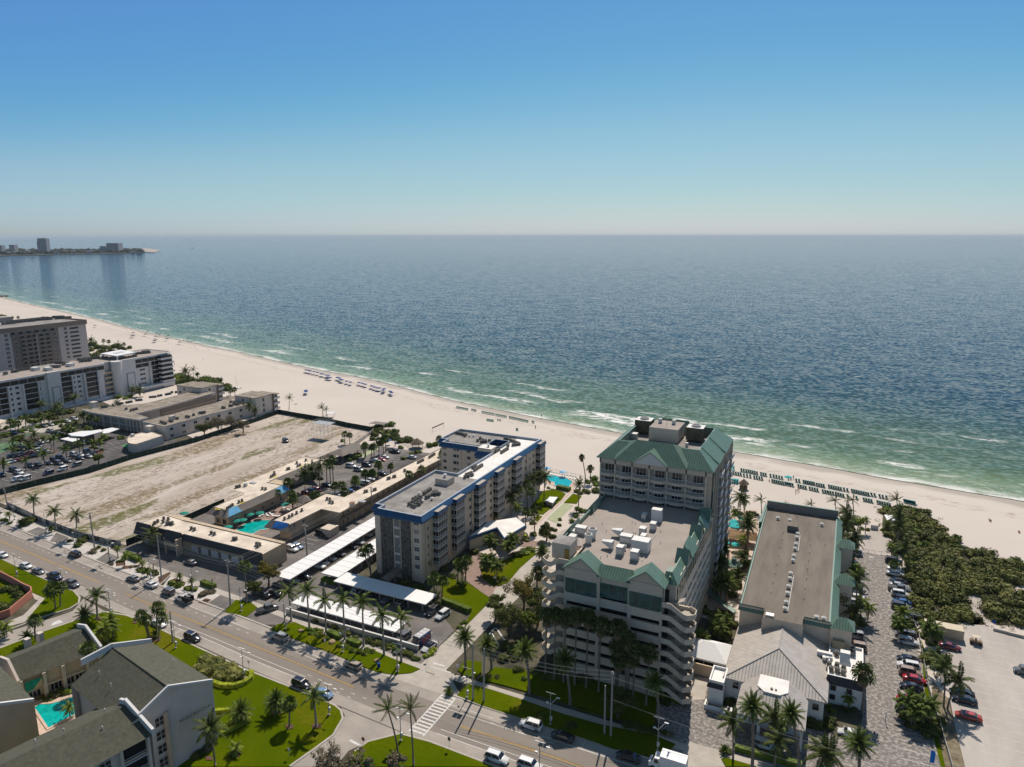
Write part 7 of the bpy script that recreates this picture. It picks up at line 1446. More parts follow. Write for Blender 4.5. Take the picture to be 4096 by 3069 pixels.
bushes('in the strip between the two car parks','17: dark,850,110,1.8 dark,920,110,1.8 dark,980,150,1.6 dark,1120,180,2.2 dark,1200,200,2.2 dark,1260,160,2.2 dark,1180,260,2.0 dark,1220,420,2.2 dark,1160,440,2.0 dark,1300,470,2.0 dark,1230,520,1.8 dark,950,1100,2.0 dark,1030,1150,2.2 dark,1120,1160,2.2 dark,1200,1180,2.2 dark,1230,1120,2.0 dark,1080,1060,2.0 dark,960,1170,1.8 dark,1150,1250,1.8 dark,1230,1260,1.8 18: dark,850,1570,2.0 dark,900,1600,2.0 dark,720,1090,1.0 dark,750,980,1.0 dark,790,890,1.0 green,430,590,1.2 green,640,600,1.2 green,480,600,1.2 green,680,610,1.2')
bushes('around the left car park','21: green,560,580,2.4 green,640,590,2.4 dark,900,410,3 dark,1000,440,3 dark,1120,430,3 dark,1220,420,3 dark,860,480,3 dark,980,520,2.6 dark,700,480,3 dark,500,500,3 dark,420,520,2.6 green,1060,830,2.2 green,1120,840,2.2 dark,1050,760,2.4 green,1520,750,2.2 green,1600,730,2.2 green,430,700,1.6 green,560,760,1.4 green,700,700,1.4 green,860,660,1.4 green,980,640,1.6 green,380,780,1.4 dark,330,930,1.6 dark,470,950,2.2 green,1850,900,2.0 dark,1700,1060,1.4 green,1640,1050,1.4 dark,1800,1090,1.4 dark,100,850,2 dark,0,860,2 green,200,680,2.2 green,100,700,2 green,-60,700,2.4 dark,1500,420,3 dark,1650,430,3 dark,1800,440,2.6 green,2130,880,2.2 dark,2050,640,2.4 dark,2150,560,2.6')
bushes('between the tan tower and the white block','1: dark,1010,480,5 green,1080,510,5 dark,1160,520,5 dark,1230,510,5 green,1300,500,5 dark,1370,530,4.5 dark,1000,540,5 dark,1100,560,5 dark,1220,560,4.5 green,970,590,4.5 dark,1060,600,4.5 green,1420,520,3.5 dark,1330,560,4 dark,20,180,6 dark,30,210,6 green,1310,1065,2.6 green,1430,1060,2.6 green,1390,1080,2.2 green,1800,1230,2.6 green,1880,1240,2.4 green,1960,1230,2.4 dark,1700,1290,2.0 dark,2080,1180,2.2')
bushes('on the beach edge behind the low blocks','0: green,1540,1300,5 green,1600,1310,5 green,1560,1340,4.5 green,1650,1330,4.5 dark,1720,1340,4 green,1760,1330,5 green,1820,1340,5 dark,1880,1360,5 green,1940,1390,4.5 dark,1860,1330,4.5 dark,1960,1405,3.5 green,1510,1350,4 dark,1680,1370,4')
bushes('in the pink-walled garden','6: dark,160,420,2.2 dark,200,470,2.0 dark,230,530,1.6 dark,60,410,2.2 dark,30,600,2.0 dark,90,640,1.8 dark,180,560,1.6 dark,40,700,1.6')
bushes('in the courtyard and beds of the shingled houses','7: dark,560,840,1.4 dark,640,830,1.4 green,760,810,1.6 dry,620,860,1.2 dark,460,870,1.2 dark,850,700,1.6 dark,930,690,1.6 dark,540,900,1.2 dark,640,760,1.6 8: dark,60,1330,1.6 dark,20,1400,1.6 dark,100,1270,1.4 dark,200,1280,1.2 lime,330,1150,1.2 lime,260,1240,1.2 dry,60,1440,1.3 dark,-60,1500,1.6 6: lime,2150,1290,1.2')
random.seed(5)
zone=[P2('18:650,400 760,360 870,370 980,370 1100,400 1230,500 1200,560 1330,650 1480,760 1700,840 1880,930 2060,960 2209,1040 2300,1110 2209,1200 2060,1260 1980,1310 1800,1290 1560,1320 1640,1480 1610,1600 1500,1650 1230,1640 1030,1640 990,1480 930,1200 880,900 720,850 800,770 640,600 650,440'),P2('18:1780,1380 1880,1270 2080,1290 2209,1340 2330,1400 2330,1657 1900,1657 1760,1560')]
def inside(p,poly):
 c3= False
 for i in range(len(poly)):
  a,b=poly[i],poly[i-1]
  if (a.y>p.y)!=(b.y>p.y) and p.x<(b.x-a.x)*(p.y-a.y)/(b.y-a.y)+a.x:c3= not c3
 return c3
nsc=0
for zi,poly in enumerate(zone):
 x0,x1=min(p.x for p in poly),max(p.x for p in poly); y0,y1=min(p.y for p in poly),max(p.y for p in poly); y=y0
 sheet('dune_soil',poly,0.07+0.01*zi,M['soil'])
 while y<y1:
  x=x0
  while x<x1:
   q=Vector((x+random.uniform(-1.1,1.1),y+random.uniform(-1.1,1.1),0)); x+=3.4
   if inside(q,poly):
    edge=q.y>215+0*q.x; r=random.uniform(1.6,3.3); nsc+=1
    kd='scrub' if random.random()<0.72 else 'green' if random.random()<0.5 else 'dark'; bush(kd,q,r,r*random.uniform(0.75,1.15),'in the thicket beside the right car park' if zi==0 else 'in the thicket right of the sandy path')
  y+=3.4
mb=MB()
for poly in zone:
 x0,x1=min(p.x for p in poly),max(p.x for p in poly); y0,y1=min(p.y for p in poly),max(p.y for p in poly)
 for _ in range(900):
  q=Vector((random.uniform(x0-3,x1+3),random.uniform(y0-3,y1+3),0)); j=q+Vector((random.uniform(-3,3),random.uniform(-3,3),0))
  if inside(j,poly):leafball(mb,(q.x,q.y,0.25),random.uniform(0.5,1.3),22,0.2,0,0.5,0.3)
o=mb.build('ground_cover',mat('dune_ground_cover',(0.09,0.10,0.02),0.9,0.3,0.12,col2=(0.20,0.18,0.06))); o['kind']='stuff'
def hedge(lab,pts,w,h,m='bush'):
 pts=P2(pts) if isinstance(pts,str) else pts; random.seed(len(lab)); mb=MB()
 for a,b in zip(pts,pts[1:]):
  a=Vector(a[:2]).to_3d(); b=Vector(b[:2]).to_3d(); d=(b-a); L=d.length; d.normalize(); nn=Vector((-d.y,d.x,0))*w/2
  mb.add([a-nn,b-nn,b+nn,a+nn,a-nn*0.85+Vector((0,0,h)),b-nn*0.85+Vector((0,0,h)),b+nn*0.85+Vector((0,0,h)),a+nn*0.85+Vector((0,0,h))],[(0,1,5,4),(1,2,6,5),(2,3,7,6),(3,0,4,7),(4,5,6,7)])
  for _ in range(int(L*w*26)):
   p=a+d*random.uniform(0,L)+nn*random.uniform(-1.05,1.05)+Vector((0,0,h*random.choice((1,1,random.random()))+random.uniform(-0.05,0.12))); u=Vector((random.gauss(0,1),random.gauss(0,1),random.gauss(0,0.6))).normalized(); v=u.cross(Vector((0.3,0.2,1))).normalized(); s=random.uniform(0.08,0.18); mb.add([p-u*s,p-v*s*0.6,p+u*s,p+v*s*0.6],[(0,1,2,3)])
 o=mb.build('hedge',m); tag(o,lab,'hedge'); return o
hedge('clipped hedge along the drive of the low motel, left bed','4:285,885 440,960',1.6,1.3)
hedge('clipped dark hedge in the right gravel bed','4:1130,1205 1265,1255',1.6,1.2)
hedge('dark clipped hedge between palms on the carport verge, left piece','8:1420,180 1560,240',1.6,1.0)
hedge('dark clipped hedge between palms on the carport verge, right piece','8:1630,270 1770,320',1.6,1.0)
hedge('hedge at the foot of the white carports beside a pedestrian','5:525,1165 690,1200',1.8,1.1)
hedge('long hedge beside the condominium lawn and parked white suv','10:745,850 880,900 1050,970',1.5,1.2)
hedge('hedge bordering the turquoise pool deck','12:355,840 495,870',2.2,1.4)
hedge('curved lime hedge around the shingled houses corner bed','8:130,740 250,780 380,780 490,750 560,700 580,640 545,625',1.0,1.0,'bushlime')
hedge('lime hedge round the date palm bed on the corner lawn','8:170,1060 260,1050 350,1040',0.9,0.8,'bushlime'); hedge('second lime hedge curling around the date palm bed','8:480,1080 545,1130 520,1170 400,1230 230,1310',0.9,0.8,'bushlime')
hedge('dark boundary hedge before the restaurant drive','19:660,1460 900,1530 1150,1600 1400,1657',1.2,1.0)
hedge('hedge along the left car park strip','21:330,800 620,720 940,650 1200,600',2.0,1.2); hedge('hedge between shaded drive and left car park','21:0,870 300,810',2.0,1.2)
hedge('hedge around the white box shelter on the lawn','12:205,1005 280,1030 370,960',0.9,0.9); hedge('hedge along the lit corner of the hotel lawn','14:960,880 1180,960',1.2,0.9)
hedge('clipped hedge at the entrance island of the blue-roofed condominium','10:1620,140 1680,150',1.6,1.2,'bushlime')
random.seed(3); mb=MB()
pc=P2('8:0,470 60,465 200,500 380,570 480,640 490,690 400,730 200,710 30,650 -60,590')
cx=sum((p for p in pc),Vector())/len(pc)
for _ in range(70):
 a,b=random.choice(pc),random.random()**0.6; q=cx.lerp(a,b*0.9); blob(mb,(q.x,q.y,0.7),1.5,0,0.7); leafball(mb,(q.x,q.y,0.75),1.6,60,0.2,0,0.7,0.85)
o=mb.build('shrub_bed',mat('croton_foliage',(0.07,0.10,0.012),0.7,0.3,0.5,col2=(0.20,0.19,0.03))); tag(o,'broad clipped shrub bed with golden tips inside the lime hedge','shrub bed')
for k,s in ((8,'8:935,1190 1030,1195 1030,1240 960,1250'),(8,'8:1230,1190 1340,1185 1335,1230 1250,1245'),(8,'8:330,1510 440,1500 440,1550 350,1555'),(8,'8:55,1550 140,1545 140,1590 70,1590'),(8,'8:790,1050 900,1030 910,1070 800,1090'),(6,'6:1050,750 1130,745 1120,785 1050,780'),(6,'6:1460,795 1525,795 1510,820 1465,820'),(6,'6:1650,960 1780,960 1770,1010 1680,1030')):
 sheet('mulch_bed',P2(s),0.24,M['mulch'],kerb=1)
for s in ('4:70,990 120,960 160,975 140,1010','4:170,960 280,950 270,1000 180,1010','4:250,1010 420,995 430,1020 250,1045','4:640,1130 780,1070 780,1095 660,1210','4:390,1040 470,1020 640,1060 640,1110 560,1120','4:750,1180 830,1140 950,1190 930,1230 850,1250','4:920,1240 1010,1215 1090,1240 1070,1290 960,1280','4:1080,1410 1170,1365 1230,1380 1170,1435','21:780,1110 870,1080 1020,1120 990,1150 900,1180','21:1690,1120 1780,1110 1850,1130 1810,1180 1720,1190'):sheet('mulch_bed',P2(s),0.075,M['mulch'])
# ================================================================== vehicles
PAINT={'white':(0.70,0.70,0.69),'silver':(0.38,0.39,0.40),'grey':(0.13,0.135,0.14),'black':(0.012,0.012,0.014),'dark blue':(0.012,0.022,0.06),'blue':(0.02,0.09,0.26),'red':(0.38,0.008,0.012),
'dark red':(0.16,0.008,0.012),'beige':(0.42,0.34,0.25),'light blue':(0.16,0.27,0.42),'tan':(0.34,0.24,0.17),'orange red':(0.42,0.05,0.02)}
for c_ in PAINT:M['car_'+c_]=mat('car_paint_'+c_.replace(' ','_'),PAINT[c_],0.28,coat=0.8,spec=0.5)
M['carglass']=mat('car_window_glass',(0.015,0.018,0.02),0.06,spec=0.7)
CK={'sedan':(4.7,1.82,0.72,0.98,(-1.55,-0.95,0.55,1.25),1.42),'coupe':(4.6,1.85,0.68,0.92,(-1.7,-0.8,0.3,1.15),1.32),'suv':(4.75,1.92,0.85,1.12,(-2.2,-1.9,0.55,1.15),1.76),
'pickup':(5.7,2.0,0.92,1.15,(-0.75,-0.55,0.85,1.45),1.85),'van':(5.6,2.05,0.95,1.15,(-2.7,-2.65,1.55,2.25),2.6),'hatch':(4.2,1.8,0.75,1.0,(-1.95,-1.5,0.5,1.2),1.5),'boxy':(4.2,1.85,0.9,1.2,(-2.0,-1.92,0.75,1.0),1.85)}
def loft(mb,rings,mi=0,caps=True):
 n=len(rings[0]); o=len(mb.v)
 for r_ in rings:mb.v+=[tuple(p) for p in r_]
 for i in range(len(rings)-1):
  for k in range(n):l=(k+1)%n; mb.f.append((o+i*n+k,o+i*n+l,o+(i+1)*n+l,o+(i+1)*n+k)); mb.m.append(mi)
 if caps:mb.f.append(tuple(o+k for k in range(n))[::-1]); mb.m.append(mi); mb.f.append(tuple(o+(len(rings)-1)*n+k for k in range(n))); mb.m.append(mi)
CARM={}
def car_meshes(kind):
 if kind in CARM: return CARM[kind]
 L,Wd,zh,zt,cab,H_=CK[kind]; h=L/2; w=Wd/2
 body=MB()
 prof=[(-h,0.45,zt-0.22,0.86),(-h+0.12,0.32,zt-0.04,0.95),(-h+0.7,0.28,zt,1.0),(cab[1],0.26,zt,1.0),(cab[3],0.26,zt-0.02,1.0),(h-0.85,0.28,zh+0.05,0.99),(h-0.2,0.32,zh-0.08,0.92),(h,0.42,zh-0.26,0.80)]
 rings=[]
 for x,zb_,zt_,f in prof:
  ww=w*f; rings.append([(x,-ww*0.93,zb_),(x,-ww,zb_+0.18),(x,-ww,zt_-0.18),(x,-ww*0.88,zt_),(x,ww*0.88,zt_),(x,ww,zt_-0.18),(x,ww,zb_+0.18),(x,ww*0.93,zb_)])
 loft(body,rings)
 rf=MB(); b0,b1,f1,f0=cab; g=MB(); tw=0.74 if kind not in ('van','boxy') else 0.88
 def ring(x,z,ww): return [(x,-ww,z),(x,ww,z)]
 zt2=H_
 lo=[(b0,-w*0.9,zt-0.03),(f0,-w*0.9,zt-0.03),(f0,w*0.9,zt-0.03),(b0,w*0.9,zt-0.03)]; hi=[(b1,-w*tw,zt2-0.06),(f1,-w*tw,zt2-0.06),(f1,w*tw,zt2-0.06),(b1,w*tw,zt2-0.06)]
 g.add(lo+hi,[(0,1,5,4),(1,2,6,5),(2,3,7,6),(3,0,4,7),(4,5,6,7)])
 rf.add([(b1-0.06,-w*tw-0.03,zt2-0.08),(f1+0.06,-w*tw-0.03,zt2-0.08),(f1+0.06,w*tw+0.03,zt2-0.08),(b1-0.06,w*tw+0.03,zt2-0.08),(b1+0.08,-w*tw+0.1,zt2),(f1-0.12,-w*tw+0.1,zt2),(f1-0.12,w*tw-0.1,zt2),(b1+0.08,w*tw-0.1,zt2)],[(0,1,5,4),(1,2,6,5),(2,3,7,6),(3,0,4,7),(4,5,6,7),(0,3,2,1)])
 for sg in (-1,1):
  for (x0,x1) in ((b0,b1),(f0,f1),((b0+f0)/2-0.1,(b1+f1)/2-0.1)):rf.tube([(x0,sg*(w*0.9+0.005),zt-0.03),(x1,sg*(w*tw+0.005),zt2-0.07)],0.045,4)
  rf.box(f0-0.15,sg*w*0.98,zt-0.02,f0+0.03,sg*(w*0.98+0.18),zt+0.12)
 if kind=='van':rf.box(b0,-w*0.93,zt-0.05,0.9,w*0.93,zt2-0.1)
 if kind=='pickup':
  bed=MB(); bed.box(-h+0.12,-w*0.82,zt-0.1,cab[0]-0.1,w*0.82,zt+0.012)
 fl=MB()
 if kind=='suv':
  for sg in (-1,1):fl.box(b1,sg*w*0.62,zt2,f1-0.2,sg*w*0.62+0.05*sg,zt2+0.05)
 hd=MB(); hd.box(-0.06,-0.18,-0.07,0.05,0.18,0.07); tl=MB(); tl.box(-0.04,-0.16,-0.08,0.04,0.16,0.08)
 wh=MB(); wh.tube([(0,-0.12,0),(0,0.12,0)],0.34,12,0); rim=MB(); rim.tube([(0,-0.125,0),(0,0.125,0)],0.2,10,0)
 CARM[kind]=dict(body=body,roof=rf,glass=g,head=hd.mesh('headlight',['chrome']),tail=tl.mesh('tail_light',['redlamp']),wheel=wh.mesh('wheel',['tyre']),rim=rim.mesh('rim',['rim']),bed=bed.mesh('load_bed',['black']) if kind=='pickup' else None,rails=fl.mesh('roof_rail',['metal']) if kind=='suv' else None)
 return CARM[kind]
PROTO={}
def car_proto(kind,col,roofcol=None):
 key=(kind,col,roofcol);
 if key in PROTO: return PROTO[key], False
 m_=car_meshes(kind); L,Wd,zh,zt,cab,H_=CK[kind]; r=thing({'pickup':'pickup_truck','van':'van'}.get(kind,'parked_car'),'',''); PROTO[key]=r
 def ad(nm,me,loc=(0,0,0),par=None,rz=0):
  o=D.objects.new(nm,me); COL.objects.link(o); o.parent=par or r; o.location=loc; o.rotation_euler=(0,0,rz); KIDS.setdefault((par or r).name,[]).append(o); return o
 me=m_['body'].mesh('body',['car_'+col]); me.polygons.foreach_set('use_smooth',[True]*len(me.polygons)); ad('body',me)
 ad('windows',m_['glass'].mesh('windows',['carglass'])); ad('roof',m_['roof'].mesh('roof',[('car_'+(roofcol or col))]))
 if m_['bed']:ad('load_bed',m_['bed'])
 if m_['rails']:ad('roof_rails',m_['rails'])
 for sx in (-L/2+0.85,L/2-0.88):
  for sy in (-1,1):w_=ad('wheel',m_['wheel'],(sx,sy*(Wd/2-0.1),0.34)); ad('rim',m_['rim'],(0,0,0),w_)
 for sy in (-1,1):ad('headlight',m_['head'],(L/2-0.10,sy*Wd*0.36,zh-0.16)); ad('tail_light',m_['tail'],(-L/2+0.03,sy*Wd*0.36,zt-0.25))
 return r, True
def nm_car(kind): return {'sedan':'sedan','coupe':'coupe','suv':'suv','pickup':'pickup truck','van':'van','hatch':'hatchback','boxy':'off-road car'}[kind]
def car(kind,col,p,head,where,group,label=None,roofcol=None):
 r,new=car_proto(kind,col,roofcol)
 if not new:r=copy_tree(r,(0,0,0))
 r.location=(p.x,p.y,0.05); r.rotation_euler=(0,0,R(head))
 if label:tag(r,label,{'pickup':'pickup truck','van':'van'}.get(kind,'car'),group)
 else:reg(r,col+' '+nm_car(kind)+' '+where,{'pickup':'pickup truck','van':'van'}.get(kind,'car'),group)
 return r
def cars(where,group,spec):
 """'zone: kind,colour,x,y,heading ...' with the middle of the car at 0.7 m"""
 k= None
 for t in spec.split():
  if t.endswith(':'):k=int(t[:-1]); continue
  kind,col,x,y,hd_=t.split(','); car(kind,col.replace('_',' '),P(k,float(x),float(y),0.7),float(hd_),where,group)
cars('parked in the near kerb lane of the beach road','cars parked along the beach road','6: sedan,white,25,50,-4 sedan,white,285,170,-4 coupe,grey,420,228,-4 pickup,dark_blue,605,290,-4 pickup,grey,790,370,-4 sedan,white,1755,808,-4 suv,black,2125,962,-4 8: suv,black,1120,735,-3 sedan,light_blue,1362,835,-3 11: suv,white,1070,1550,0 suv,white,1430,1630,0')
cars('in the far kerb lane of the beach road','cars parked along the beach road','4: sedan,grey,365,1142,176 sedan,white,560,1208,176 boxy,grey,752,1290,176 8: suv,silver,882,215,177 hatch,beige,1695,528,178 11: suv,white,1445,1185,180 sedan,black,1795,1310,180 14: sedan,black,590,1535,180')
cars('driving on the far side of the beach road','cars on the beach road','6: suv,black,825,45,176')
cars('at the entrance of the long white carport','cars by the carports','5: sedan,grey,45,1205,172 sedan,black,-1,1300,170 4: sedan,black,1810,1315,172 sedan,grey,1000,962,175')
cars('in the small bay behind the motel corner','cars behind the motel corner','5: sedan,white,620,583,172 suv,black,518,640,-8 suv,white,190,812,-8 sedan,light_blue,245,783,-8')
cars('parked under the white carports','cars under the carports','5: suv,white,480,1000,0 sedan,white,520,958,0 sedan,silver,595,912,0 suv,silver,1003,652,0 sedan,silver,1078,625,0 suv,silver,180,1160,0 sedan,black,320,1110,0 sedan,grey,700,860,0 sedan,black,830,780,0 sedan,silver,915,735,0 suv,silver,915,1275,90 sedan,grey,1240,1370,90 suv,black,1400,1430,90 sedan,grey,780,1215,90 sedan,black,1090,1320,90')
car('pickup','grey',P(4,1850,1470,0.8),62,'','cars by the carports','grey pickup truck with loaded bed standing across the sidewalk driveway')
car('suv','black',P(5,1735,1500,0.8),-95,'','cars by the carports','black suv in shade beside the last post of the front carport'); car('suv','white',P(5,1850,1540,0.8),-98,'','cars by the carports','large white suv with roof panels beside the condominium lawn hedge')
car('suv','grey',P(10,312,1235,0.8),-98,'','cars by the carports','dark suv half under the end of the low front carport')
car('coupe','white',P(10,600,1335,0.7),-98,'','cars by the carports','white convertible with black soft top next to the painted blue van','black')
vn=car('van','blue',P(10,505,1265,1.2),-98,'','cars by the carports','blue work van with ladder rack and colourful printed sides near the street corner')
lad=MB()
for y in (-0.7,0.1):lad.box(-2.5,y,2.68,1.6,y+0.06,2.76); lad.box(-2.5,y+0.5,2.68,1.6,y+0.56,2.76)
for i in range(13):lad.box(-2.4+i*0.32,-0.7,2.68,-2.34+i*0.32,0.66,2.72)
lad.box(-2.6,-0.85,2.62,1.5,0.85,2.66); o=D.objects.new('ladder_rack',lad.mesh('ladder_rack',['white'])); COL.objects.link(o); o.parent=vn
art=MB(); art.box(-2.5,1.03,0.5,0.6,1.05,2.0); art.box(-2.5,-1.05,0.5,0.6,-1.03,2.0); o=D.objects.new('printed_side',art.mesh('printed_side',[mat('printed_van_wrap',(0.03,0.12,0.32),0.4,0.5,1.1,col2=(0.42,0.06,0.04))])); COL.objects.link(o); o.parent=vn
cars('in the car park between the motel wings','cars between the motel wings','2: suv,black,1515,965,10 suv,white,1665,1003,0 suv,silver,1755,1043,0 suv,dark_blue,1842,992,0 sedan,white,1945,945,0 coupe,red,2002,930,0 sedan,white,2040,905,0 pickup,black,2150,845,0 sedan,black,2012,1088,0 sedan,black,1398,1212,0 sedan,red,1290,1262,0 suv,silver,1240,1285,0 suv,red,1182,1310,0 suv,white,1885,1172,180 suv,white,1825,1195,180 sedan,dark_blue,1710,1245,180 sedan,blue,1655,1282,180 suv,silver,1578,1308,180 sedan,silver,1488,1325,180 9: suv,white,20,725,0 sedan,white,680,630,180 sedan,silver,130,905,180 sedan,white,220,880,180')
car('boxy','black',P(2,945,722,0.9),-25,'','cars near the motel','black boxy off-road car alone on the vacant sandy lot')
cars('in the crowded left car park','cars in the left car park','21: suv,blue,235,795,-4 sedan,grey,445,735,0 sedan,grey,545,710,0 pickup,grey,765,675,0 sedan,silver,890,650,0 suv,white,1312,555,0 sedan,white,1190,590,0 suv,white,880,758,176 sedan,black,960,792,176 sedan,grey,1040,800,176 sedan,white,670,1025,5 sedan,white,800,940,5 sedan,white,720,960,5 van,black,355,1090,5 suv,white,705,1105,80 sedan,white,848,1140,80 sedan,dark_red,525,1150,80 suv,grey,372,1182,80 suv,grey,228,1212,80 sedan,black,582,1212,80 suv,white,190,1312,80 sedan,dark_red,322,1282,80 sedan,dark_red,462,1235,80 sedan,black,650,1180,80 suv,dark_blue,1060,1240,-5 suv,black,960,1280,-5 suv,grey,1042,1332,-5 sedan,grey,1192,1292,-5 coupe,black,858,1330,-5 suv,white,1312,1182,-5 sedan,white,1420,1190,-5 sedan,black,1412,1245,-5 sedan,silver,1562,1210,-5 suv,grey,1540,1130,-5 sedan,black,1640,1172,-5 sedan,grey,672,1352,-5 suv,dark_blue,520,1378,-5 suv,black,240,1452,-5 suv,white,340,1502,-5 boxy,dark_blue,850,1508,-85 boxy,white,1105,1440,-85 boxy,white,298,1622,-85 boxy,white,447,1607,-85 sedan,dark_blue,25,1540,-5 boxy,grey,1355,1362,-85')
cars('in the right-hand row of the paved annex car park','cars in the annex car park','18: suv,black,770,945,3 sedan,white,790,1037,3 sedan,white,790,1085,3 sedan,black,820,1172,183 sedan,silver,820,1215,3 pickup,grey,832,1255,3 suv,white,848,1315,3 sedan,blue,860,1400,183 suv,dark_blue,852,1450,3 suv,black,975,1575,183 sedan,grey,920,1600,3 17: suv,grey,905,190,183 suv,white,930,268,3 coupe,black,925,455,183 suv,white,932,532,183 suv,tan,955,605,3 sedan,red,1002,682,3 coupe,black,965,760,183 sedan,red,935,905,183 sedan,black,930,1015,183')
cars('beside the annex wall under the palms','cars in the annex car park','18: suv,white,335,855,183 sedan,red,262,925,3 sedan,black,300,962,3 sedan,white,330,1165,183 sedan,white,330,1215,183 suv,white,330,1265,183 sedan,white,345,1345,183 suv,white,340,1412,3 17: suv,silver,332,195,183 suv,tan,355,320,183')
cars('by the restaurant','cars by the restaurant','19: sedan,white,640,1060,180 suv,white,1000,1410,-5 sedan,white,1940,1280,180')
cars('in the sandy public car park','cars in the sandy car park','17: coupe,dark_red,1395,318,-5 sedan,black,1525,830,178 sedan,black,1550,905,178 sedan,orange_red,1597,1088,178 boxy,grey,2215,595,178')
ut=car('pickup','white',P(4,925,1360,0.9),176,'','cars parked along the beach road','white utility truck with black service body and long ladders in the kerb lane')
q=MB(); q.box(-2.9,-1.05,0.6,-0.6,1.05,1.35); q.box(-2.9,-1.05,1.35,-0.7,-0.7,1.9); q.box(-2.9,0.7,1.35,-0.7,1.05,1.9); o=D.objects.new('service_body',q.mesh('service_body',['black'])); COL.objects.link(o); o.parent=ut; q=MB()
for y in (-0.9,0.3):q.box(-3.4,y,2.4,1.9,y+0.06,2.5); q.box(-3.4,y+0.45,2.4,1.9,y+0.51,2.5)
for y in (-0.9,0.3):
 for i in range(16):q.box(-3.3+i*0.32,y,2.42,-3.24+i*0.32,y+0.5,2.46)
for x in (-2.6,-0.7,1.0):
 for y in (-0.9,0.85):q.box(x,y,1.3 if x<0 else 1.7,x+0.06,y+0.06,2.4)
o=D.objects.new('ladder',q.mesh('ladder',['metallt'])); COL.objects.link(o); o.parent=ut
bt=thing('box_truck','white delivery box truck with blue lettering at the bottom edge of the road','truck',(0,0,0)); a=P(14,990,1600,1.5); bt.location=(a.x+0.6,a.y,0.05); bt.rotation_euler=(0,0,math.pi); bt['o']=(0,0,0)
def sub(nm,q,mt,par=None):o=D.objects.new(nm,q.mesh(nm,mt)); COL.objects.link(o); o.parent=par or bt; return o
q=MB(); q.box(-3.4,-1.2,0.75,1.3,1.2,3.3); sub('cargo_box',q,['white']); q=MB(); loft(q,[[(1.4,-1.05,0.5),(1.4,1.05,0.5),(1.4,1.0,2.5),(1.4,-1.0,2.5)],[(2.3,-1.05,0.5),(2.3,1.05,0.5),(2.3,0.95,2.45),(2.3,-0.95,2.45)],[(2.9,-1.0,0.5),(2.9,1.0,0.5),(2.9,0.95,1.5),(2.9,-0.95,1.5)],[(3.4,-0.9,0.5),(3.4,0.9,0.5),(3.4,0.85,1.3),(3.4,-0.85,1.3)]]); sub('cab',q,['white']); q=MB(); q.quad((2.33,-0.85,2.35),(2.95,-0.88,1.55),(2.95,0.88,1.55),(2.33,0.85,2.35)); q.box(1.6,-1.06,1.5,2.3,1.06,2.2); sub('windows',q,['carglass'])
for x in (-2.4,2.5):
 for y in (-1,1):q=MB(); q.tube([(x,y-0.14,0.42),(x,y+0.14,0.42)],0.42,12); sub('wheel',q,['tyre'])
me=text_mesh('BRINKS',0.5,'blue_cloth'); o=D.objects.new('lettering',me); COL.objects.link(o); o.parent=bt; o.location=(-2.0,1.22,1.2); o.rotation_euler=(math.pi/2,0,math.pi); me=text_mesh('BRINKS',0.5,'blue_cloth'); o=D.objects.new('lettering',me); COL.objects.link(o); o.parent=bt; o.location=(0.2,0.1,3.31); o.rotation_euler=(0,0,math.pi/2)
gc=thing('golf_cart','tan beach buggy with flat roof parked on the sandy lot','buggy',(0,0,0)); a=P(17,1680,262,0.8); gc.location=(a.x,a.y,0.05); gc.rotation_euler=(0,0,-0.05)
q=MB(); q.box(-1.3,-0.6,0.35,1.3,0.6,0.75); q.box(-0.2,-0.55,0.75,0.1,0.55,1.3); q.box(-1.2,-0.6,0.75,-0.5,0.6,0.95); sub('body',q,['dead'],gc); q=MB(); q.box(-0.9,-0.65,1.85,0.8,0.65,1.92); sub('roof',q,['beige' if 'beige' in M else 'stucco'],gc); q=MB()
for x in (-0.85,0.75):
 for y in (-0.6,0.58):q.box(x,y,0.7,x+0.05,y+0.05,1.85)
sub('roof_frame',q,['metal'],gc)
for x in (-0.9,0.9):
 for y in (-0.6,0.6):q=MB(); q.tube([(x,y-0.1,0.28),(x,y+0.1,0.28)],0.28,10); sub('wheel',q,['tyre'],gc)
for x,y in ((850,1610),):
 b_=P(None,3296+1160*800/2209,2469+1640*800/2209); fg=thing('feather_flag','tall bright blue feather flag at the bottom edge of the annex car park','flag',(b_.x,b_.y,0)); q=MB(); q.tube([(0,0,0),(0,0,3.2)],0.04,5); sub('pole',q,['metal'],fg); q=MB(); q.add([(0.05,0,0.7),(0.75,0,0.8),(0.8,0,2.8),(0.5,0,3.3),(0.05,0,3.3),(0.05,0.02,0.7),(0.75,0.02,0.8),(0.8,0.02,2.8),(0.5,0.02,3.3),(0.05,0.02,3.3)],[(0,1,2,3,4),(9,8,7,6,5),(0,5,6,1),(1,6,7,2),(2,7,8,3),(3,8,9,4),(4,9,5,0)]); sub('banner',q,[mat('azure_banner',(0.0,0.18,0.62),0.6)],fg)
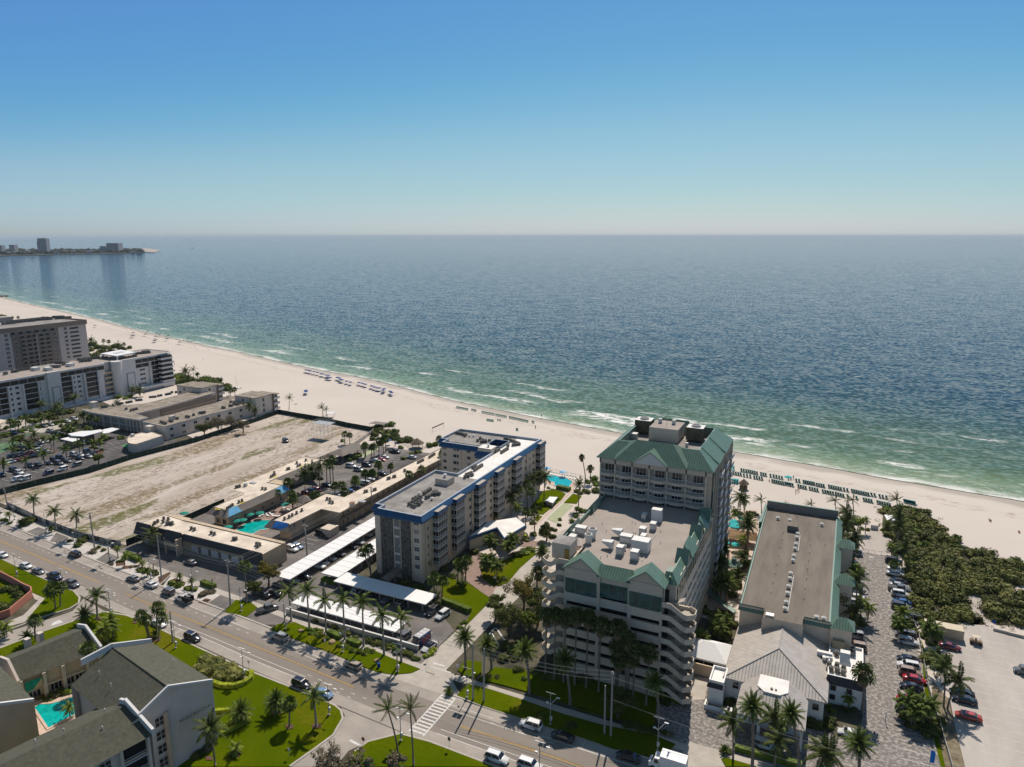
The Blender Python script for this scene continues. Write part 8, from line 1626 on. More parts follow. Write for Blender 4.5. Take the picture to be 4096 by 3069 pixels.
# ================================================================== street lamps, poles, wires, signs
def lamp_proto():
 r=thing('street_lamp','',''); KIDS[r.name]=[]
 def ad(nm,q,mt):o=D.objects.new(nm,q.mesh(nm,mt)); COL.objects.link(o); o.parent=r; KIDS[r.name].append(o)
 q=MB(); q.cyl(0,0,0,6.8,0.09,8,0,r1=0.06); q.cyl(0,0,0,0.25,0.28,8); ad('pole',q,['pole'])
 q=MB()
 for x in (-0.95,0.05):q.add([(x,-0.45,7.4),(x+0.9,-0.45,7.4),(x+0.9,0.45,6.75),(x,0.45,6.75),(x,-0.42,7.45),(x+0.9,-0.42,7.45),(x+0.9,0.48,6.8),(x,0.48,6.8)],[(0,3,2,1),(4,5,6,7),(0,1,5,4),(1,2,6,5),(2,3,7,6),(3,0,4,7)])
 ad('solar_panel',q,['lamp'])
 q=MB(); q.tube([(0,0,4.6),(1.1,0.7,5.9)],0.04,5); q.box(0.95,0.6,5.86,1.7,0.85,5.98); ad('arm_lamp',q,['lamp']); q=MB(); q.tube([(0,0,4.4),(-0.7,0.5,4.5)],0.03,5); q.box(-1.1,0.3,4.4,-0.6,0.65,4.55); ad('path_lamp',q,['lamp'])
 q=MB(); q.box(-0.2,0.05,0.9,0.25,0.4,1.7); ad('control_box',q,['lamp']); return r
LP=lamp_proto(); first= True
for k,xb,yb in ((3,185,1680),(6,700,475),(6,1225,715),(6,1940,1090),(8,485,665),(8,1425,1085),(8,945,135),(8,1575,390),(8,2185,610),(10,245,1630),(11,740,895),(11,10,1370),(11,1660,1190),(14,910,1480),(4,120,1570),(4,560,1150),(4,1030,1290),(4,1560,1510),(4,105,960),(3,160,1050),(3,510,1190),(3,825,1350),(3,1215,1510),(11,1540,1760),(5,105,1620)):
 p=P(k,xb,yb); r=LP if first else copy_tree(LP,(0,0,0)); first= False; near=interp(NEAR,p.x)+4>p.y; r.location=(p.x,p.y,0.05); r.rotation_euler=(0,0,0)
 reg(r,'street lamp with twin solar panels on the '+('near' if near else 'far')+' verge of the road','street lamp','solar street lamps along the beach road')
for k,xb,yb,xt,yt,lab in ((10,703,1375,703,1265,'white globe lamp post at the car park corner by the lime hedge'),(17,675,1160,672,1060,'short white globe lamp post in the middle of the paved annex car park'),(9,475,730,470,670,'black lamp post in the motel car park'),(2,2125,1010,2125,950,'grey lamp post among cars between the motel wings')):
 b_,h_,_l=mast(k,xb,yb,xt,yt); r=thing('lamp_post',lab,'lamp post',(b_.x,b_.y,0)); q=MB(); q.cyl(0,0,0,h_,0.06,6); sub('post',q,['pole'],r); q=MB(); blob(q,(0,0,h_+0.15),0.24,0,1.0); sub('globe',q,['lamp'],r)
UP=[]
for k,xb,yb,xt,yt,lab,arms in ((3,1045,1370,992,968,'leaning grey utility pole beside the palm row at the vacant lot corner',1),(3,85,915,38,665,'utility pole at the left edge before the vacant lot',1),(4,680,1155,630,665,'tall grey utility pole before the dark motel front',0),(4,1440,1450,1405,935,'grey utility pole with cross wires at the motel car park corner',2),(5,355,890,330,545,'utility pole standing beside the longest carport',2),(9,245,1235,232,960,'utility pole rising through the long motel wing roof',2),
(6,1910,1025,1875,675,'bare concrete pole on the near lawn by a white sedan',0),(11,808,915,800,300,'taller of the paired concrete poles at the hotel lawn corner',0),(11,925,935,930,345,'shorter stub of the paired concrete poles at the hotel lawn corner',0),(14,395,1320,415,600,'tall concrete pole with insulators before the garage front',1),(14,325,1295,335,755,'short concrete stub pole beside the insulator pole',0)):
 b_,h_,le=mast(k,xb,yb,xt,yt); r=thing('utility_pole',lab,'utility pole',(b_.x,b_.y,0)); q=MB(); q.tube([(0,0,-0.1),(le.x,le.y,h_)],[0.23,0.15],8); sub('pole',q,['pole'],r); UP.append((b_+le,h_))
 if arms:q=MB(); q.box(le.x-1.0*(arms>1)-0.3,le.y-0.06,h_-0.5,le.x+1.0*(arms>1)+0.3,le.y+0.06,h_-0.38); q.cyl(le.x,le.y-0.3,h_-2.0,h_-1.0,0.12,6); [q.cyl(le.x+s,le.y,h_-0.38,h_-0.1,0.05,5) for s in (-0.25,0.25)]; sub('crossarm',q,['metal'],r)
def wire(a,b,sag=1.2,r=0.018,n=12,lab='',out=None):
 q=MB(); pts=[a.lerp(b,i/n)+Vector((0,0,-sag*4*(i/n)*(1-i/n))) for i in range(n+1)]; q.tube(pts,r,4); o=q.build('power_line','wirem'); tag(o,lab,'power line','power lines along the road'); return o
M['wirem']=mat('aluminium_cable',(0.40,0.36,0.30),0.5)
def top(i,dz=0,dx=0):p,h_=UP[i]; return Vector((p.x+dx,p.y,h_+dz))
n_=0
for a,b,dz in ((1,0,0),(0,2,0),(2,3,0),(3,7,0),(7,9,0)):
 for w_,nmx in ((0,'uppermost'),(-0.9,'middle'),(-1.8,'lowest')):
  lab=nmx+' cable '+{(1,0):'before the vacant lot',(0,2):'reaching the dark motel front',(2,3):'crossing the dark motel front',(3,7):'above the row of royal palms',(7,9):'before the hotel garage front'}[(a,b)]
  wire(top(a,w_),top(b,w_),1.1,0.03 if b!=9 else 0.045,lab=lab)
for w_,nmx in ((-0.3,'upper'),(-0.9,'middle'),(-2.0,'lower')):wire(top(3,w_),top(4,w_),0.6,0.02,lab=nmx+' cable from the motel corner pole to the carport pole'); wire(top(4,w_),top(5,w_),1.0,0.02,lab=nmx+' cable over the long motel wing roof')
for w_,nmx in ((-1.2,'upper'),(-6.0,'lower')):wire(top(9,w_),Vector((30,118,12+w_)),0.8,0.045,lab=nmx+' cable leaving right from the insulator pole');
def sign(k,xb,yb,xt,yt,lab,cat='road sign',w=0.6,h=0.75,m='trim',octo=False,txt=None,rz=0.0):
 b_,hh_,_l=mast(k,xb,yb,xt,yt); hh_=max(1.6,min(hh_,3.0)); r=thing('road_sign',lab,cat,(b_.x,b_.y,0),rz); q=MB(); q.cyl(0,0,0,hh_,0.035,5); sub('post',q,['pole'],r); q=MB()
 if octo:n8=[(0.42*math.cos(math.pi/8+i*math.pi/4),-0.05,hh_-0.3+0.42*math.sin(math.pi/8+i*math.pi/4)) for i in range(8)]; q.poly(n8); q.poly([(x,-0.02,z) for x,y,z in n8][::-1])
 else:q.box(-w/2,-0.05,hh_-h,w/2,-0.02,hh_)
 sub('plate',q,[m],r)
 if txt:me=text_mesh(txt,0.28,'trim',depth=0.005); o=D.objects.new('lettering',me); COL.objects.link(o); o.parent=r; o.location=(0,-0.06,hh_-0.4); o.rotation_euler=(math.pi/2,0,0)
 return r
sign(8,1805,1415,1800,1330,'round-cornered dark red stop sign at the near side street mouth',m='redlamp',octo=True,txt='STOP'); sign(8,545,590,540,475,'grey parking sign on the near verge beside the shrub bed'); sign(8,990,1555,990,1445,'small white sign on the lawn near the bottom edge',h=0.6)
sign(11,545,1455,543,1325,'dark square sign beside the angled road markings',m='acbody'); sign(8,1385,350,1380,240,'white parking sign between boulders on the palm verge'); sign(10,582,1500,582,1400,'pale octagonal sign at the condominium driveway corner',octo=True); sign(11,635,600,637,520,'short grey sign on the small grass island'); sign(6,1175,690,1165,610,'street name sign at the left side street corner',w=1.2,h=0.25); sign(4,68,1500,60,1440,'small flat sign by the left side street mouth',w=0.9,h=0.25)
sign(18,968,1180,965,1145,'pale small sign at the edge of the dune thicket',w=0.5); sign(10,1325,640,1325,570,'square white notice board among the entrance palms',w=0.9,h=0.6); sign(17,1870,110,1870,30,'blue and red notice board by the beach path',m='blue_cloth',w=0.7,h=1.0)
for k,x,y,lab in ((8,1455,285,'large flat tan boulder on the palm verge'),(8,1115,160,'smaller tan boulder at the left of the palm verge'),(8,1955,490,'dark rough boulder at a palm foot on the verge'),(8,510,690,'pale boulders inside the lime hedge corner')):
 p=P(k,x,y); q=MB(); blob(q,(p.x,p.y,0.3),1.1 if k==8 and x==1455 else 0.8,0,0.5,9,6); o=q.build('boulder','boulderm' if 'boulderm' in M else M.setdefault('boulderm',mat('tan_boulder',(0.36,0.26,0.16),0.9,0.25,1.5,0.4,3))); tag(o,lab,'boulder')
for k,x,y,lab in ((8,1975,560,'blue recycling bin on the palm verge near the corner'),):
 p=P(k,x,y); q=MB(); q.cyl(p.x,p.y,0.1,1.2,0.32,10,0,r1=0.36); o=q.build('bin','blue_cloth'); tag(o,lab,'bin')
# ================================================================== fences
def fence(name,lab,pts,h,m,step=3.0,th=0.08,pm='metal',z0=0.0,cat='fence'):
 pts=P2(pts) if isinstance(pts,str) else [Vector((*p[:2],0)) for p in pts]; r=building(name,lab,cat,tuple(pts[0][:2])+(0,)); q=MB(); po=MB()
 for a,b in zip(pts,pts[1:]):
  d=b-a; L=d.length; nn=Vector((-d.y,d.x,0)).normalized()*th/2; n9=max(1,int(L/step))
  for i in range(n9):
   p0,p1=a.lerp(b,i/n9),a.lerp(b,(i+1)/n9); off=nn*3*noise.noise(p1*0.3); dz=0.15*noise.noise(p0*0.7)
   q.add([p0-nn+Vector((0,0,z0)),p1-nn+Vector((0,0,z0)),p1+nn+Vector((0,0,z0)),p0+nn+Vector((0,0,z0)),p0-nn+off+Vector((0,0,h+dz)),p1-nn+Vector((0,0,h)),p1+nn+Vector((0,0,h)),p0+nn+off+Vector((0,0,h+dz))],[(0,1,5,4),(2,3,7,6),(4,5,6,7),(1,2,6,5),(3,0,4,7)]); po.cyl(p0.x,p0.y,0,h+0.1,0.05,5)
 q.build('panel',m,r); po.build('posts',pm,r); return r
fence('screen_fence','long dark green screen fence between the left car park and the vacant lot',[(-283,142),(-283.5,150),(-281,163),(-277,180),(-278,200),(-274,231),(-276,264),(-278,289)],2.4,'fencegreen')
fence('screen_fence','dark green screen fence closing the beach end of the vacant lot',[(-278,289),(-262,287.5),(-247,286.5),(-228,283),(-209,281)],2.3,'fencegreen')
fence('screen_fence','short dark green screen fence behind the left motel wing',[(-199.5,137.5),(-199,150),(-199.5,177)],2.2,'fencegreen')
fence('panel_fence','pale grey panel fence from the pavilion to the beach corner of the lot',[(-202.5,231),(-201.5,252),(-205,268),(-209,281)],1.8,'stucco_p')
fence('torn_fence','ragged screened fence along the street side of the vacant lot','3:90,905 300,1000 460,1080 650,1150 830,1220 1000,1270 1220,1325 1340,1340',1.9,mat('torn_grey_screen',(0.10,0.10,0.10),0.8,0.5,0.45,col2=(0.45,0.42,0.38),detail=1),2.2)
fence('timber_fence','grey timber fence line along the right car park strip',[(23.6,120),(24.5,137),(23.8,148),(22.6,163),(22.4,185),(20.5,200)],1.0,'pole',4.0,0.12)
fence('railing','low wire railing across the beach end of the annex car park','18:420,850 560,875 700,890',1.1,'metal',1.4,0.03,z0=1.0); fence('pool_fence','thin metal fence behind the turquoise pool deck','12:235,640 420,690 600,720 690,770',1.3,'metal',1.6,0.03,z0=1.2); fence('gate','white double gate to the beach between hedges','18:515,600 600,610',1.5,'trim',2.0,0.1,cat='gate')
fence('black_fence','black mesh fence of the tennis court in the left car park','21:0,1160 240,1095 430,1035',2.6,'black',2.5,0.02,'black',z0=2.5); fence('low_wall','low concrete wall beside the thicket right of the sandy path','17:1870,150 2209,235',0.7,'concrete',cat='wall')
fence('side_fence','dark fence below the left hotel roof edge by the shuffleboard court',[(-61.5,150),(-62.5,190),(-64,215)],1.8,'tan_d')
sc_=P2('2:1150,690 1350,640 1420,560'); b0_=P(2,1250,690); r=building('scaffold_tower','tall scaffold tower with grey viewing platform on the vacant lot','scaffold',(b0_.x,b0_.y,0)); q=MB()
pA=P(2,1255,520,7.5); X0,Y0=pA.x,pA.y-1;
for i in range(5):
 for j in range(3):
  q.tube([(X0+i*2.4,Y0+j*2.6,0),(X0+i*2.4,Y0+j*2.6,8.4)],0.04,4)
for z in (1.8,3.6,5.4,7.2,8.4):
 for j in range(3):q.tube([(X0,Y0+j*2.6,z),(X0+9.6,Y0+j*2.6,z)],0.03,4)
 for i in range(5):q.tube([(X0+i*2.4,Y0,z),(X0+i*2.4,Y0+5.2,z)],0.03,4)
for i in range(4):q.tube([(X0+i*2.4,Y0,0.2),(X0+i*2.4+2.4,Y0,3.6)],0.03,4); q.tube([(X0+i*2.4,Y0,7.2),(X0+i*2.4+2.4,Y0,3.6)],0.03,4)
for i in range(5):q.tube([(X0-i*1.6,Y0-1,0),(X0-i*1.6,Y0-1,7.4-i*1.6)],0.04,4); q.tube([(X0-i*1.6,Y0+0.6,0),(X0-i*1.6,Y0+0.6,7.4-i*1.6)],0.04,4)
q.tube([(X0,Y0-1,7.4),(X0-7,Y0-1,0.4)],0.04,4); q.build('frame','metallt',r); q=MB(); q.box(X0,Y0,7.2,X0+9.6,Y0+5.2,7.3); q.build('platform','metal',r)
# ================================================================== beach furniture and people
def multi(name,parts):
 r=thing(name,'',''); KIDS[r.name]=[]
 for nm,q,mt in parts:o=D.objects.new(nm,q.mesh(nm,mt)); COL.objects.link(o); o.parent=r; KIDS[r.name].append(o)
 return r
USED=set()
def put(proto,p,rz,base,cat,group,sc=None):
 r=proto if proto.name not in USED else copy_tree(proto,(0,0,0)); USED.add(proto.name); r.location=(p.x,p.y,0.0); r.rotation_euler=(0,0,rz)
 if sc:r.scale=(sc,)*3
 reg(r,base,cat,group); return r
def umbrella_parts(m,rad=1.15,h=2.2):
 q=MB(); n=8
 for i in range(n):a,b=2*math.pi*i/n,2*math.pi*(i+1)/n; q.poly([(rad*math.cos(a),rad*math.sin(a),h),(rad*math.cos(b),rad*math.sin(b),h),(0.5*rad*math.cos(b),0.5*rad*math.sin(b),h+0.3),(0.5*rad*math.cos(a),0.5*rad*math.sin(a),h+0.3)]); q.poly([(0.5*rad*math.cos(a),0.5*rad*math.sin(a),h+0.3),(0.5*rad*math.cos(b),0.5*rad*math.sin(b),h+0.3),(0,0,h+0.4)]); q.quad((rad*math.cos(a),rad*math.sin(a),h-0.15),(rad*math.cos(b),rad*math.sin(b),h-0.15),(rad*math.cos(b),rad*math.sin(b),h),(rad*math.cos(a),rad*math.sin(a),h))
 pl=MB(); pl.cyl(0,0,0,h+0.35,0.03,6); return [('canopy',q,[m]),('pole',pl,['trim'])]
def lounger_parts(m,canopy=None):
 s_=MB(); s_.box(-0.33,-0.6,0.32,0.33,0.75,0.38); bk=MB(); bk.add([(-0.33,0.75,0.34),(0.33,0.75,0.34),(0.33,1.3,0.85),(-0.33,1.3,0.85),(-0.33,0.75,0.40),(0.33,0.75,0.40),(0.33,1.27,0.91),(-0.33,1.27,0.91)],[(0,3,2,1),(4,5,6,7),(0,1,5,4),(1,2,6,5),(2,3,7,6),(3,0,4,7)])
 lg=MB(); [lg.box(x,y,0,x+0.05,y+0.05,0.34) for x in (-0.33,0.28) for y in (-0.55,0.7)]; out=[('seat',s_,[m]),('backrest',bk,[m]),('legs',lg,['trim'])]
 if canopy:c_=MB(); c_.add([(-0.42,1.35,0.8),(0.42,1.35,0.8),(0.42,1.1,1.25),(-0.42,1.1,1.25),(0.42,0.55,1.3),(-0.42,0.55,1.3)],[(0,1,2,3),(3,2,4,5)]); out.append(('sunshade',c_,[canopy]))
 return out
UB=multi('beach_umbrella',umbrella_parts('blue_cloth',1.3)); UT=multi('beach_umbrella',umbrella_parts('teal_cloth',1.5)); UG=multi('patio_umbrella',umbrella_parts('green_cloth',1.5)); UL=multi('beach_umbrella',umbrella_parts('tarp',1.5))
LB=multi('beach_lounger',lounger_parts('blue_cloth')); LT=multi('beach_lounger',lounger_parts('lounger','lounger_top' if 'lounger_top' in M else M.setdefault('lounger_top',mat('teal_sunshade',(0.06,0.27,0.25),0.7)))); LG=multi('beach_lounger',lounger_parts('lounger')); LW=multi('pool_lounger',lounger_parts('white'))
for x,y in ((328,262),(372,267),(412,279),(468,293),(528,306),(590,328),(627,333),(683,350),(724,355),(705,385),(755,391),(880,393),(918,403),(935,428),(967,436),(1045,458),(1110,477),(1265,483),(1325,496),(1376,512),(1485,541),(1537,560),(1588,577),(1628,580),(1708,592),(1690,618),(1815,638),(1838,661),(325,621),(325,640)):
 p=P(24,x,y,2.4); put(UB,p,x,'royal blue beach umbrella on the sand left of centre','umbrella','blue umbrellas on the beach'); put(LB,Vector((p.x-0.6,p.y-0.4,0)),2.9,'blue lounger under the row of blue umbrellas','lounger','blue loungers under the umbrellas'); put(LB,Vector((p.x+0.6,p.y-0.4,0)),2.9,'blue lounger under the row of blue umbrellas','lounger','blue loungers under the umbrellas')
p=P(2,1063,315,0.5); put(LB,p,2.6,'single blue lounger beside the lone beach palm','lounger','blue loungers')
def rowl(k,x0,y0,x1,y1,n,proto,rz,base,grp):
 a,b=P(k,x0,y0,0.5),P(k,x1,y1,0.5)
 for i in range(n):put(proto,a.lerp(b,i/max(1,n-1)),rz,base,'lounger',grp)
fr='teal shaded lounger in the seaward row right of the hotel'; bk_='teal shaded lounger in the landward row right of the hotel'
for x0,y0,x1,y1,n in ((255,183,290,192,2),(375,213,395,217,1),(462,230,515,240,3),(540,243,635,265,5),(680,272,732,282,3),(785,292,820,297,2),(850,303,912,317,3),(1070,345,1102,350,2),(1152,360,1268,382,6),(1298,392,1375,406,4),(1433,412,1565,440,6),(1600,445,1637,453,2),(1688,460,1870,500,8),(1905,502,1940,509,2),(1995,520,2030,527,2)):rowl(15,x0,y0,x1,y1,n,LT,0.35,fr,'teal loungers on the beach')
for x0,y0,x1,y1,n in ((310,248,340,255,2),(375,262,455,277,4),(490,287,560,299,3),(605,309,690,325,4),(805,351,925,377,6),(950,379,1030,397,4),(1095,407,1175,426,4),(1220,434,1305,453,4),(1365,465,1478,488,5),(1510,492,1592,515,4),(1640,520,1665,525,1),(1740,540,1765,545,1),(1820,557,1905,575,4),(1972,587,2110,620,6)):rowl(15,x0,y0,x1,y1,n,LT,0.35,bk_,'teal loungers on the beach')
rowl(18,700,258,725,262,1,LT,0.35,fr,'teal loungers on the beach'); rowl(18,900,297,1015,322,6,LT,0.35,fr,'teal loungers on the beach'); rowl(18,850,362,890,368,2,LT,0.35,bk_,'teal loungers on the beach')
gd='dark green lounger in the long rows behind the blue-roofed condominium'
for x0,y0,x1,y1,n in ((1180,82,1300,105,9),(1345,108,1390,120,4),(1460,135,1590,160,9),(1612,165,1725,187,8),(1762,193,1965,238,14),(2015,243,2030,248,2),(1515,222,1580,232,5),(1635,222,1658,226,2),(1840,326,1852,330,2)):rowl(9,x0,y0,x1,y1,n,LG,0.5,gd,'green loungers in long rows')
for k,x,y,pr,base in ((15,345,175,UT,'turquoise umbrella among the teal loungers'),(15,328,208,UT,'turquoise umbrella among the teal loungers'),(15,975,293,UT,'turquoise umbrella among the teal loungers'),(15,380,778,UT,'turquoise umbrella in the cluster by the thatched bar'),(15,320,802,UT,'turquoise umbrella in the cluster by the thatched bar'),(15,390,815,UT,'turquoise umbrella in the cluster by the thatched bar'),(15,305,825,UT,'turquoise umbrella in the cluster by the thatched bar'),(15,385,838,UT,'turquoise umbrella in the cluster by the thatched bar'),(15,465,745,UT,'turquoise umbrella in the cluster by the thatched bar'),(15,400,710,UT,'turquoise umbrella in the cluster by the thatched bar'),(15,277,1012,UT,'turquoise umbrella standing below the thatched bar'),(15,398,1035,UT,'turquoise umbrella standing below the thatched bar'),(12,420,650,UL,'light blue umbrella on the turquoise pool deck'),(12,245,607,UL,'light blue umbrella half behind the blue-roofed condominium'),(2,942,1423,UG,'dark teal umbrella on the motel pool terrace'),(2,662,1517,UG,'dark teal umbrella on the motel pool terrace'),(2,472,1595,UG,'dark teal umbrella on the motel pool terrace'),(2,550,1535,UG,'dark teal umbrella on the motel pool terrace'),(2,405,1605,UG,'dark teal umbrella on the motel pool terrace'),(4,1415,568,UG,'dark teal umbrella on the motel pool terrace'),(4,930,415,UG,'dark teal umbrella behind the low motel roof'),(9,430,440,UB,'blue umbrella by the thatched shade hut')):
 put(pr,P(k,x,y,2.4),x,base,'umbrella',base.split(' ')[0]+' umbrellas')
for x,y in ((750,1550),(800,1535),(830,1555),(870,1555),(955,1500),(985,1490),(1010,1475),(1035,1465),(965,1485),(930,1465),(660,1555),(690,1540)):put(LW,P(2,x,y,0.4),x*0.01,'white lounger on the brick motel terrace','lounger','white loungers on the motel terrace')
for i in range(11):put(LW,P(12,260,672,0.3).lerp(P(12,560,735,0.3),i/10),0.3,'white lounger along the turquoise pool edge','lounger','white loungers by the turquoise pool')
cbx=P(15,355,335,1.0); q=MB(); [q.box(cbx.x-2.4+i*1.0,cbx.y-0.6,0,cbx.x-1.6+i*1.0,cbx.y+0.6,1.7) for i in range(5)]; o=q.build('cabana_store','teal_cloth'); tag(o,'cluster of folded turquoise cabanas beside the tiki hut','cabana')
na,nb=P(9,910,355),P(9,1035,300); r=building('volleyball_net','beach volleyball net on two posts behind the motel','net',(na.x,na.y,0)); q=MB(); [q.cyl(p.x,p.y,0,2.6,0.06,5) for p in (na,nb)]; q.build('posts','wood',r); q=MB(); q.add([(na.x,na.y,2.4),(nb.x,nb.y,2.4),(nb.x,nb.y,1.7),(na.x,na.y,1.7),(na.x,na.y+0.02,2.4),(nb.x,nb.y+0.02,2.4),(nb.x,nb.y+0.02,1.7),(na.x,na.y+0.02,1.7)],[(0,1,2,3),(7,6,5,4)]); q.build('net',mat('pale_net',(0.30,0.27,0.24),0.9),r)
p=P(0,2050,1410); r=building('sailboat','small beached sailboat with bare mast on the sand','boat',(p.x,p.y,0)); q=MB(); [loft(q,[[(p.x-3+x*6,p.y+s-w_,0.5),(p.x-3+x*6,p.y+s+w_,0.5),(p.x-3+x*6,p.y+s,0.1)] for x,w_ in ((0,0.05),(0.2,0.3),(0.8,0.3),(1,0.05))]) for s in (-1,1)]; q.box(p.x-1.5,p.y-1,0.5,p.x+1.5,p.y+1,0.6); q.build('hull','white',r); q=MB(); q.tube([(p.x,p.y,0.5),(p.x-1.5,p.y,8.5)],0.06,5); q.build('mast','pole',r)
p=P(0,1660,198); r=building('motor_boat','tiny white speedboat far out trailing a long wake','boat',(p.x,p.y,0)); q=MB(); loft(q,[[(p.x+x,p.y-w_,2.2),(p.x+x,p.y+w_,2.2),(p.x+x,p.y,-0.4)] for x,w_ in ((-9,0.3),(-4,2.2),(9,2.2))]); q.box(p.x-1,p.y-1.2,2.2,p.x+4,p.y+1.2,4); q.build('hull','white',r)
pw=P(0,2209,199); sheet('boat_wake',[(p.x+9,p.y-6),(pw.x,pw.y-22),(pw.x,pw.y+10),(p.x+9,p.y+2)],0.1,M['trim'])
def person_mesh(pose):
 J={'pelvis':(0,0,.95),'chest':(0,0,1.3),'neck':(0,0,1.5),'head':(0,-.01,1.6),'crown':(0,0,1.74),'sl':(-.19,0,1.42),'sr':(.19,0,1.42)}
 st=0.28 if pose=='walk' else 0.03; J.update({'hl':(-.1,0,.92),'hr':(.1,0,.92),'kl':(-.11,-st*.6,.5),'kr':(.11,st*.4,.5),'al':(-.11,-st,.08),'ar':(.11,st,.1),'tl':(-.12,-st-.17,.03),'tr':(.12,st-.15,.04),'el':(-.27,st*.5,1.15),'er':(.27,-st*.5,1.15),'wl':(-.28,st*.3-.08,.9),'wr':(.28,-st*.9-.05,.92)})
 if pose=='sit':J={k:(x,y-(0.4 if z<.6 and k[0] in 'k' else 0.75 if z<.6 else 0),(z-.75) if z>.6 else (.35 if k[0]=='k' else .05)) for k,(x,y,z) in J.items()}
 E=[('pelvis','chest'),('chest','neck'),('neck','head'),('head','crown'),('chest','sl'),('chest','sr'),('sl','el'),('sr','er'),('el','wl'),('er','wr'),('pelvis','hl'),('pelvis','hr'),('hl','kl'),('hr','kr'),('kl','al'),('kr','ar'),('al','tl'),('ar','tr')]
 rad={'pelvis':.14,'chest':.15,'neck':.06,'head':.10,'crown':.07,'sl':.07,'sr':.07,'el':.045,'er':.045,'wl':.035,'wr':.035,'hl':.10,'hr':.10,'kl':.065,'kr':.065,'al':.045,'ar':.045,'tl':.035,'tr':.035}
 ks=list(J); me=D.meshes.new('p'); me.from_pydata([J[k] for k in ks],[(ks.index(a),ks.index(b)) for a,b in E],[]); o=D.objects.new('p',me); COL.objects.link(o); mo=o.modifiers.new('s','SKIN')
 for i,k in enumerate(ks):me.skin_vertices[0].data[i].radius=(rad[k],)*2; me.skin_vertices[0].data[i].use_root=(k=='pelvis')
 su=o.modifiers.new('u','SUBSURF'); su.levels=su.render_levels=1; dg=bpy.context.evaluated_depsgraph_get(); m2=D.meshes.new_from_object(o.evaluated_get(dg)); D.objects.remove(o); return m2
PM={}
CLO={'dark':(0.03,0.03,0.04),'blue':(0.02,0.08,0.25),'white':(0.6,0.6,0.58),'red':(0.4,0.04,0.04),'skin':(0.34,0.19,0.13)}
def person(p,pose,cloth,rz,where):
 key=(pose,cloth)
 if key not in PM:
  me=person_mesh(pose); me.materials.clear(); me.materials.append(M['skin']); me.materials.append(M.setdefault('cl_'+cloth,mat('clothing_'+cloth,CLO[cloth],0.8))); me.materials.append(M['black']); z0=0.55 if pose!='sit' else -0.1; z1=1.42 if pose!='sit' else 0.67
  for f in me.polygons:c_=f.center; f.material_index=2 if c_.z>z1+0.26 else 1 if (z0<c_.z<z1 and abs(c_.x)<0.22) else 0; f.use_smooth= True
  me.name='person'; PM[key]=me
 o=D.objects.new('person',PM[key]); COL.objects.link(o); o.location=(p.x,p.y,0.0); o.rotation_euler=(0,0,rz); reg(o,'person in '+{'skin':'swimwear'}.get(cloth,cloth+' clothes')+{'walk':' walking ','stand':' standing ','sit':' sitting '}[pose]+where,'person','people on the beach'); return o
random.seed(21)
for k,x,y,pose,c_ in ((9,2115,195,'walk','dark'),(9,2048,315,'walk','dark'),(12,182,55,'walk','dark'),(12,116,178,'walk','dark'),(15,1055,480,'walk','skin'),(15,1078,468,'walk','skin'),(15,1092,460,'walk','skin'),(15,1030,325,'stand','dark'),(24,1617,490,'walk','dark'),(18,1820,505,'sit','blue'),(18,1838,515,'sit','red'),(18,2150,640,'sit','red'),(15,1005,335,'sit','dark'),(15,975,335,'sit','dark'),(15,320,255,'sit','dark'),(15,1400,470,'sit','dark'),(15,1415,475,'sit','dark'),(15,765,350,'sit','skin'),
(1,350,52,'walk','dark'),(1,1342,290,'stand','blue'),(1,1830,375,'walk','dark'),(1,1840,376,'walk','dark'),(1,2072,430,'walk','dark'),(1,2085,431,'walk','dark'),(1,1945,440,'stand','dark'),(1,1965,443,'stand','dark'),(1,1985,446,'stand','dark'),(1,2015,450,'stand','dark'),(1,2030,455,'stand','dark'),(1,2075,470,'stand','dark'),(1,2090,475,'stand','dark'),(1,2120,480,'stand','dark'),(1,2150,488,'stand','dark'),(1,2165,490,'stand','dark'),(1,1595,360,'stand','dark'),(1,1612,362,'stand','dark'),(1,1630,365,'stand','dark'),(1,1655,372,'stand','dark'),(0,1755,1170,'stand','dark'),(0,1505,1212,'stand','dark'),(0,1680,1055,'sit','dark'),(0,1795,1078,'sit','dark')):
 person(P(k,x,y),pose,c_,random.uniform(0,6.28),'on the sand near the '+('hotel loungers' if k in (15,18) else 'condominium' if k in (9,12) else 'blue umbrellas' if k==24 else 'far waterline'))
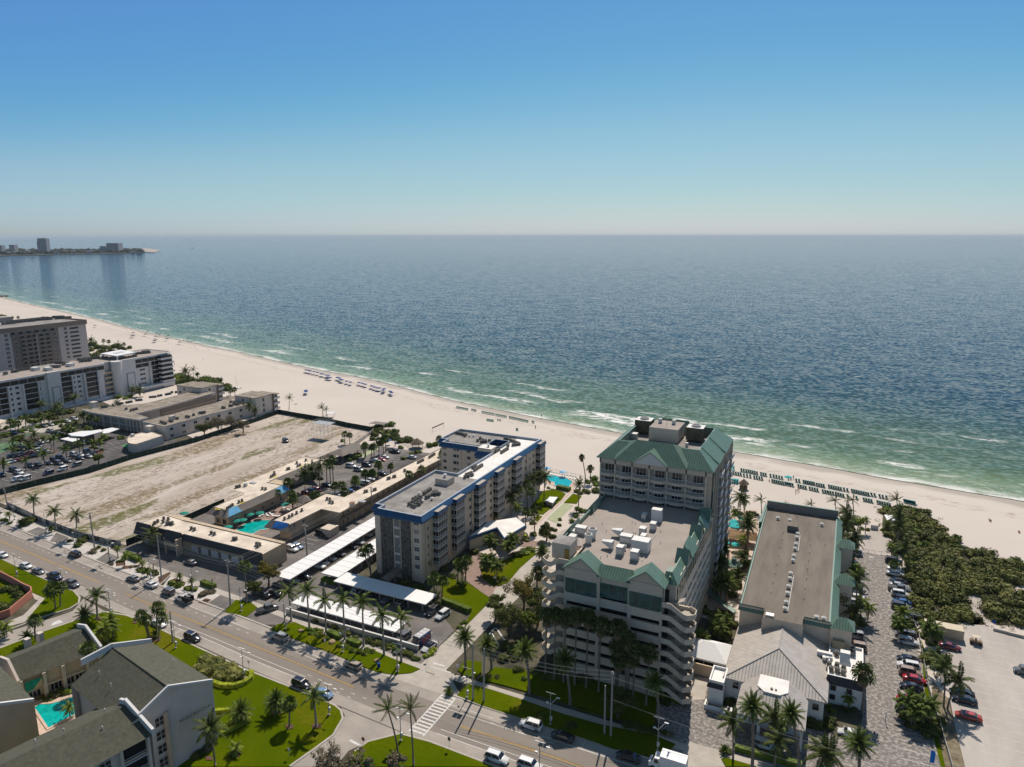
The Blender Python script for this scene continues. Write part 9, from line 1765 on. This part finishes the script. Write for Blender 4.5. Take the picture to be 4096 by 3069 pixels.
person(P(5,555,1240),'walk','white',1.0,'by the hedge at the white carports'); person(P(17,1245,370),'stand','dark',1.0,'beside the shaded tree in the sandy car park'); person(P(2,1150,1560,0),'stand','skin',2.0,'by the motel pool')
DK=multi('beach_tent',[('canopy',(lambda q:q.add([(-1.5,-1.5,1.9),(1.5,-1.5,1.9),(1.5,1.5,1.9),(-1.5,1.5,1.9),(0,0,2.6)],[(0,1,4),(1,2,4),(2,3,4),(3,0,4),(3,2,1,0)]))(MB()),['black']),('poles',(lambda q:[q.cyl(x,y,0,1.9,0.03,4) for x in (-1.4,1.4) for y in (-1.4,1.4)] and q)(MB()),['trim'])])
for x,y in ((1475,370),(1475,403),(1455,408),(1605,388),(1630,355),(1735,382),(1720,412),(1765,390),(1860,405),(1845,438),(1705,458),(1720,452),(1985,475),(1052,290)):put(DK,P(1,x,y,1.2),x*0.1,'dark beach tent among the far sun seekers','tent','dark beach tents')
random.seed(8); rk=MB()
for i in range(30):p=P(25,random.uniform(-30,130),random.uniform(105,120)); blob(rk,(p.x,p.y,0.4),random.uniform(1.5,3.0),0,0.5,6,4)
o=rk.build('rock_groyne','acbody'); tag(o,'dark line of rocks at the far left waterline','rocks')
random.seed(9); q=MB()
for i in range(420):
 x=random.uniform(-40,1230); p=P(0,x,random.uniform(222,262-x*0.02)); s=random.uniform(6,12); blob(q,(p.x,p.y,s*0.5),s*1.6,0,0.75,6,4)
o=q.build('far_wood',mat('far_tree_foliage',(0.022,0.032,0.020),0.9,0.3,0.02)); o['kind']='stuff'
# ================================================================== sea air: one thin, even haze box round everything
q=MB(); q.box(-95000,-4000,-1.2,95000,125000,118,0)
hz=D.materials.new('sea_haze'); hz.use_nodes= True; n=hz.node_tree; n.nodes.clear(); pv=n.nodes.new('ShaderNodeVolumePrincipled'); ou=n.nodes.new('ShaderNodeOutputMaterial')
pv.inputs['Color'].default_value=(0.82,0.92,1.0,1); pv.inputs['Density'].default_value=0.00003; pv.inputs['Anisotropy'].default_value=0.0
n.links.new(pv.outputs[0],ou.inputs['Volume']); o=q.build('haze',hz); o['kind']='stuff'
number_all()
